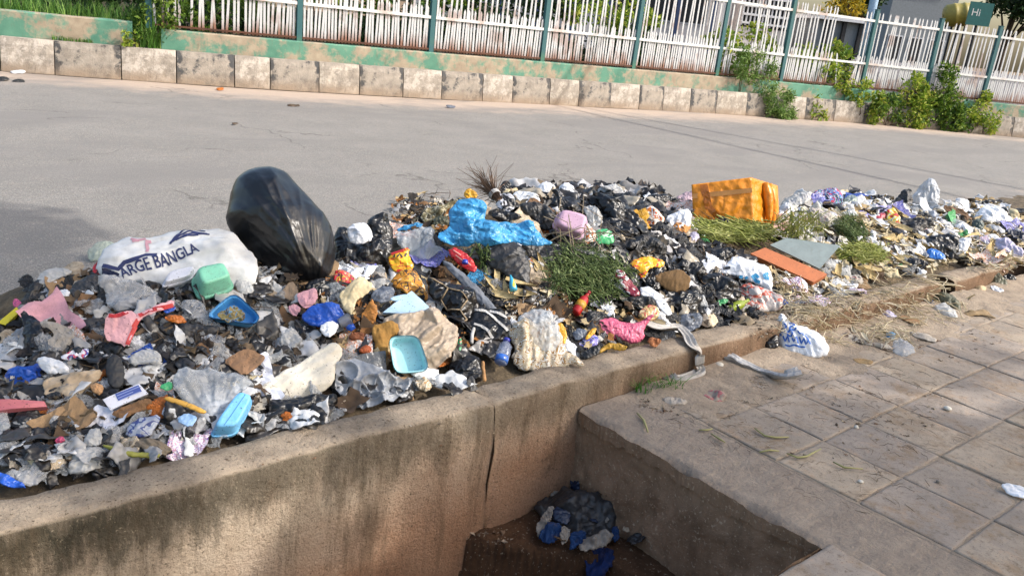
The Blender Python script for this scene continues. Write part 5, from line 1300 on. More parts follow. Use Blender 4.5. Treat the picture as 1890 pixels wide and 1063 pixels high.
item('waste_bag', 'wide dull black bag right of the smooth black bag', 'bag', 'L5', [(1090,592),(1280,600),(1490,610),(1690,690),(1560,690),(1440,720),(1290,770),(1200,790),(1180,700)], BLK2, .3, .6, lift=.08, res=22, noun='wide dull bag', fold=10)
item('plastic_bag', 'orange yellow bag on the ridge left of the twig broom', 'bag', 'L5', [(655,205),(690,158),(760,178),(775,235),(690,248)], YELF, .6, .7, tilt=.6, lift=.08, noun='orange ridge bag')
item('food_waste', 'dry leaves and pale scraps on the ridge left of the blue sheet', 'dry leaves', 'L5', [(330,420),(350,300),(430,290),(520,285),(570,260),(650,230),(650,270),(560,340),(545,440),(400,480)], printed('dry_scraps', [(2, '5d5238'), (2, '7e7556'), (1, 'b5ad99'), (2, '3f3826')], 26, .9), .4, 1.2, lift=.02, noun='ridge scraps')
item('plastic_bag', 'olive brown bag left of the sky blue sheet', 'bag', 'L5', [(385,425),(430,385),(525,368),(562,440),(470,475)], OLIVE, .4, .8, lift=.06, noun='olive bag')
tray('lilac pink foam container lying among black bags on the heap top', 'food box', 'L5', [(1408,335),(1650,395),(1590,585),(1345,470)], .07, .8, FOAML, 'down', 'foam_container', .65, .1, 'lilac foam container')
item('plastic_bag', 'left of two bright white bags on the ridge', 'bag', 'L5', [(1235,185),(1262,125),(1310,98),(1405,160),(1370,225),(1280,255)], WHITE2, .7, .5, tilt=.6, lift=.06, noun='left ridge white bag')
item('plastic_bag', 'right of two bright white bags on the ridge, behind the knot', 'bag', 'L5', [(1398,165),(1470,106),(1530,155),(1542,225),(1470,250),(1410,225)], WHITE2, .7, .5, tilt=.6, lift=.06, noun='right ridge white bag')
item('waste_bag', 'black bag with its knot upright in front of two white bags', 'bag', 'L5', [(1350,180),(1392,168),(1420,215),(1440,240),(1545,280),(1552,355),(1400,345),(1290,270),(1380,245),(1378,215)], BLK, .6, .7, tilt=.6, lift=.1, noun='knotted black bag', gather=(1395,200))
item('waste_bag', 'glossy black bag between the blue sheet and the twig broom', 'bag', 'L5', [(875,340),(950,318),(1092,365),(1125,402),(950,415),(880,395)], BLK, .5, .9, lift=.05, noun='glossy broom bag')
item('waste_bag', 'crumpled black bag left of the lilac foam container', 'bag', 'L5', [(1075,300),(1200,275),(1330,300),(1385,385),(1355,490),(1265,475),(1220,400),(1135,370)], BLK2, .5, .9, lift=.07, res=22, noun='bag left of lilac box')
item('waste_bag', 'small black bag standing up right of the twig broom', 'bag', 'L5', [(935,195),(955,120),(1000,97),(1035,130),(1000,205),(960,220)], BLK, .5, .8, tilt=.7, lift=.06, noun='upright black bag')
item('plastic_bag', 'black and white striped bag below the upright black bag', 'bag', 'L5', [(925,215),(1000,190),(1060,220),(1080,290),(1030,350),(950,330),(915,280)], P_BWB, .5, .9, lift=.06, noun='striped bag')
item('plastic_bag', 'long white bag on the ridge between striped bag and white pair', 'bag', 'L5', [(1035,215),(1080,180),(1140,188),(1250,210),(1265,275),(1170,288),(1080,270)], WHITEF, .5, .8, lift=.06, noun='long white bag')
item('waste_bag', 'black scrap of bag behind the long white bag', 'bag', 'L5', [(1050,160),(1100,142),(1180,180),(1260,200),(1230,235),(1130,195)], BLK2, .5, .8, lift=.05, noun='rear black scrap')
item('yellow_cloth', 'yellow and brown patterned packaging below the yellow snack packet', 'packaging', 'L5', [(85,865),(150,815),(230,795),(290,815),(345,900),(385,1000),(375,1062),(290,1020),(170,980),(110,930)], P_ORP, .4, .7, lift=.06, res=22, noun='brown patterned pack')
item('snack_packet', 'yellow snack packet with red print below the crumpled black bag', 'packet', 'L3', [(1425,795),(1460,748),(1602,706),(1592,780),(1648,885),(1560,895),(1470,905)], P_YEL, .4, .45, tilt=.6, lift=.08, noun='yellow snack packet', key='ysnack')
strokes('ysnack', 'L3', [[(1455,765),(1590,722)]], 26, REDLINE, 'red_band', .002)
strokes('ysnack', 'L3', [[(1500,800),(1520,770),(1540,800)], [(1475,800),(1480,775)], [(1560,790),(1575,760)]], 12, BLKINK, 'print', .003)
item('clothing', 'grey trouser leg of cloth running down beside the netted bag', 'cloth', 'L5', [(475,715),(560,745),(700,850),(790,960),(930,1100),(880,1140),(780,1060),(690,960),(600,860)], cloth('slate_grey_cloth', '60646c', '787d86', dirt=.2), .35, .4, lift=.06, res=20, noun='grey trouser leg', fold=-45)
lathe('small blue bottle cap on the grey trouser leg', 'bottle cap', 'L5', (650,905), (652,875), [(0, 22), (.1, 24), (.8, 22), (1, 18)], rigid('blue_cap', '2a3fa0', .35, .1, False), 'stopper', .12)
# netted black bag
item('waste_bag', 'black bag wrapped in tan string netting in the middle of the heap', 'bag', 'L6', [(395,-50),(500,-20),(620,10),(760,40),(838,110),(838,230),(800,330),(740,400),(670,390),(610,300),(560,190),(440,140)], BLK, .6, .7, tilt=.6, lift=.06, res=26, noun='netted bag', key='net')
def netting():
    o, fr, c, L = ITEMS['net']; V = []; F = []; a = .058; bv = BVHTree.FromPolygons([v.co.copy() for v in o.data.vertices], [tuple(p.vertices) for p in o.data.polygons])
    sg = set()
    for j in range(-9, 10):
        for i in range(-9, 10):
            cx_ = a*1.5*i; cy_ = a*math.sqrt(3)*(j+.5*(i % 2))
            for k in range(6):
                p = (round(cx_+a*math.cos(k*math.pi/3), 4), round(cy_+a*math.sin(k*math.pi/3), 4)); q = (round(cx_+a*math.cos((k+1)*math.pi/3), 4), round(cy_+a*math.sin((k+1)*math.pi/3), 4))
                sg.add((min(p, q), max(p, q)))
    def wp(p): return Vector((p[0]+.022*nz(p[0]*14, p[1]*14, 1), p[1]*.8+.022*nz(p[0]*14, p[1]*14, 7)))
    for p, q in sg:
        P0, P1 = wp(p), wp(q); pts = []
        for k in range(4):
            s = P0.lerp(P1, k/3); h_ = bv.ray_cast(Vector((s.x, s.y, 2)), Vector((0, 0, -1)))
            if not h_[0]: pts = None; break
            pts.append((s.x, s.y, h_[0].z+.004))
        if pts: tube(V, F, pts, .0042, 4)
    mesh('netting', V, F, cloth('tan_cord', '8d7a5e', 'a5927a'), True, o)
netting()
item('cloth_scrap', 'crumpled beige cloth heaped over the turquoise foam tray', 'cloth', 'L6', [(5,345),(80,290),(330,268),(460,238),(540,255),(660,360),(705,445),(685,545),(640,625),(540,725),(470,765),(405,705),(300,575),(190,545),(195,480),(160,450),(150,385)], plastic('beige_film', 'b8a58f', .45, .7, 12, alpha=.92, dirt=.35), .2, .95, tilt=.55, lift=.1, res=36, fold=50, noun='beige cloth', anchor=(420,660))
item('waste_bag', 'black bag with white straps right of the beige cloth', 'bag', 'L6', [(820,255),(880,218),(1080,228),(1135,330),(1185,425),(1155,545),(960,605),(840,615),(765,560),(755,465),(725,430),(780,330)], BLK, .55, .6, tilt=.6, lift=.04, res=24, noun='strapped black bag', key='strap')
strokes('strap', 'L6', [[(830,250),(920,265),(1000,330),(1060,400),(1110,455)], [(820,385),(880,410),(930,450),(985,515)], [(960,262),(1040,290),(1110,325)]], 24, WSTRAP, 'strap', .006)
item('waste_bag', 'round tied black bag at the kerb below the strapped bag', 'bag', 'L6', [(598,725),(640,690),(680,668),(800,640),(885,660),(905,800),(890,885),(700,885),(612,825)], BLK, .8, .35, tilt=.6, lift=.0, res=22, noun='round black bag', gather=(905,790))
ro, rp = lathe('crushed clear water bottle with blue cap at the kerb', 'bottle', 'L6', (1030,800), (1085,590), [(0, 40), (.04, 52), (.2, 62), (.3, 54), (.45, 64), (.6, 58), (.75, 60), (.85, 40), (.92, 26), (1, 24)], plastic('clear_bottle', '9aa4bd', .12, .25, alpha=.55, dirt=.2), 'bottle', .05, 'crushed bottle', crush=.35)
rp('label', .08, .3, 58, 60, rigid('blue_bottle_label', '2f62b5', .4, .2)); rp('cap', .93, 1.05, 30, 30, rigid('violet_cap', '2b2f8c', .35, .1, False))
item('plastic_bag', 'torn clear food bag spilling cream scraps onto the kerb', 'food bag', 'L6', [(1125,425),(1200,360),(1290,328),(1360,370),(1480,328),(1525,295),(1565,440),(1605,560),(1765,695),(1775,742),(1600,725),(1400,775),(1240,775),(1165,690),(1175,540)], FOOD, .35, .8, tilt=.5, lift=.05, res=34, fold=75, noun='torn food bag')
item('plastic_bag', 'clear film over the torn food bag of cream scraps', 'plastic film', 'L6', [(1200,300),(1300,240),(1420,220),(1520,280),(1600,560),(1500,640),(1330,560),(1230,450)], CLEAR, .5, 1.0, tilt=.5, lift=.1, res=24, noun='clear film')
item('wrapper', 'yellow plastic scrap right of the torn food bag', 'wrapper', 'L6', [(1548,362),(1600,358),(1645,460),(1615,560),(1565,465)], YELF, .3, .4, tilt=.6, lift=.08, noun='yellow scrap')
ro, rp = lathe('red sauce bottle lying behind the pink bag', 'bottle', 'L6', (1655,365), (1775,185), [(0, 30), (.05, 42), (.5, 45), (.68, 40), (.8, 20), (.95, 14), (1, 14)], rigid('red_bottle', 'a51d1e', .3, .2, False), 'bottle', .07, 'red bottle')
rp('label', .25, .5, 45.5, 46, rigid('yellow_label', 'b8862a', .5, .2)); rp('cap', .94, 1.05, 18, 17, rigid('dark_red_cap', '7d1416', .35, .1, False))
item('wrapper', 'green and red strip of wrapper right of the beige cloth', 'wrapper', 'L6', [(672,640),(680,560),(695,480),(720,495),(714,600),(690,645)], printed('green_red_strip', [(3, '2f8a57'), (2, 'b04a4a'), (1, 'c9c4bc')], 12), .3, .4, tilt=.6, lift=.06, noun='green red strip')
V = []; F = []; pts_ = [hit(*p)+Vector((0, -.02, .05)) for p in PX('L6', [(772,612),(775,540),(790,490),(828,452)])]; tube(V, F, pts_, .008, 6)
tag(mesh('strap', V, F, WSTRAP, True), 'loose white strap left of the strapped black bag', 'strap')
item('wood_scrap', 'splinter of brown wood standing at the kerb by the round bag', 'wood', 'L6', [(886,690),(918,690),(922,760),(936,865),(900,872),(896,770)], rigid('splinter', '9a7146', .8, .3, False), .4, .3, tilt=.7, lift=.05, noun='wood splinter', res=10)
lathe('tiny blue and yellow bottle standing in the dry husks', 'bottle', 'L6', (1135,185), (1108,50), [(0, 28), (.05, 34), (.4, 30), (.7, 18), (.95, 8), (1, 5)], printed('blue_yellow_bottle', [(2, '3aa0c0'), (1, 'c9c43a'), (1, 'b8c0b0')], 10), 'bottle', .08, 'tiny bottle')
# ---- twig broom
def broom():
    pb = hit(*PX('L5', [(905,325)])[0])+Vector((0, -.03, .06)); dm = depth_of(pb); tp = CAM+ray(*PX('L5', [(770,60)])[0])*(dm+.15)
    ax = tp-pb; L = ax.length; ax.normalize(); s1 = ax.cross(FWD).normalized(); s2 = ax.cross(s1); V = []; F = []; r = random.Random(3)
    root = bpy.data.objects.new('broom', None); COL.objects.link(root); root.location = pb; tag(root, 'bundle of brown broom twigs sticking up on the ridge behind the blue sheet', 'broom')
    for _ in range(130):
        a, b = r.gauss(0, 1), r.gauss(0, 1); l = L*r.uniform(.55, 1.12); k = r.uniform(.6, 1)
        pts = [s1*a*.008+s2*b*.008, ax*l*.5+(s1*a+s2*b)*.022*k, ax*l*.8+(s1*a+s2*b)*.05*k+s1*r.gauss(0, .01), ax*l+(s1*a+s2*b)*.085*k+s1*r.gauss(0, .02)]
        tube(V, F, pts, .0026, 3, [1, .8, .55, .3])
    mesh('twigs', V, F, multi('broom_twigs', ['5b4433', '6f543f', '4a382a', '856a52'], .8), False, root)
    V = []; F = []
    for s in (.16, .2, .24):
        tube(V, F, [ax*L*s+(s1*math.cos(t)+s2*math.sin(t))*.03 for t in np.linspace(0, 6.4, 13)], .004, 4)
    mesh('binding', V, F, WSTRAP, True, root); HEROES.append((890, 350, 'twig broom'))
broom()
# ---- right of the middle
def black_heap(lab, crop, pts, noun, mat=BLK, **k): item('waste_bag', lab, 'bag', crop, pts, mat, k.pop('puff', .45), k.pop('crease', 1.0), lift=k.pop('lift', .04), noun=noun, **k)
black_heap('long crumpled black bag behind the lilac foam container', 'R1', [(170,180),(240,185),(340,240),(470,290),(560,400),(540,470),(430,480),(330,420),(260,330)], 'long crumpled bag', res=26, fold=-30)
black_heap('crumpled black bag above the green packet', 'R1', [(290,380),(400,400),(520,470),(560,540),(420,580),(350,560),(330,480),(270,450)], 'bag above green packet', res=22)
black_heap('shredded black film between the green packet and snack wrappers', 'R1', [(400,590),(560,520),(700,560),(790,620),(760,690),(600,670),(480,660),(400,650)], 'shredded black film', BLK2, res=24)
black_heap('finger pleated black bag under the orange and white wrapper', 'R1', [(660,470),(750,440),(830,500),(840,560),(720,540),(650,510)], 'pleated black bag', fold=80)
black_heap('black bag with bluish sheen on the ridge left of the orange box', 'R1', [(570,250),(630,205),(760,205),(830,230),(790,300),(680,310),(600,290)], 'bluish ridge bag')
black_heap('small tied black bag leaning on the orange box', 'R1', [(1138,400),(1200,368),(1240,400),(1275,455),(1252,495),(1160,445)], 'tied black bag', lift=.1)
black_heap('dark purple black bag above the white bag with blue letters', 'R1', [(1075,690),(1180,625),(1300,640),(1320,690),(1180,740),(1100,770)], 'purple black bag', lift=.05)
black_heap('shiny black bag with yellow lining right of the shredded film', 'R1', [(830,620),(950,590),(1060,640),(1070,700),(960,690),(850,660)], 'shiny black bag')
black_heap('black bag with grey creases above the brown paper sack', 'R2', [(800,120),(860,70),(960,72),(1045,150),(1030,200),(960,215),(900,170)], 'creased grey black bag', lift=.06)
black_heap('large torn black bag in front of the white bag with blue letters', 'R2', [(960,230),(1040,190),(1160,190),(1300,275),(1290,390),(1180,410),(1080,380),(1000,330)], 'large torn bag', res=26, lift=.07)
black_heap('sooty black bag under the brown paper sack', 'R2', [(690,320),(800,320),(960,310),(1010,380),(960,480),(840,500),(760,440)], 'sooty bag', res=22, lift=.05)
black_heap('black bag around the left side of the brown paper sack', 'R2', [(560,240),(640,140),(690,130),(680,200),(700,300),(640,310),(590,280)], 'bag hugging the sack', lift=.07)
black_heap('low black bag below the white plastic strap', 'R2', [(430,370),(520,340),(620,350),(660,420),(600,440),(480,420)], 'low black bag', BLK2, lift=.05)
black_heap('black bag lying behind the pink bag', 'R2', [(110,480),(250,460),(330,520),(220,560),(170,590),(110,570)], 'bag behind pink bag', BLK2, lift=.04)
item('snack_packet', 'green snack packet lying right of the lilac foam container', 'packet', 'R1', [(195,490),(330,482),(362,590),(290,600),(215,592)], P_GRN, .35, .4, lift=.1, noun='green packet')
item('wrapper', 'orange and white wrapper stuck to the lilac foam container', 'wrapper', 'R1', [(110,450),(160,430),(220,530),(200,600),(110,620),(90,560)], P_WOR, .4, .7, lift=.1, noun='orange white scrap')
item('plastic_bag', 'cream white tattered film right of the lilac foam container', 'bag', 'R1', [(110,300),(190,275),(250,360),(280,450),(200,470),(140,400)], MILKY, .4, 1.1, lift=.08, noun='tattered film')
item('food_wrapper', 'white food wrapper with orange stains on the ridge', 'wrapper', 'R1', [(575,350),(640,285),(705,335),(765,410),(665,475),(605,410)], P_WOR, .4, .7, tilt=.55, lift=.09, noun='stained food wrapper')
item('food_wrapper', 'white bag of bread crusts left of the orange box', 'food bag', 'R1', [(745,390),(850,340),(930,320),(965,350),(960,450),(840,515),(800,450)], WHITE2, .45, .7, tilt=.55, lift=.1, noun='bread crust bag')
item('food_waste', 'orange crusts under the bread bag left of the green stems', 'food waste', 'R1', [(810,440),(950,430),(960,470),(900,530),(830,510)], rigid('crust', 'bb8148', .8, .4), .4, 1.1, lift=.1, noun='orange crusts')
item('food_waste', 'yellow noodles or straw scraps above the bread bag', 'food waste', 'R1', [(770,330),(830,290),(900,310),(900,340),(790,360)], rigid('noodle', 'b79845', .8, .3), .4, 1.2, lift=.09, noun='yellow scraps')
item('plastic_bag', 'thin clear white bag on the ridge behind the long black bag', 'bag', 'R1', [(205,185),(290,130),(390,115),(465,235),(420,262),(320,245)], MILKY, .5, .9, tilt=.6, lift=.04, noun='thin ridge bag')
item('plastic_bag', 'flat clear sheet on the ridge right of the thin white bag', 'bag', 'R1', [(470,270),(520,225),(650,205),(600,275),(520,290)], WHITEF, .3, .8, lift=.05, noun='flat ridge sheet')
item('plastic_bag', 'pinkish clear bag touching the left side of the orange box', 'bag', 'R1', [(825,245),(900,195),(985,175),(985,275),(870,285)], plastic('pinkish_film', 'c3a6b2', .35, .7, alpha=.8), .6, .7, lift=.06, noun='pinkish bag')
item('paper_sheet', 'crumpled white paper scrap left of the green stems', 'paper', 'R1', [(940,520),(990,500),(1030,540),(985,590),(945,570)], LILAC, .5, .9, lift=.08, noun='lilac paper scrap')
item('snack_packet', 'yellow and orange snack packet with red end in a clear wrapper', 'packet', 'R2', [(455,110),(500,68),(620,58),(730,80),(705,135),(620,135),(560,225),(500,165)], P_YEL, .35, .6, lift=.1, noun='orange snack packet')
item('wrapper', 'clear wrapper with maroon stripe left of the orange snack packet', 'wrapper', 'R2', [(335,185),(380,138),(500,268),(545,345),(480,360),(400,280)], P_MAR, .25, .6, lift=.1, noun='maroon striped wrapper')
item('plastic_bag', 'pale clear film edging the maroon striped wrapper', 'bag', 'R2', [(300,220),(345,200),(420,270),(500,350),(440,340),(350,290)], CLEAR, .35, .8, lift=.08, noun='pale film edge')
item('plastic_strap', 'curved white plastic strip left of the brown paper sack', 'strip', 'R2', [(530,292),(590,275),(650,310),(710,360),(785,480),(752,510),(690,460),(640,365),(555,355)], WHITEF, .3, .3, lift=.1, noun='curved white strip', res=18)
item('paper_sack', 'brown paper sack end in the middle of the black bags', 'sack', 'R2', [(618,205),(680,190),(740,158),(860,148),(925,210),(895,312),(795,335),(700,285)], CARD2, .45, .35, tilt=.6, lift=.11, noun='brown paper sack', fold=70)
item('plastic_bag', 'white carrier bag with blue letters right of the black bags', 'bag', 'R2', [(1125,172),(1230,72),(1292,48),(1405,100),(1492,118),(1535,210),(1538,335),(1450,275),(1290,205)], WHITE2, .4, .5, tilt=.55, lift=.09, res=24, noun='blue lettered bag', key='blet')
strokes('blet', 'R2', [[(1285,210),(1310,215)], [(1375,205),(1395,225),(1410,245),(1440,255)], [(1390,215),(1405,200),(1425,225)], [(1470,190),(1490,215),(1500,235),(1470,225),(1465,200)], [(1480,200),(1500,190)], [(1330,212),(1345,226)]], 22, CYANINK, 'print', .003)
strokes('blet', 'R2', [[(1165,140),(1215,145)]], 24, BLKINK, 'print', .003)
item('plastic_bag', 'crumpled clear bag with red print below the blue lettered bag', 'bag', 'R2', [(1285,265),(1400,258),(1500,300),(1618,362),(1605,445),(1500,470),(1400,490),(1320,500),(1305,390)], P_REDW, .45, 1.0, tilt=.5, lift=.05, res=24, noun='red printed bag')
item('plastic_bag', 'bright pink plastic bag lying by the kerb', 'bag', 'R2', [(198,565),(230,520),(330,512),(400,548),(480,560),(560,542),(612,495),(640,500),(600,565),(565,600),(572,665),(490,715),(400,692),(270,668),(215,622)], PINKF, .6, .6, tilt=.55, lift=.03, res=26, noun='bright pink bag')
item('snack_packet', 'beige snack bag with red letters above the pink bag', 'packet', 'R2', [(515,495),(580,418),(665,428),(685,500),(640,540),(560,530)], printed('beige_red_pack', [(4, 'b59a68'), (1.2, 'a8383a'), (2, 'c8b48a')], 18), .4, .5, lift=.06, noun='beige snack bag')
item('plastic_bag', 'blue grey clear bag at the kerb right of the pink bag', 'bag', 'R2', [(775,560),(820,508),(940,478),(1015,500),(1005,575),(920,625),(830,600)], GREYB, .55, .8, lift=.02, res=22, noun='blue grey kerb bag')
item('food_waste', 'bitten white bread roll and bag at the kerb', 'food waste', 'R2', [(1025,475),(1060,448),(1135,530),(1095,592),(1035,585)], rigid('bread', 'cbb79a', .8, .2), .5, .5, lift=.03, noun='bread roll')
item('paper_sheet', 'dirty white paper strip standing above the bread roll', 'paper', 'R2', [(975,370),(1020,335),(1040,400),(1070,470),(1030,500),(990,440)], MILKY, .3, .7, tilt=.6, lift=.06, noun='paper strip')
lathe('olive green glass bottle lying on the kerb', 'bottle', 'R2', (1175,512), (1318,438), [(0, 28), (.04, 36), (.5, 37), (.62, 34), (.78, 16), (.95, 13), (1, 15)], LGREEN, 'bottle', .05, 'olive bottle')
item('plastic_bag', 'dark green plastic scrap above the olive bottle', 'bag', 'R2', [(1055,425),(1110,390),(1190,370),(1210,390),(1120,445)], GREENF, .35, .8, lift=.07, noun='dark green scrap')
item('wrapper', 'blue and purple printed wrapper left of the pink bag', 'wrapper', 'R2', [(65,710),(130,670),(205,640),(245,690),(190,740),(110,765)], P_BLU, .35, .8, lift=.04, noun='purple wrapper')
item('plastic_bag', 'slate grey packet left of the pink bag above the purple wrapper', 'packet', 'R2', [(20,640),(70,590),(140,610),(130,670),(60,690)], plastic('slate_film', '5a6270', .4, .5), .4, .6, lift=.06, noun='slate packet')
item('wrapper', 'yellow strip of wrapper at the left tip of the pink bag', 'wrapper', 'R2', [(120,670),(170,600),(210,590),(200,630),(140,685)], YELF, .25, .4, lift=.09, noun='yellow strip')
item('waste_bag', 'black film on the kerb below the purple wrapper', 'bag', 'R2', [(80,790),(150,740),(240,720),(230,780),(150,830),(100,830)], BLK2, .4, .8, lift=.02, noun='kerb black film')
item('food_peel', 'yellow banana peel below the pink bag on the kerb', 'food waste', 'R2', [(200,770),(280,720),(340,705),(440,735),(420,765),(300,745),(230,790)], rigid('banana_peel', 'a8801f', .6, .4), .4, .8, lift=.02, noun='banana peel')
item('food_peel', 'orange citrus pulp on the kerb right of the pink bag', 'food waste', 'R2', [(595,680),(650,655),(705,700),(645,745),(605,720)], rigid('citrus_pulp', 'a8683a', .7, .3), .5, 1.1, lift=.02, noun='citrus pulp')
# ---- orange parcel
def parcel():
    px = PX('R1', [(962,132),(1430,75),(1640,140),(1450,488),(962,395)])
    g = hit(px[3][0], px[3][1]-6); dB = depth_of(g)-.10; A = CAM+ray(px[1][0], px[1][1])*(dB-.02); B = CAM+ray(px[3][0], px[3][1])*dB
    Lf = CAM+ray(px[0][0], px[0][1])*(dB+.02); Rt = CAM+ray(px[2][0], px[2][1])*(dB+.30)
    e1, e3, e2 = Lf-A, Rt-A, B-A
    root = bpy.data.objects.new('parcel', None); COL.objects.link(root); root.location = B; tag(root, 'orange tape-wrapped parcel box leaning on the heap, largest box in the picture', 'box')
    V = []; F = []
    def face(o_, u, v, nu, nv):
        b = len(V); nn = u.cross(v).normalized()
        for j in range(nv+1):
            for i in range(nu+1):
                s, t = i/nu, j/nv; p = o_+u*s+v*t; ed = min(s, 1-s, t, 1-t)*8
                V.append(p-B+nn*((.016*fbm(p.x*6, p.y*6, p.z*6)+.008*ridged(Vector((p.x*9, p.y*9, p.z*3)))+.0025*math.sin(s*34+nz(t*2, s)*4)*(1 if abs(nn.z) < .7 else 0))*min(1, ed)))
        for j in range(nv):
            for i in range(nu): a = b+j*(nu+1)+i; F.append((a, a+1, a+nu+2, a+nu+1))
    face(A, e1, e2, 34, 24); face(A, e2, e3, 24, 18); face(A, e3, e1, 18, 34); face(A+e3, e2, e1, 24, 34); face(A+e1, e3, e2, 18, 24); face(A+e2, e1, e3, 34, 18)
    bo = mesh('carton', V, F, ORANGE, True, root)
    bmx = bmesh.new(); bmx.from_mesh(bo.data); bmesh.ops.remove_doubles(bmx, verts=bmx.verts, dist=.001); bmesh.ops.recalc_face_normals(bmx, faces=bmx.faces); bmx.to_mesh(bo.data); bmx.free()
    nf = e1.cross(e2).normalized(); nf = nf if nf.dot(CAM-A) > 0 else -nf; nr = e2.cross(e3).normalized(); nr = nr if nr.dot(CAM-A) > 0 else -nr
    V = []; F = []
    for k in range(13):
        s = k/12; V += [A+e1*s+e2*(.20-.02*s)-B+nf*(.012+.003*nz(s*4, 1)), A+e1*s+e2*(.29-.02*s)-B+nf*(.012+.003*nz(s*4, 3))]
    for k in range(12): F.append((2*k, 2*k+1, 2*k+3, 2*k+2))
    mesh('tape', V, F, rigid('brown_tape', 'a8763c', .4, .2, False), False, root)
    V = []; F = []   # hanging loose strips of wrap
    for (s0, t0, s1, t1, wd) in ((.74, .02, .68, .45, .05), (.68, .45, .5, .72, .05), (.5, .72, .52, .99, .03)):
        b = len(V)
        for k in range(7):
            q = k/6; p = A+e1*(s0+(s1-s0)*q)+e2*(t0+(t1-t0)*q); V += [p-B+nf*(.014+.01*math.sin(q*3.1)), p+e1.normalized()*wd-B+nf*(.013)]
        for k in range(6): F.append((b+2*k, b+2*k+1, b+2*k+3, b+2*k+2))
    mesh('loose_wrap', V, F, plastic('dark_orange_wrap', 'b06318', .35, .5), True, root)
    V = []; F = []
    for ss in (.45, .6): tube(V, F, [A+e3*ss-B+e2*q+nr*(.012+.02*math.sin(q*3.14)) for q in np.linspace(.03, .85, 9)], .035, 8, [.5, .9, 1, 1, .9, .8, .7, .6, .2])
    mesh('folded_wrap', V, F, ORANGE, True, root); HEROES.append((1355, 380, 'orange parcel'))
parcel()
board('orange faced plank lying across the heap right of the lettered bag', 'plank', 'P', [(1385,468),(1412,457),(1527,506),(1502,521)], .045, ORB, 'plank', .45, .09, 'orange plank', .0)
board('slate grey panel leaning over the orange plank', 'panel', 'P', [(1421,452),(1452,439),(1551,453),(1513,496)], .012, SLATE, 'panel', .5, .14, 'slate panel', .0, anchor=(1500,500))
item('paper_sheet', 'pink paper sheet under the right end of the orange parcel', 'paper', 'R3', [(0,460),(100,405),(225,372),(228,440),(120,470),(20,475)], rigid('pale_pink_paper', 'cdaa9d', .8, .2), .1, .5, tilt=.45, lift=.08, noun='pink sheet', smooth=False, res=11)
# ---- right end
item('plastic_bag', 'silvery clear bag standing as a peak at the right', 'bag', 'R3', [(1085,200),(1150,130),(1222,62),(1262,110),(1298,165),(1290,270),(1190,290),(1095,260)], plastic('silver_film', 'c2c6cc', .15, .9, 10, alpha=.8, dirt=.1), .7, .9, tilt=.65, lift=.05, res=24, noun='silvery peak bag', gather=(1222,62))
item('waste_bag', 'smoky black bag left of the silvery peak bag', 'bag', 'R3', [(965,240),(1020,162),(1090,138),(1098,270),(1060,310),(985,300)], BLK2, .5, .8, tilt=.6, lift=.04, noun='smoky bag')
item('clothing', 'red and blue patterned cloth bundle on the ridge right of the parcel', 'cloth', 'R3', [(375,205),(440,150),(540,140),(612,200),(605,255),(520,270),(450,255),(375,275)], P_PAT, .5, .9, lift=.05, res=22, noun='patterned bundle')
item('plastic_bag', 'cream white bag between the parcel and patterned bundle', 'bag', 'R3', [(150,265),(230,200),(300,180),(385,158),(375,235),(250,290),(180,300)], MILKY, .5, .8, lift=.05, noun='cream white bag')
item('plastic_bag', 'white plastic hanging beside the right face of the parcel', 'bag', 'R3', [(145,290),(190,245),(250,255),(245,320),(190,365),(150,350)], WHITEF, .5, .8, lift=.06, noun='hanging white bag')
item('clothing', 'grey knitted cloth below the patterned bundle', 'cloth', 'R3', [(225,395),(290,330),(400,280),(525,305),(508,400),(440,440),(340,440),(240,430)], P_KNIT, .4, 1.0, lift=.05, res=22, noun='grey knit')
item('plastic_bag', 'greenish clear bag right of the patterned bundle', 'bag', 'R3', [(605,220),(650,185),(700,200),(710,275),(640,290),(605,270)], PALEG, .5, .8, lift=.06, noun='greenish bag')
item('plastic_bag', 'hazy clear bag below the greenish bag', 'bag', 'R3', [(565,335),(620,295),(690,290),(730,370),(700,415),(620,400)], CLEAR, .5, .8, lift=.07, noun='hazy bag')
item('snack_packet', 'blue and violet packet right of the hazy bag', 'packet', 'R3', [(685,312),(740,300),(805,335),(800,375),(745,372)], P_BLU, .35, .5, lift=.08, noun='violet packet')
item('snack_packet', 'pink red packet between violet packet and green yellow packet', 'packet', 'R3', [(815,345),(900,308),(915,350),(860,390),(820,385)], plastic('rose_pack', 'c2505a', .35, .5), .35, .5, lift=.08, noun='pink red packet')
item('snack_packet', 'red yellow and green packet left of the smoky bag', 'packet', 'R3', [(905,310),(960,275),(1000,330),(1015,400),(985,430),(930,420)], P_RYG, .35, .6, lift=.08, noun='yellow green packet')
black_heap('long black bag below the red yellow green packet', 'R3', [(855,395),(930,370),(1000,340),(1130,370),(1255,385),(1240,415),(1110,490),(1000,470),(915,430)], 'long dark bag', BLK2, res=22)
item('plastic_bag', 'bright white crinkled bag near the right border of the heap', 'bag', 'R3', [(1525,335),(1600,270),(1700,262),(1790,345),(1760,385),(1650,405),(1560,382)], WHITE2, .5, .9, lift=.05, res=22, noun='crinkled white bag')
item('cloth_scrap', 'cream cloth loop at the right of the crinkled white bag', 'cloth', 'R3', [(1775,280),(1830,290),(1865,340),(1830,395),(1760,420),(1790,350)], CREAMC, .4, .7, lift=.05, noun='cream loop')
black_heap('black bag spilling over the blue packet at right', 'R3', [(1150,540),(1200,495),(1250,478),(1400,475),(1435,560),(1400,650),(1340,640),(1200,600)], 'spilling black bag', BLK, res=22, lift=.07)
item('snack_packet', 'bright blue packet lying on the black bag at right', 'packet', 'R3', [(1190,592),(1240,568),(1335,620),(1312,655),(1200,635)], plastic('bright_blue_pack', '2a72c8', .3, .5), .4, .5, lift=.13, noun='bright blue packet')
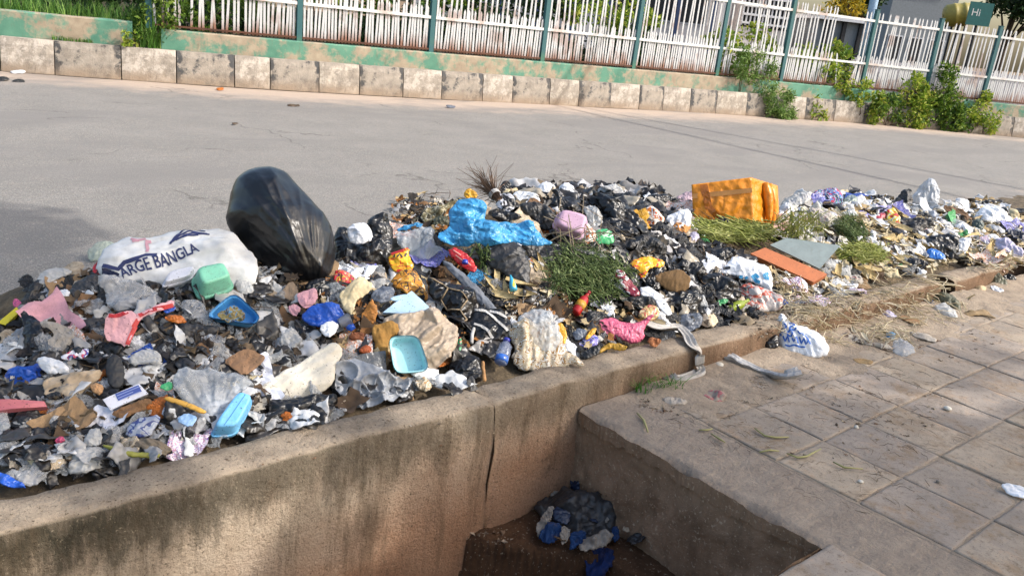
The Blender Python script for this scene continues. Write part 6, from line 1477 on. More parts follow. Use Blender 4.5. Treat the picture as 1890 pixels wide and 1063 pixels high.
black_heap('wedge of black bag pointing down at the kerb gap', 'R3', [(1035,640),(1130,640),(1220,682),(1170,720),(1118,758),(1070,690)], 'black wedge', BLK, lift=.05)
item('plastic_bag', 'white bag above the black bag with the blue packet', 'bag', 'R3', [(1395,415),(1440,388),(1490,400),(1535,462),(1430,478)], WHITE2, .45, .7, lift=.07, noun='upper white bag')
item('plastic_bag', 'white bag right of the black bag with the blue packet', 'bag', 'R3', [(1415,495),(1520,495),(1500,560),(1475,610),(1430,610)], WHITEF, .45, .8, lift=.07, noun='lower white bag')
item('plastic_bag', 'dark green bag left of the crinkled white bag', 'bag', 'R3', [(1515,385),(1570,355),(1615,410),(1575,475),(1520,455)], DGREEN, .5, .7, lift=.07, noun='dark green bag')
item('dry_leaf', 'large curled brown dry leaf right of the silvery bag', 'leaf', 'R3', [(1300,262),(1400,275),(1480,320),(1530,370),(1480,388),(1380,342)], rigid('dry_leaf', '6b4f36', .8, .4), .15, .7, lift=.06, noun='brown leaf')
item('plastic_bag', 'lilac white crumpled bag at the right border', 'bag', 'R3', [(1675,510),(1740,500),(1810,540),(1895,600),(1880,640),(1800,648),(1700,600)], LILAC, .45, .9, lift=.04, res=22, noun='lilac border bag')
black_heap('navy black bag at the right border above the lilac bag', 'R3', [(1690,460),(1780,445),(1895,450),(1895,530),(1800,500)], 'navy border bag', plastic('navy_black_film', '20263a', .4, .7), lift=.05)
item('plastic_bag', 'olive green tarp end hanging over the second kerb block', 'tarp', 'R3', [(1590,690),(1680,680),(1720,760),(1790,830),(1700,850),(1610,780)], OLIVE, .3, .6, lift=.04, noun='olive tarp')
item('waste_bag', 'small black bag behind the pavement edge at right', 'bag', 'R3', [(1700,790),(1760,755),(1840,775),(1830,815),(1740,825)], BLK, .5, .9, lift=.03, noun='small right black bag')
item('cloth_scrap', 'blue grey clear scrap left of the black bag with blue packet', 'plastic', 'R3', [(1075,540),(1140,545),(1200,595),(1220,640),(1140,620),(1090,580)], GREYB, .3, .7, lift=.07, noun='blue grey scrap')
item('cloth_scrap', 'dark grey rag at the kerb below the green stems', 'cloth', 'R3', [(540,700),(640,705),(740,720),(720,770),(620,790),(550,750)], cloth('dark_rag', '3c3d3c', '4d4d4b'), .4, 1.0, lift=.03, noun='dark rag')
item('clothing', 'pinkish grey cloth ball on the kerb right of the orange plank', 'cloth', 'R3', [(620,790),(680,760),(740,770),(750,820),(680,850),(630,830)], P_KNIT, .6, 1.0, lift=.03, noun='pinkish cloth ball')

# ================================================================ DRAIN RUBBISH
_gh = ground_h
def ground_h(x, y):
    if 1.08 < y < 2.25 and x < 2.56: return dfloor(x, y)[2]
    return _gh(x, y)
def lump(seed, puff=.5, crease=1.1):
    r = random.Random(seed); n = 11; asp = r.uniform(.5, .85); P = []
    for i in range(n):
        a = 2*math.pi*i/n; q = r.uniform(.28, .62); P.append(Vector((math.cos(a)*q, math.sin(a)*q*asp)))
    c = sum(P, Vector((0, 0)))/n
    V, F, L = skin([p-c for p in P], puff, crease, 18, seed*13+5, 1.5, 0, r.choice([None, None, 30, 100]), None, .3); return V, F
DNAVY = plastic('wet_navy_film', '1b2a44', .4, .8, dirt=.2); DBLU2 = cloth('wet_blue_cloth', '213a62', dirt=.4); DRAG = cloth('wet_pale_rag', '7d7770', '9a938a', dirt=.6)
def dr(name, label, cat, pts, mat, noun, **k): return item(name, label, cat, 'D', pts, mat, k.pop('puff', .3), k.pop('crease', 1.7), jag=1.3, tilt=.5, lift=k.pop('lift', .02), res=20, **k)
dr('waste_bag', 'dark slate bag at the back corner of the drain floor', 'bag', [(710,190),(795,145),(870,200),(880,300),(800,330),(730,300)], DNAVY, '', puff=.7)
dr('clothing', 'dark rag spread beneath the pile of cloth in the drain', 'cloth', [(400,400),(560,300),(900,330),(1060,400),(1120,560),(1120,760),(980,800),(760,760),(560,720),(460,600)], CHAR, '', puff=.12, lift=.0)
dr('cloth_scrap', 'pale rag at the back of the drain cloth pile under the slate bag', 'cloth', [(520,300),(600,285),(690,310),(700,400),(620,440),(540,420)], DRAG, '', lift=.05)
dr('cloth_scrap', 'pale knotted rag right of the back rag in the drain', 'cloth', [(690,385),(790,335),(850,370),(835,415),(760,440),(790,520),(740,520),(710,440)], DRAG, '', lift=.06)
dr('waste_bag', 'square black bag in the centre of the drain cloth pile', 'bag', [(570,450),(720,450),(730,600),(650,610),(575,570)], DNAVY, '', lift=.08, crease=.5)
dr('cloth_scrap', 'white rag strip at the left edge of the drain cloth pile', 'cloth', [(425,650),(470,540),(520,470),(585,440),(560,560),(500,640),(440,730)], DRAG, '', lift=.06)
dr('clothing', 'blue cloth at the lower left of the drain cloth pile', 'cloth', [(440,700),(560,590),(645,605),(645,745),(510,800)], DBLU2, '', lift=.05)
dr('cloth_scrap', 'small white rag hanging between two blue cloths in the drain', 'cloth', [(640,620),(720,640),(725,690),(690,760),(640,790)], DRAG, '', lift=.07)
dr('clothing', 'dark blue cloth right of the small white rag in the drain', 'cloth', [(720,690),(830,650),(880,700),(800,790),(710,845)], DBLU2, '', lift=.05)
dr('clothing', 'bright blue fabric scrap at the right of the drain cloth pile', 'cloth', [(870,510),(960,465),(985,560),(890,580)], DBLU2, '', lift=.08)
dr('plastic_bag', 'pale bag with white strap at the front of the drain cloth pile', 'bag', [(785,785),(860,730),(1070,640),(1095,760),(980,835),(820,840)], DRAG, '', lift=.08, puff=.6)
dr('clothing', 'long navy cloth hanging from the drain cloth pile at the lower edge', 'cloth', [(865,840),(1080,795),(1115,970),(1000,1100),(860,1100)], cloth('navy_blue_cloth', '1b2b55', dirt=.3), '', lift=.05, fold=70)
dr('clothing', 'blue sleeve at the far right of the drain cloth pile', 'cloth', [(1080,620),(1150,640),(1145,745),(1090,765)], DBLU2, '', lift=.05)

rd = random.Random(12)
for k, (px, py, s, m_, lab) in enumerate(((990, 640, 150, DRAG, 'pale scrap beside the blue sleeve in the drain'),
        (900, 640, 170, DNAVY, 'black film knot in the middle of the drain pile'), (600, 820, 120, BROWNF, 'brown scrap at the foot of the drain pile'), (800, 560, 150, DBLU2, 'blue cloth knot beside the square black bag in the drain'), (1200, 700, 170, BEIGE, 'beige scrap on the drain floor right of the pile'), (1260, 810, 200, CHAR, 'grey wet rag at the right of the drain floor'), (1010, 450, 160, BROWNF, 'brown film at the right back of the drain pile'), (660, 540, 110, DRAG, 'pale twist between black bag and blue cloth in the drain'))):
    v_, f_ = lump(100+k, .4, 1.2); ppx, ppy = PX('D', [(px, py)])[0]; p = hit(ppx, ppy); kk_ = depth_of(p)/FPX*s*CROPS['D'][2]
    o = mesh('cloth_scrap', [(x*kk_, y*kk_, z*kk_) for x, y, z in v_], f_, m_, True); o.location = p+Vector((0, -.01, .05)); o.rotation_euler = (.5, rd.uniform(-.3, .3), rd.uniform(0, 6)); tag(o, lab, 'rag')
item('food_remains', 'brown food remains lying in the soiled blue tray', 'food waste', 'L1', [(1580,790),(1680,720),(1760,750),(1800,800),(1740,840),(1620,845)], printed('tray_food', [(2, '6f6a45'), (2, '8a7a52'), (1, '4a86b0'), (2, '5a4a32')], 40, .8), .12, 1.3, tilt=.6, lift=.135, noun='', jag=1.6, anchor=(1680, 866))
# ================================================================ PAVEMENT THINGS
item('plastic_bag', 'white carrier bag with blue lettering standing on the pavement by the kerb', 'bag', 'R4', [(632,335),(640,285),(658,278),(700,312),(760,325),(870,378),(918,470),(835,500),(700,482),(650,435)], WHITE2, .55, .6, tilt=.6, lift=.02, res=32, noun='', gather=(640,290), key='pbag')
strokes('pbag', 'R4', [[(665,350),(655,365),(665,380),(680,372),(685,350),(672,340)], [(700,335),(720,330),(728,345),(705,360),(700,375),(725,378),(735,362)], [(690,390),(700,380),(715,392),(708,408),(692,402),(690,390)]], 9, BLUEINK, 'print', .003)
strokes('pbag', 'R4', [[(668,400),(680,425),(690,405),(700,432)], [(712,415),(722,432),(735,410),(745,440)], [(748,412),(760,440),(772,420),(782,445),(795,430)], [(740,385),(752,400),(765,392),(770,408)], [(680,440),(700,448),(725,446),(750,452),(780,456)], [(650,385),(660,395)], [(775,405),(790,418),(805,445)]], 7, BLUEINK, 'print', .003)
item('waste_bag', 'small black bag on the pavement behind the blue lettered carrier bag', 'bag', 'R4', [(556,400),(590,368),(645,372),(660,440),(600,450),(565,430)], BLK, .7, .6, tilt=.6, lift=.02, noun='', res=20)
def g(px, py, z=PZ): return at_z(px, py, z)
rg = [hit(1190, 612)+Vector((0, 0, .03)), at_z(1222, 609, .25), at_z(1250, 608, .245), at_z(1268, 622, .235), at_z(1277, 640, .225)]
e = rg[-1]; rg += [Vector((e.x+.01, 2.235, .20)), Vector((e.x+.015, 2.225, .14)), Vector((e.x+.0, 2.20, PZ+.02)), g(1262, 701, PZ+.012), g(1246, 702, PZ+.012), g(1236, 690, PZ+.02), g(1226, 686, PZ+.015), g(1229, 705, PZ+.01)]
ribbon('long grey white rag draped from the heap over the kerb to the pavement', 'rag', rg, [.05, .06, .06, .06, .06, .062, .06, .055, .045, .035, .03, .03, .025], cloth('dirty_white_rag', 'a9a29a', 'c4beb6', dirt=.35), 'rag', 2.5, '', .01)
ribbon('grey white plastic strip with a wide torn end on the pavement', 'plastic strip', [g(1298, 676), g(1320, 668), g(1345, 662, PZ+.03), g(1365, 672, PZ+.02), g(1392, 684), g(1420, 694), g(1445, 698, PZ+.03), g(1478, 690, PZ+.06)], [.03, .04, .06, .07, .05, .05, .08, .07], plastic('pale_strip_film', 'a9a7a5', .4, .6), 'plastic_strip', 2, '', .012)
def pebble(label, px, py, s, mat, z=PZ, name='stone', sq=.7):
    p = g(px, py, z); V = []; F = []; n = 10; k = depth_of(p)/FPX*s/2
    for j in range(7):
        for i in range(n):
            t, q = math.pi*j/6, 2*math.pi*i/n; d = Vector((math.sin(t)*math.cos(q), math.sin(t)*math.sin(q), math.cos(t))); V.append(d*(1+.18*noise.noise(d*1.5+Vector((px, py, 0)))))
    for j in range(6):
        for i in range(n): F.append((j*n+i, (j+1)*n+i, (j+1)*n+(i+1) % n, j*n+(i+1) % n))
    o = mesh(name, [(v.x*k, v.y*k, v.z*k*sq) for v in V], F, mat, True); o.location = p+Vector((0, 0, k*sq*.8)); tag(o, label, 'stone'); return o
MST = rigid('white_stone', 'c4beb2', .8, .3); MSG = rigid('grey_stone', '7d756b', .9, .3)
pebble('round white stone in front of the grey white plastic strip', 1326, 680, 20, MST)
pebble('white pebble alone on the sunlit slabs at right', 1748, 756, 15, MST, sq=.5)
pebble('small pale pebble in a slab joint below the white strip', 1580, 790, 9, MST)
pebble('small white pebble on the slab nearest the drain corner', 1588, 890, 11, MST, sq=.5)
pebble('small dark pebble on the sunlit slab', 1731, 890, 8, MSG)
flat_ = (0.02, -.06, 1)
def pav_item(name, label, cat, pts, mat, crop='R4', puff=.35, crease=.8, **k): return item(name, label, cat, crop, pts, mat, puff, crease, tilt=k.pop('tilt', .25), lift=k.pop('lift', .01), res=15, noun='', **k)
pav_item('plastic_bag', 'crinkled clear bag on the pavement at right beside the olive bag', 'bag', [(1425,230),(1500,215),(1560,262),(1552,300),(1470,280)], MILKY, puff=.6)
pav_item('plastic_bag', 'olive green bag lying on the pavement against the kerb end', 'bag', [(1395,185),(1480,153),(1555,195),(1580,262),(1500,225)], OLIVE, puff=.5)
pav_item('waste_bag', 'navy bag with white lining left of the olive bag', 'bag', [(1325,220),(1385,188),(1440,212),(1430,240),(1370,235)], printed('navy_white_bag', [(2, '20243a'), (1, 'c4c6cf')], 10), puff=.5)
pav_item('plastic_bag', 'lilac clear scrap of plastic on the strawy pavement', 'plastic', [(1145,262),(1200,248),(1258,290),(1245,312),(1180,306)], LILAC, puff=.4)
board('short brown wood block on the strawy pavement', 'wood', 'R4', [(1255,288),(1280,278),(1366,304),(1350,330)], .035, rigid('brown_wood', '8c6a48', .8, .3, False), 'wood_block', .3, .04, None, 0)
pav_item('vegetable', 'pale beige gourd lying near the second kerb block', 'vegetable', [(1635,140),(1665,128),(1705,140),(1690,162),(1650,160)], rigid('gourd', 'b59f7c', .7, .3), puff=.9, crease=.2)
pav_item('plastic_bag', 'white plastic strip on the pavement right of the gourd', 'plastic', [(1712,135),(1745,128),(1798,152),(1760,166)], WHITEF, puff=.2)
pav_item('dry_leaf', 'large curled dry leaf on the pavement at right', 'leaf', [(1572,270),(1620,255),(1700,248),(1750,290),(1738,298),(1690,272),(1630,285),(1600,290)], rigid('curled_leaf', '8a7352', .8, .3), puff=.35, crease=.8)
pav_item('plastic_scrap', 'small bright blue scrap on the strawy pavement', 'plastic', [(1188,372),(1215,362),(1245,372),(1235,396),(1195,392)], plastic('blue_scrap', '4289b8', .4, .5), puff=.3)
pav_item('plastic_bag', 'clear plastic cup crushed flat on the pavement right of the blue scrap', 'cup', [(1222,410),(1262,385),(1290,410),(1352,462),(1285,490),(1230,470)], CLEAR, puff=.4)
pav_item('paper_sheet', 'long pale paper strip on the slabs right of the blue scrap', 'paper', [(1308,355),(1380,368),(1455,398),(1440,416),(1350,392)], rigid('dusty_white_paper', 'aca295', .8, .4), puff=.1, crease=.4)
pav_item('plastic_strip', 'dirty twisted white strip lying along the straw on the pavement', 'strip', [(960,375),(990,360),(1080,395),(1235,432),(1220,455),(1100,425),(980,402)], printed('dirty_strip', [(3, '9d9384'), (1, '6f5c4e'), (2, 'b3a99b')], 20, .8), puff=.25)
pav_item('paper_sheet', 'white paper scrap at the right border of the pavement', 'paper', [(1843,893),(1868,892),(1895,901),(1895,920),(1864,912)], WHITE2, crop='P', puff=.15, crease=.6)
pav_item('paper_sheet', 'crumpled whitish paper beside the grass tuft at the kerb foot', 'paper', [(1222,735),(1245,732),(1272,740),(1262,748),(1230,746)], rigid('crumpled_whitish', 'a89d90', .8, .4), crop='P', puff=.4)
pav_item('cardboard', 'flattened tan scrap on the pavement below the lettered carrier bag', 'scrap', [(1020,500),(1060,495),(1130,510),(1120,525),(1050,522)], rigid('tan_scrap', '9c8058', .85, .3), puff=.1, crease=.4)
pav_item('paper_sheet', 'blue and pink wrapper bits beside the draped rag', 'wrapper', [(1290,722),(1320,718),(1345,730),(1330,742),(1300,738)], printed('pav_bits', [(2, '8a7c70'), (1, '9a5a5a'), (1, '7a8496')], 14, .7), crop='P', puff=.3)
# grass tuft by the drain corner
V, F = blades([(g(1178+13*i, 724-2*i+5*(i % 2), PZ), .02+.012*(i % 3)) for i in range(6)]+[(g(1200, 712), .05)], 8, .1, .005, 15, 1.5, 1.0)
tag(mesh('grass_tuft', V, F, foliage('bright_grass', ['2f5a1a', '3f7a20', '5a8f30'])), 'green grass tuft at the kerb foot beside the drain corner', 'grass')
# green pods and stalks dropped on the slabs
POD = rigid('green_pod', '8f8a58', .6, .3, False)
for k, (pts, lab) in enumerate((
        ([(1176,762),(1188,775),(1196,797)], 'bent yellowish stalk on the concrete edge nearest the drain corner'),
        ([(1290,793),(1305,793),(1315,791)], 'short straight green stalk right of the bent stalk'),
        ([(1313,800),(1326,808),(1338,816)], 'diagonal green stalk below the short straight stalk'),
        ([(1393,790),(1412,804),(1432,807),(1456,806)], 'long green stalk curving round a pink scrap on the slab'),
        ([(1402,834),(1420,830),(1438,832)], 'arched pale stalk below the long curving stalk'),
        ([(1452,836),(1472,844),(1488,842),(1515,828)], 'curved green stalk lying across a slab joint'),
        ([(1538,852),(1558,862),(1592,865)], 'flat green leaf blade on the slab below the curved stalk'))):
    V = []; F = []; P = [g(*p, PZ+.012) for p in pts]; b = P[0].copy(); tube(V, F, [p-b for p in P], .0065, 5, [.6]+[1]*(len(P)-2)+[.5], .7)
    o = mesh('stalk', V, F, POD, True); o.location = b; tag(o, lab, 'stalk')
# few things on the road
def road_scrap(label, pts, mat): item('road_scrap', label, 'scrap', 'P', pts, mat, .2, .5, tilt=.15, lift=.01, res=10, noun='')
road_scrap('left black rubber strip on the road at the left border', [(-6,144),(12,143),(20,148),(-6,151)], BLK2)
road_scrap('right black rubber strip on the road near the left border', [(22,147),(44,145),(46,152),(24,152)], BLK2)
road_scrap('white flat paper on the road behind the black rubber strips', [(18,131),(46,129),(48,135),(22,136)], WHITEF)
road_scrap('small dark scrap on the road above the giant black bag', [(427,227),(437,226),(441,228),(430,230)], BROWNF)
road_scrap('brown twig scrap on the road before the white kerb stones', [(530,193),(552,193),(554,196),(532,197)], BROWNF)
road_scrap('bluish scrap at the road edge below the green wall', [(822,195),(838,194),(842,199),(826,200)], GREYB)
road_scrap('small orange scrap at the far road edge at left', [(398,163),(412,162),(414,166),(402,167)], ORF)

# ================================================================ PLANT WASTE
def strands(name, label, cat, centre_px, rad_px, n, len_px, r0, mat, ang=None, spread=40, seed=1, lift=.03, kind=None, bend=.25, leafy=0, up=.2, noun=None, flat=1.0):
    """many bent stems lying on the heap round a point"""
    r = random.Random(seed); V = []; F = []; c = hit(*centre_px)
    for _ in range(n):
        a = r.uniform(0, 6.283); q = math.sqrt(r.random()); px, py = centre_px[0]+math.cos(a)*q*rad_px[0], centre_px[1]+math.sin(a)*q*rad_px[1]
        p = hit(px, py); nn = gnorm(p.x, p.y); k = depth_of(p)/FPX; L = len_px*k*r.uniform(.5, 1.2)
        A = math.radians((ang if ang is not None else r.uniform(0, 360))+r.gauss(0, spread)); d = (CR*math.cos(A)+CU*math.sin(A)); d = (d-nn*d.dot(nn)*.75).normalized()
        sd = d.cross(nn); b1 = r.gauss(0, bend); b2 = r.uniform(0, up)
        P = [p+nn*lift*r.uniform(.3, 1.6)+d*L*(t-.5)+sd*L*b1*(t-.5)**2*2+nn*L*b2*t*t for t in (0, .33, .66, 1)]
        tube(V, F, [x-c for x in P], r0*r.uniform(.6, 1.3), 4, [.8, 1, .8, .35], flat)
        for _l in range(leafy):
            t = r.uniform(.3, 1); q = P[0].lerp(P[3], t)-c; e1 = Vector((r.gauss(0, 1), r.gauss(0, 1), r.gauss(0, .7))).normalized(); e2 = e1.cross(nn).normalized(); s = r0*r.uniform(6, 12); i = len(V)
            V += [q, q+e1*s*.5+e2*s*.18, q+e1*s, q+e1*s*.5-e2*s*.18]; F.append((i, i+1, i+2, i+3))
    o = mesh(name, V, F, mat); o.location = c; tag(o, label, None if kind else cat, None, kind)
    if noun: HEROES.append((centre_px[0], centre_px[1], noun))
    return o
HERB = foliage('dark_herb', ['38462a', '4e6034', '667a45', '8a9360']); STEMG = foliage('pale_green_stem', ['7d8440', '9ca452', 'b7b672', '66742f'])
HUSK = foliage('dry_husk', ['a4936e', 'bcab88', 'd0c3a4', 'ddd3bb', 'ac9c7c']); TWIG = multi('twig_bark', ['4a3a2a', '6a5640', '857058', '33281e'], .85)
strands('herb_bundle', 'pile of dark green herbs with fine stems right of the dry husks', 'herbs', (1070, 525), (68, 42), 460, 66, .0024, HERB, 140, 45, 61, .07, leafy=3, noun='dark herb pile', up=.35)
strands('stem_bundle', 'bundle of pale green stems in front of the orange parcel', 'green stems', (1350, 438), (74, 15), 300, 60, .0042, STEMG, -22, 18, 62, .05, leafy=1, noun='green stems')
strands('stem_bundle', 'green grassy stems drooping over the slate grey panel', 'green stems', (1455, 455), (40, 12), 60, 60, .0035, STEMG, -10, 22, 63, .17, leafy=1, noun='stems on the panel')
strands('herb_bundle', 'dark grassy clump behind the right end of the slate panel', 'grass clump', (1562, 442), (18, 18), 150, 45, .0035, HERB, 120, 22, 64, .08, leafy=1, noun='dark grassy clump')
strands('herb_bundle', 'yellow green grass clump right of the slate panel', 'grass clump', (1582, 482), (38, 14), 260, 48, .004, STEMG, -8, 20, 65, .06, leafy=1, noun='yellow green clump')
strands('herb_bundle', 'few green leaf blades beside the shiny red packet', 'leaves', (885, 488), (12, 18), 26, 40, .004, HERB, 95, 15, 66, .08, leafy=1)
strands('root_strands', 'long pale roots trailing over the wide dull black bag', 'roots', (1050, 462), (50, 18), 16, 110, .003, rigid('pale_root', '8a7c66', .8, .2, False), -35, 30, 67, .12, bend=.5, noun='pale roots')
def husk_mesh(seed):
    r = random.Random(seed); V = []; F = []; n = 9; m = 4; tw = r.uniform(-.7, .7); cv = r.uniform(-.4, .5)
    for i in range(n):
        t = i/(n-1); w_ = .17*math.sin(math.pi*min(1, .12+.9*t))**.7*(1-.5*t)
        for j in range(m+1):
            u = j/m*2-1; a = tw*t; z = .07*u*u+cv*t*t*.5; x = t-.5; y = u*w_+.03*nz(t*4, seed)
            V.append((x, y*math.cos(a)-z*math.sin(a)*.3, z*math.cos(a)+y*math.sin(a)+.012*math.sin(j*3+seed)))
    for i in range(n-1):
        for j in range(m): a = i*(m+1)+j; F.append((a, a+m+1, a+m+2, a+1))
    b = len(V); V += [(x, y, z-.012) for x, y, z in V]; F += [tuple(b+i for i in reversed(f)) for f in F]
    return V, F
HM = [husk_mesh(i) for i in range(6)]
def place_matrix(px, py, size_px, lift=.02, tiltc=.25, r=rnd, yaw=None, jitter=.35):
    p = hit(px, py); n = gnorm(p.x, p.y); N = (n*(1-tiltc)+(CAM-p).normalized()*tiltc+Vector((r.gauss(0, jitter), r.gauss(0, jitter), r.gauss(0, jitter)))*.6).normalized()
    k = depth_of(p)/FPX*size_px; a = yaw if yaw is not None else r.uniform(0, 6.283)
    U = (CR-N*CR.dot(N)).normalized(); W = N.cross(U); X = U*math.cos(a)+W*math.sin(a); Y = N.cross(X); p = p+N*lift
    return Matrix(((X.x*k, Y.x*k, N.x*k, p.x), (X.y*k, Y.y*k, N.y*k, p.y), (X.z*k, Y.z*k, N.z*k, p.z), (0, 0, 0, 1)))
def scatter(name, label, meshes, n, patches, size, mat, seed, lift=.02, jitter=.35, tiltc=.2):
    r = random.Random(seed); V = []; F = []; ws = [p[4] for p in patches]
    for _ in range(n):
        cx, cy, rx, ry, _w = r.choices(patches, ws)[0]; a = r.uniform(0, 6.283); q = math.sqrt(r.random())
        M = place_matrix(cx+math.cos(a)*q*rx, cy+math.sin(a)*q*ry, r.uniform(*size), lift*r.uniform(.2, 1.6), tiltc, r, None, jitter)
        mv, mf = r.choice(meshes); b = len(V); V += [M @ Vector(v) for v in mv]; F += [tuple(b+i for i in f) for f in mf]
    return tag(mesh(name, V, F, mat, True), label, kind='stuff')
scatter('husk_litter', 'dry cream husks strewn over the middle and right of the heap', HM, 430, [(960, 525, 75, 38, 2.2), (1010, 560, 40, 20, .5), (1640, 440, 120, 32, 4), (1740, 415, 90, 25, 1.5), (1690, 480, 70, 25, 2), (1830, 470, 60, 40, 2), (1590, 400, 60, 25, 1), (1560, 500, 90, 22, 1.6), (1500, 540, 70, 18, .7), (1210, 590, 40, 12, .3), (1600, 590, 110, 45, .8), (1730, 560, 70, 20, .3)], (14, 34), HUSK, 71, .03)
hm = []
for v, f in HM:
    me = bpy.data.meshes.new('corn_husk'); me.from_pydata(v, [], f); me.polygons.foreach_set('use_smooth', [True]*len(f)); me.materials.append(TAN); hm.append(me)
HUSKS = []
for k in range(46):
    cx, cy, rx, ry = rnd.choice([(960, 525, 75, 38), (1640, 440, 120, 32), (1690, 475, 80, 25), (1830, 470, 55, 40), (1560, 505, 80, 20)])
    a = rnd.uniform(0, 6.28); q = math.sqrt(rnd.random()); hx, hy = cx+math.cos(a)*q*rx, cy+math.sin(a)*q*ry
    o = link('corn_husk', hm[k % 6]); o.matrix_world = place_matrix(hx, hy, rnd.uniform(34, 60), .045); HUSKS.append((o, hx, hy))
def straw_mesh(seed):
    r = random.Random(seed); V = []; F = []; tube(V, F, [(-.5, 0, 0), (-.15, r.uniform(-.1, .1), r.uniform(0, .1)), (.2, r.uniform(-.15, .15), r.uniform(0, .12)), (.5, r.uniform(-.1, .1), 0)], .014, 3, [.8, 1, 1, .5]); return V, F
SM = [straw_mesh(i) for i in range(8)]
scatter('straw_litter', 'straw and dry stalks strewn over the right of the heap and pavement', SM, 1150, [(1640, 440, 150, 40, 3), (1830, 460, 60, 45, 1.5), (1480, 545, 80, 30, 1.6), (1580, 600, 130, 45, 3.4), (1690, 575, 90, 25, 1), (1430, 520, 70, 18, 1), (960, 530, 80, 40, 1), (1640, 530, 120, 25, 1), (1480, 600, 60, 30, .6)], (22, 75), HUSK, 72, .025, .2, .1)
scatter('twig_litter', 'brown twigs and stalks mixed through the left of the heap', SM, 900, [(300, 680, 260, 130, 3), (480, 600, 120, 60, 1.5), (150, 760, 140, 80, 1), (560, 520, 120, 40, .8), (860, 600, 200, 50, 1), (800, 390, 80, 30, .5), (1200, 440, 150, 80, .7)], (16, 58), TWIG, 73, .03, .4, .2)
scatter('dry_twig_litter', 'fine twigs, grass bits and leaf stalks scattered over the pavement slabs', SM, 620, [(1500, 720, 250, 60, 2), (1680, 760, 160, 80, 1), (1350, 780, 120, 60, 2), (1600, 880, 150, 70, .9), (1400, 690, 110, 30, 1)], (6, 30), TWIG, 74, .003, .04, 0)

# ================================================================ SMALL LITTER
def bit_mesh(seed, n=3):
    r = random.Random(seed); V = []; F = []; cv = r.uniform(-.9, .9)
    for j in range(n+1):
        for i in range(n+1): V.append(((i/n-.5)*r.uniform(.75, 1.15), (j/n-.5)*(.3+.5*(seed % 4)/3)*r.uniform(.7, 1.2), .2*r.uniform(-1, 1)+cv*(i/n-.5)**2))
    for j in range(n):
        for i in range(n): a = j*(n+1)+i; F.append((a, a+1, a+n+2, a+n+1))
    return V, F
BM = [bit_mesh(i, 3+i % 2) for i in range(16)]
scatter('fine_litter', 'fine dark scraps, soil and shredded film filling the left of the heap', BM, 1300, [(250, 680, 270, 150, 4), (90, 720, 110, 160, 1.3), (470, 620, 160, 110, 2), (350, 540, 200, 60, 1)], (9, 30),
        multi('left_bits', ['1c1b1b', '3a3027', '54452f', '8b8984', '2a2a2c', '6a5844', 'a5a39f', '242326', '8d8d8f', 'b9b7b3', '3d3934', '151516', '9a948a', '5b4d3d']), 81, .03)
scatter('fine_litter', 'fine brown, orange and pale scraps filling the middle of the heap', BM, 1000, [(700, 600, 160, 90, 2), (900, 560, 170, 90, 2), (1050, 600, 130, 50, 1), (780, 400, 60, 40, .6)], (9, 28),
        multi('mid_bits', ['6a4a2a', '8a5c30', '1b1a1a', 'a98f66', 'c5bfb3', '4a3826', '93602c', '2a2420', 'b6a27c', '73563a', '121214', 'bcb8b4']), 82, .03)
scatter('fine_litter', 'fine black film shreds and pale scraps filling the centre right of the heap', BM, 900, [(1150, 430, 130, 90, 2), (1260, 520, 130, 70, 2), (1050, 380, 120, 40, 1), (1330, 560, 100, 40, 1)], (10, 34),
        multi('black_bits', ['121315', '1b1c1f', '0e0f11', '2a2b2e', 'b5b3b3', '17181a', '4a3c2c', '222326', '8a7a62', '101113'], .4, 30, .5, spec=.5), 83, .035)
scatter('fine_litter', 'fine straw coloured and white scraps filling the right end of the heap', BM, 1100, [(1620, 440, 180, 55, 3), (1800, 430, 100, 60, 2), (1480, 520, 100, 35, 1), (1560, 390, 110, 30, 1)], (8, 24),
        multi('right_bits', ['b7a177', 'c9b894', '8b7650', 'd0cdc6', '2a2826', 'a6906a', '6a573c', 'bdb9b2', '1a1b1e', '9c8660', 'c2b28c', '5a4a36']), 84, .03)
scatter('pavement_litter', 'crumbs of leaf, paper and soil scattered over pavement and kerb', BM, 1300, [(1550, 600, 170, 45, 3), (1350, 700, 130, 45, 1.4), (1500, 760, 260, 90, 1), (1230, 740, 60, 25, .8), (1700, 620, 150, 60, .8), (500, 800, 420, 60, .7)], (3, 8),
        multi('pav_crumbs', ['7a6a58', '8d7a62', 'a8987e', '5a4d40', 'b5aa9a', '7d5f48', '6a5e50']), 85, .002, .1, 0)
def flake(seed):
    r = random.Random(seed); n = 9; asp = r.uniform(.35, .8); P = [Vector((math.cos(2*math.pi*i/n)*r.uniform(.22, .66), math.sin(2*math.pi*i/n)*r.uniform(.22, .66)*asp)) for i in range(n)]
    c = sum(P, Vector((0, 0)))/n; V, F, L = skin([p-c for p in P], .12, 1.0, 11, seed*7+3, 1.0, 0, None, None, .2); return V, F
FM = [flake(i) for i in range(18)]
def film_mix(key, cols): return multi(key, cols, .35, 12, .25, spec=.5)
scatter('film_litter', 'torn black, grey and whitish film matted through the left of the heap', FM, 460, [(250, 680, 270, 150, 4), (90, 740, 110, 150, 1.3), (470, 620, 160, 110, 2), (330, 540, 200, 50, 1), (150, 850, 150, 24, .8), (450, 782, 150, 20, .7), (750, 715, 130, 14, .5)], (34, 88), film_mix('left_film', ['17181a', '9fa0a2', '1b1c1e', 'c5c6c7', '242527', '8f8f90', '151617', 'b9b8b5', 'd3d3d2', '1e1f21', '3d3b38', '101113']), 91, .03, .5)
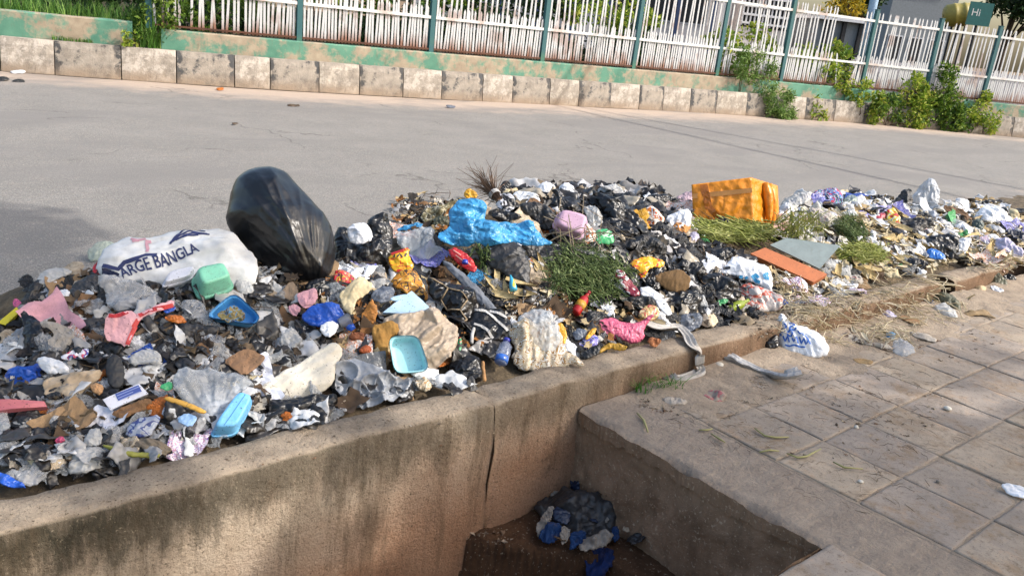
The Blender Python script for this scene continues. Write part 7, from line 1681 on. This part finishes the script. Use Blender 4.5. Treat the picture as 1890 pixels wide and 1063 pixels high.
scatter('film_litter', 'torn black and pale film matted through the centre of the heap', FM, 330, [(1150, 430, 130, 85, 2), (1250, 520, 140, 70, 2), (1050, 380, 120, 35, 1), (880, 600, 200, 70, 1.2), (720, 580, 120, 90, .8)], (36, 84), film_mix('mid_film', ['121315', '1c1d20', '17181a', 'b8b8b9', '232427', '0f1012', '8a8784', '2a2b2d', '151618', 'a09684']), 92, .03, .5)
scatter('film_litter', 'torn white, grey and black film matted through the right end of the heap', FM, 360, [(1620, 430, 180, 50, 3), (1790, 425, 100, 55, 2), (1480, 420, 60, 40, 1), (1560, 385, 120, 25, 1.4)], (26, 58), film_mix('right_film', ['c9cacc', 'd3d4d6', 'b7b7b8', 'd5d6d8', '2c2d31', 'bcb8b0', 'dadbdd', '17181b', 'b5b5b9', 'cfc8b4']), 93, .03, .5)
# ---------------------------------------------------------------- individual small scraps
def scrap(seed, asp):
    r = random.Random(seed); V = []; F = []; n, m = 10, 8; c1, c2 = r.uniform(-.5, .5), r.uniform(-.4, .4)
    for j in range(m+1):
        for i in range(n+1):
            u, v = i/n-.5, j/m-.5; e = 1+.28*nz(math.atan2(v, u)*1.6, seed)*min(1, max(abs(u), abs(v))*2)
            z = c1*u*u+c2*v*v+.22*(ridged(Vector((u*2.2, v*2.2, seed)), 3)-.5)
            V.append((u*e, v*asp*e, z))
    for j in range(m):
        for i in range(n): a = j*(n+1)+i; F.append((a, a+1, a+n+2, a+n+1))
    b = len(V); V += [(x, y, z-.015) for x, y, z in V]; F += [tuple(b+i for i in reversed(f)) for f in F]; return V, F
def shared(nm, vf, smooth=True):
    me = bpy.data.meshes.new(nm); me.from_pydata([tuple(v) for v in vf[0]], [], vf[1]); me.polygons.foreach_set('use_smooth', [smooth]*len(vf[1])); me.materials.append(BLK); return me
LUMPS = [shared('crumpled_bag', lump(i, .16+.05*(i % 4), 1.0)) for i in range(16)]
SCRAPS = [shared('scrap', scrap(i, .75), i % 2 == 0) for i in range(7)]
BROWNP = [rigid('brown_scrap_a', '6a5038', .9, .5), rigid('brown_scrap_b', '8a7052', .9, .5), rigid('brown_scrap_c', '4c3a28', .9, .5)]
KINDS = {
 'black': ('crumpled black bag scrap', 'plastic_scrap', 'plastic', LUMPS, [BLK, BLK2]), 'grey': ('crumpled grey plastic scrap', 'plastic_scrap', 'plastic', LUMPS, [GREYF, MILKY]),
 'white': ('crumpled white plastic scrap', 'plastic_scrap', 'plastic', LUMPS, [WHITEF, WHITE2]), 'clear': ('clear plastic scrap', 'plastic_scrap', 'plastic', LUMPS+SCRAPS[:2], [CLEAR]),
 'brown': ('torn brown paper scrap', 'paper_scrap', 'paper', SCRAPS, BROWNP), 'cloth': ('dirty beige rag scrap', 'cloth_scrap', 'rag', LUMPS, [BEIGE, CREAMC]),
 'dark': ('dark grey rag scrap', 'cloth_scrap', 'rag', LUMPS, [CHAR]), 'paper': ('dusty white paper scrap', 'paper_scrap', 'paper', SCRAPS, [GREYP, FOAMW]),
 'blue': ('small blue plastic scrap', 'plastic_scrap', 'plastic', SCRAPS, [DBLUE, BLUEF]), 'pink': ('small pink wrapper scrap', 'wrapper_scrap', 'wrapper', SCRAPS, [PINKP]),
 'red': ('small red wrapper scrap', 'wrapper_scrap', 'wrapper', SCRAPS, [REDF, P_RED]), 'yellow': ('small yellow wrapper scrap', 'wrapper_scrap', 'wrapper', SCRAPS, [YELF]),
 'orange': ('lump of orange peel', 'peel_scrap', 'food waste', LUMPS, [ORF]), 'print': ('small printed wrapper scrap', 'wrapper_scrap', 'wrapper', SCRAPS, [P_MIX, P_BLU, P_WOR]), 'green': ('small green plastic scrap', 'plastic_scrap', 'plastic', SCRAPS, [GREENF]),
 'cream': ('cream food scrap', 'food_scrap', 'food waste', LUMPS, [FOOD])}
def palette(x, y):
    if x < 640: return dict(black=8, grey=3.5, brown=1.4, clear=5, dark=2, cloth=1.5, white=2, paper=1.4, blue=.4, pink=.3, red=.3, orange=.5, print=.6, cream=.7)
    if x < 1010: return dict(black=3, grey=2, brown=3, cloth=2, clear=2, orange=.7, white=1.5, blue=.4, red=.4, yellow=.12, cream=1.5, print=.8, dark=1)
    if x < 1430: return dict(black=9, white=2.4, grey=1.2, brown=1.2, print=.7, orange=.3, yellow=.1, cream=.8, dark=1, green=.3, clear=.8)
    return dict(white=7, grey=2.5, black=3, clear=2, cloth=1, cream=1, print=.9, blue=.6, red=.4, green=.5, brown=1)
POLY = [(0, 575), (60, 528), (170, 500), (300, 520), (480, 520), (620, 470), (740, 435), (860, 380), (930, 352), (1150, 362), (1270, 385), (1450, 385), (1530, 362), (1720, 385), (1890, 400), (1890, 480), (1750, 500), (1530, 560), (1290, 600), (1080, 655), (920, 690), (640, 745), (400, 800), (0, 900)]
def inpoly(x, y, P=POLY):
    r_ = False
    for i in range(len(P)):
        a, b = P[i], P[(i+1) % len(P)]
        if (a[1] > y) != (b[1] > y) and x < (b[0]-a[0])*(y-a[1])/(b[1]-a[1])+a[0]: r_ = not r_
    return r_
used = {o.get('label') for o in bpy.data.objects if o.get('label')}
nouns = [h[2] for h in HEROES]; dupn = {n for n in nouns if nouns.count(n) > 1}
if dupn: print('DUP NOUNS', dupn)
HE = [h for h in HEROES if h[2]]
KEEP = {'soiled blue tray', 'turquoise foam tray', 'mint green container', 'white foam lid', 'blue printed card', 'light blue foam box', 'pink paper wrapper', 'printed white sack', 'yellow snack packet', 'brown patterned pack', 'shiny red packet', 'lilac foam container', 'orange snack packet', 'maroon striped wrapper', 'bright pink bag', 'blue lettered bag', 'orange plank', 'slate panel', 'orange parcel', 'red bottle', 'crushed bottle', 'big cream sheet', 'clear fruit tray', 'royal blue bag', 'white tissue', 'crinkled clear bag', 'sky blue sheet', 'dark herb pile', 'giant black bag', 'white paper ball', 'pale blue foam lid', 'beige cloth', 'netted bag', 'strapped black bag', 'bright blue packet', 'silvery peak bag', 'twig broom', 'green stems', 'round black bag', 'brown paper sack', 'deep blue bag', 'red board', 'pink paper', 'yellow carton'}
def relation(dx, dy):
    if abs(dx) > abs(dy)*1.6: return 'right of' if dx > 0 else 'left of'
    if abs(dy) > abs(dx)*1.6: return 'below' if dy > 0 else 'above'
    return f'at the {"lower" if dy > 0 else "upper"} {"right" if dx > 0 else "left"} of'
def own_label(noun, x, y, k=3):
    for h in sorted(HE, key=lambda h: (h[0]-x)**2+((h[1]-y)*1.5)**2)[:k]:
        if math.hypot(x-h[0], y-h[1]) < 10: continue
        t = f'{noun} {relation(x-h[0], y-h[1])} the {h[2]}'
        if t not in used and len(t.split()) <= 16: used.add(t); return t
for o, x, y in HUSKS:
    lab = own_label('large dry corn husk', x, y, 6)
    if lab: tag(o, lab, 'corn husk', 'large corn husks on the heap')
    else: bpy.data.objects.remove(o)
rf = random.Random(99); placed = []; tries = 0
while len(placed) < 430 and tries < 40000:
    tries += 1; x = rf.uniform(0, 1890); front = tries < 200
    if x > 1430 and rf.random() < .4: continue
    y = rf.uniform(350, 900)
    if front:
        x = rf.uniform(0, 900); y = 900-x*.228+rf.uniform(-14, 2)
    elif not inpoly(x, y): continue
    if any(math.hypot(x-a, y-b) < 18 for a, b in placed): continue
    s = rf.triangular(42, 120, 62)*(1 if x < 1400 else .7)
    if any(h[2] in KEEP and abs(x-h[0]) < 24+s*.32 and abs(y-h[1]) < 18+s*.26 for h in HE): continue
    pal = palette(x, y); kk = rf.choices(list(pal), list(pal.values()))[0]; nm, oname, cat, ms, mts = KINDS[kk]
    lab = own_label(nm, x, y, 5)
    if not lab: continue
    placed.append((x, y))
    o = link(oname, rf.choice(ms)); o.matrix_world = place_matrix(x, y, s, .02, .25, rf, None, .3)
    o.material_slots[0].link = 'OBJECT'; o.material_slots[0].material = rf.choice(mts); tag(o, lab, cat)
print('fillers', len(placed), 'tries', tries)
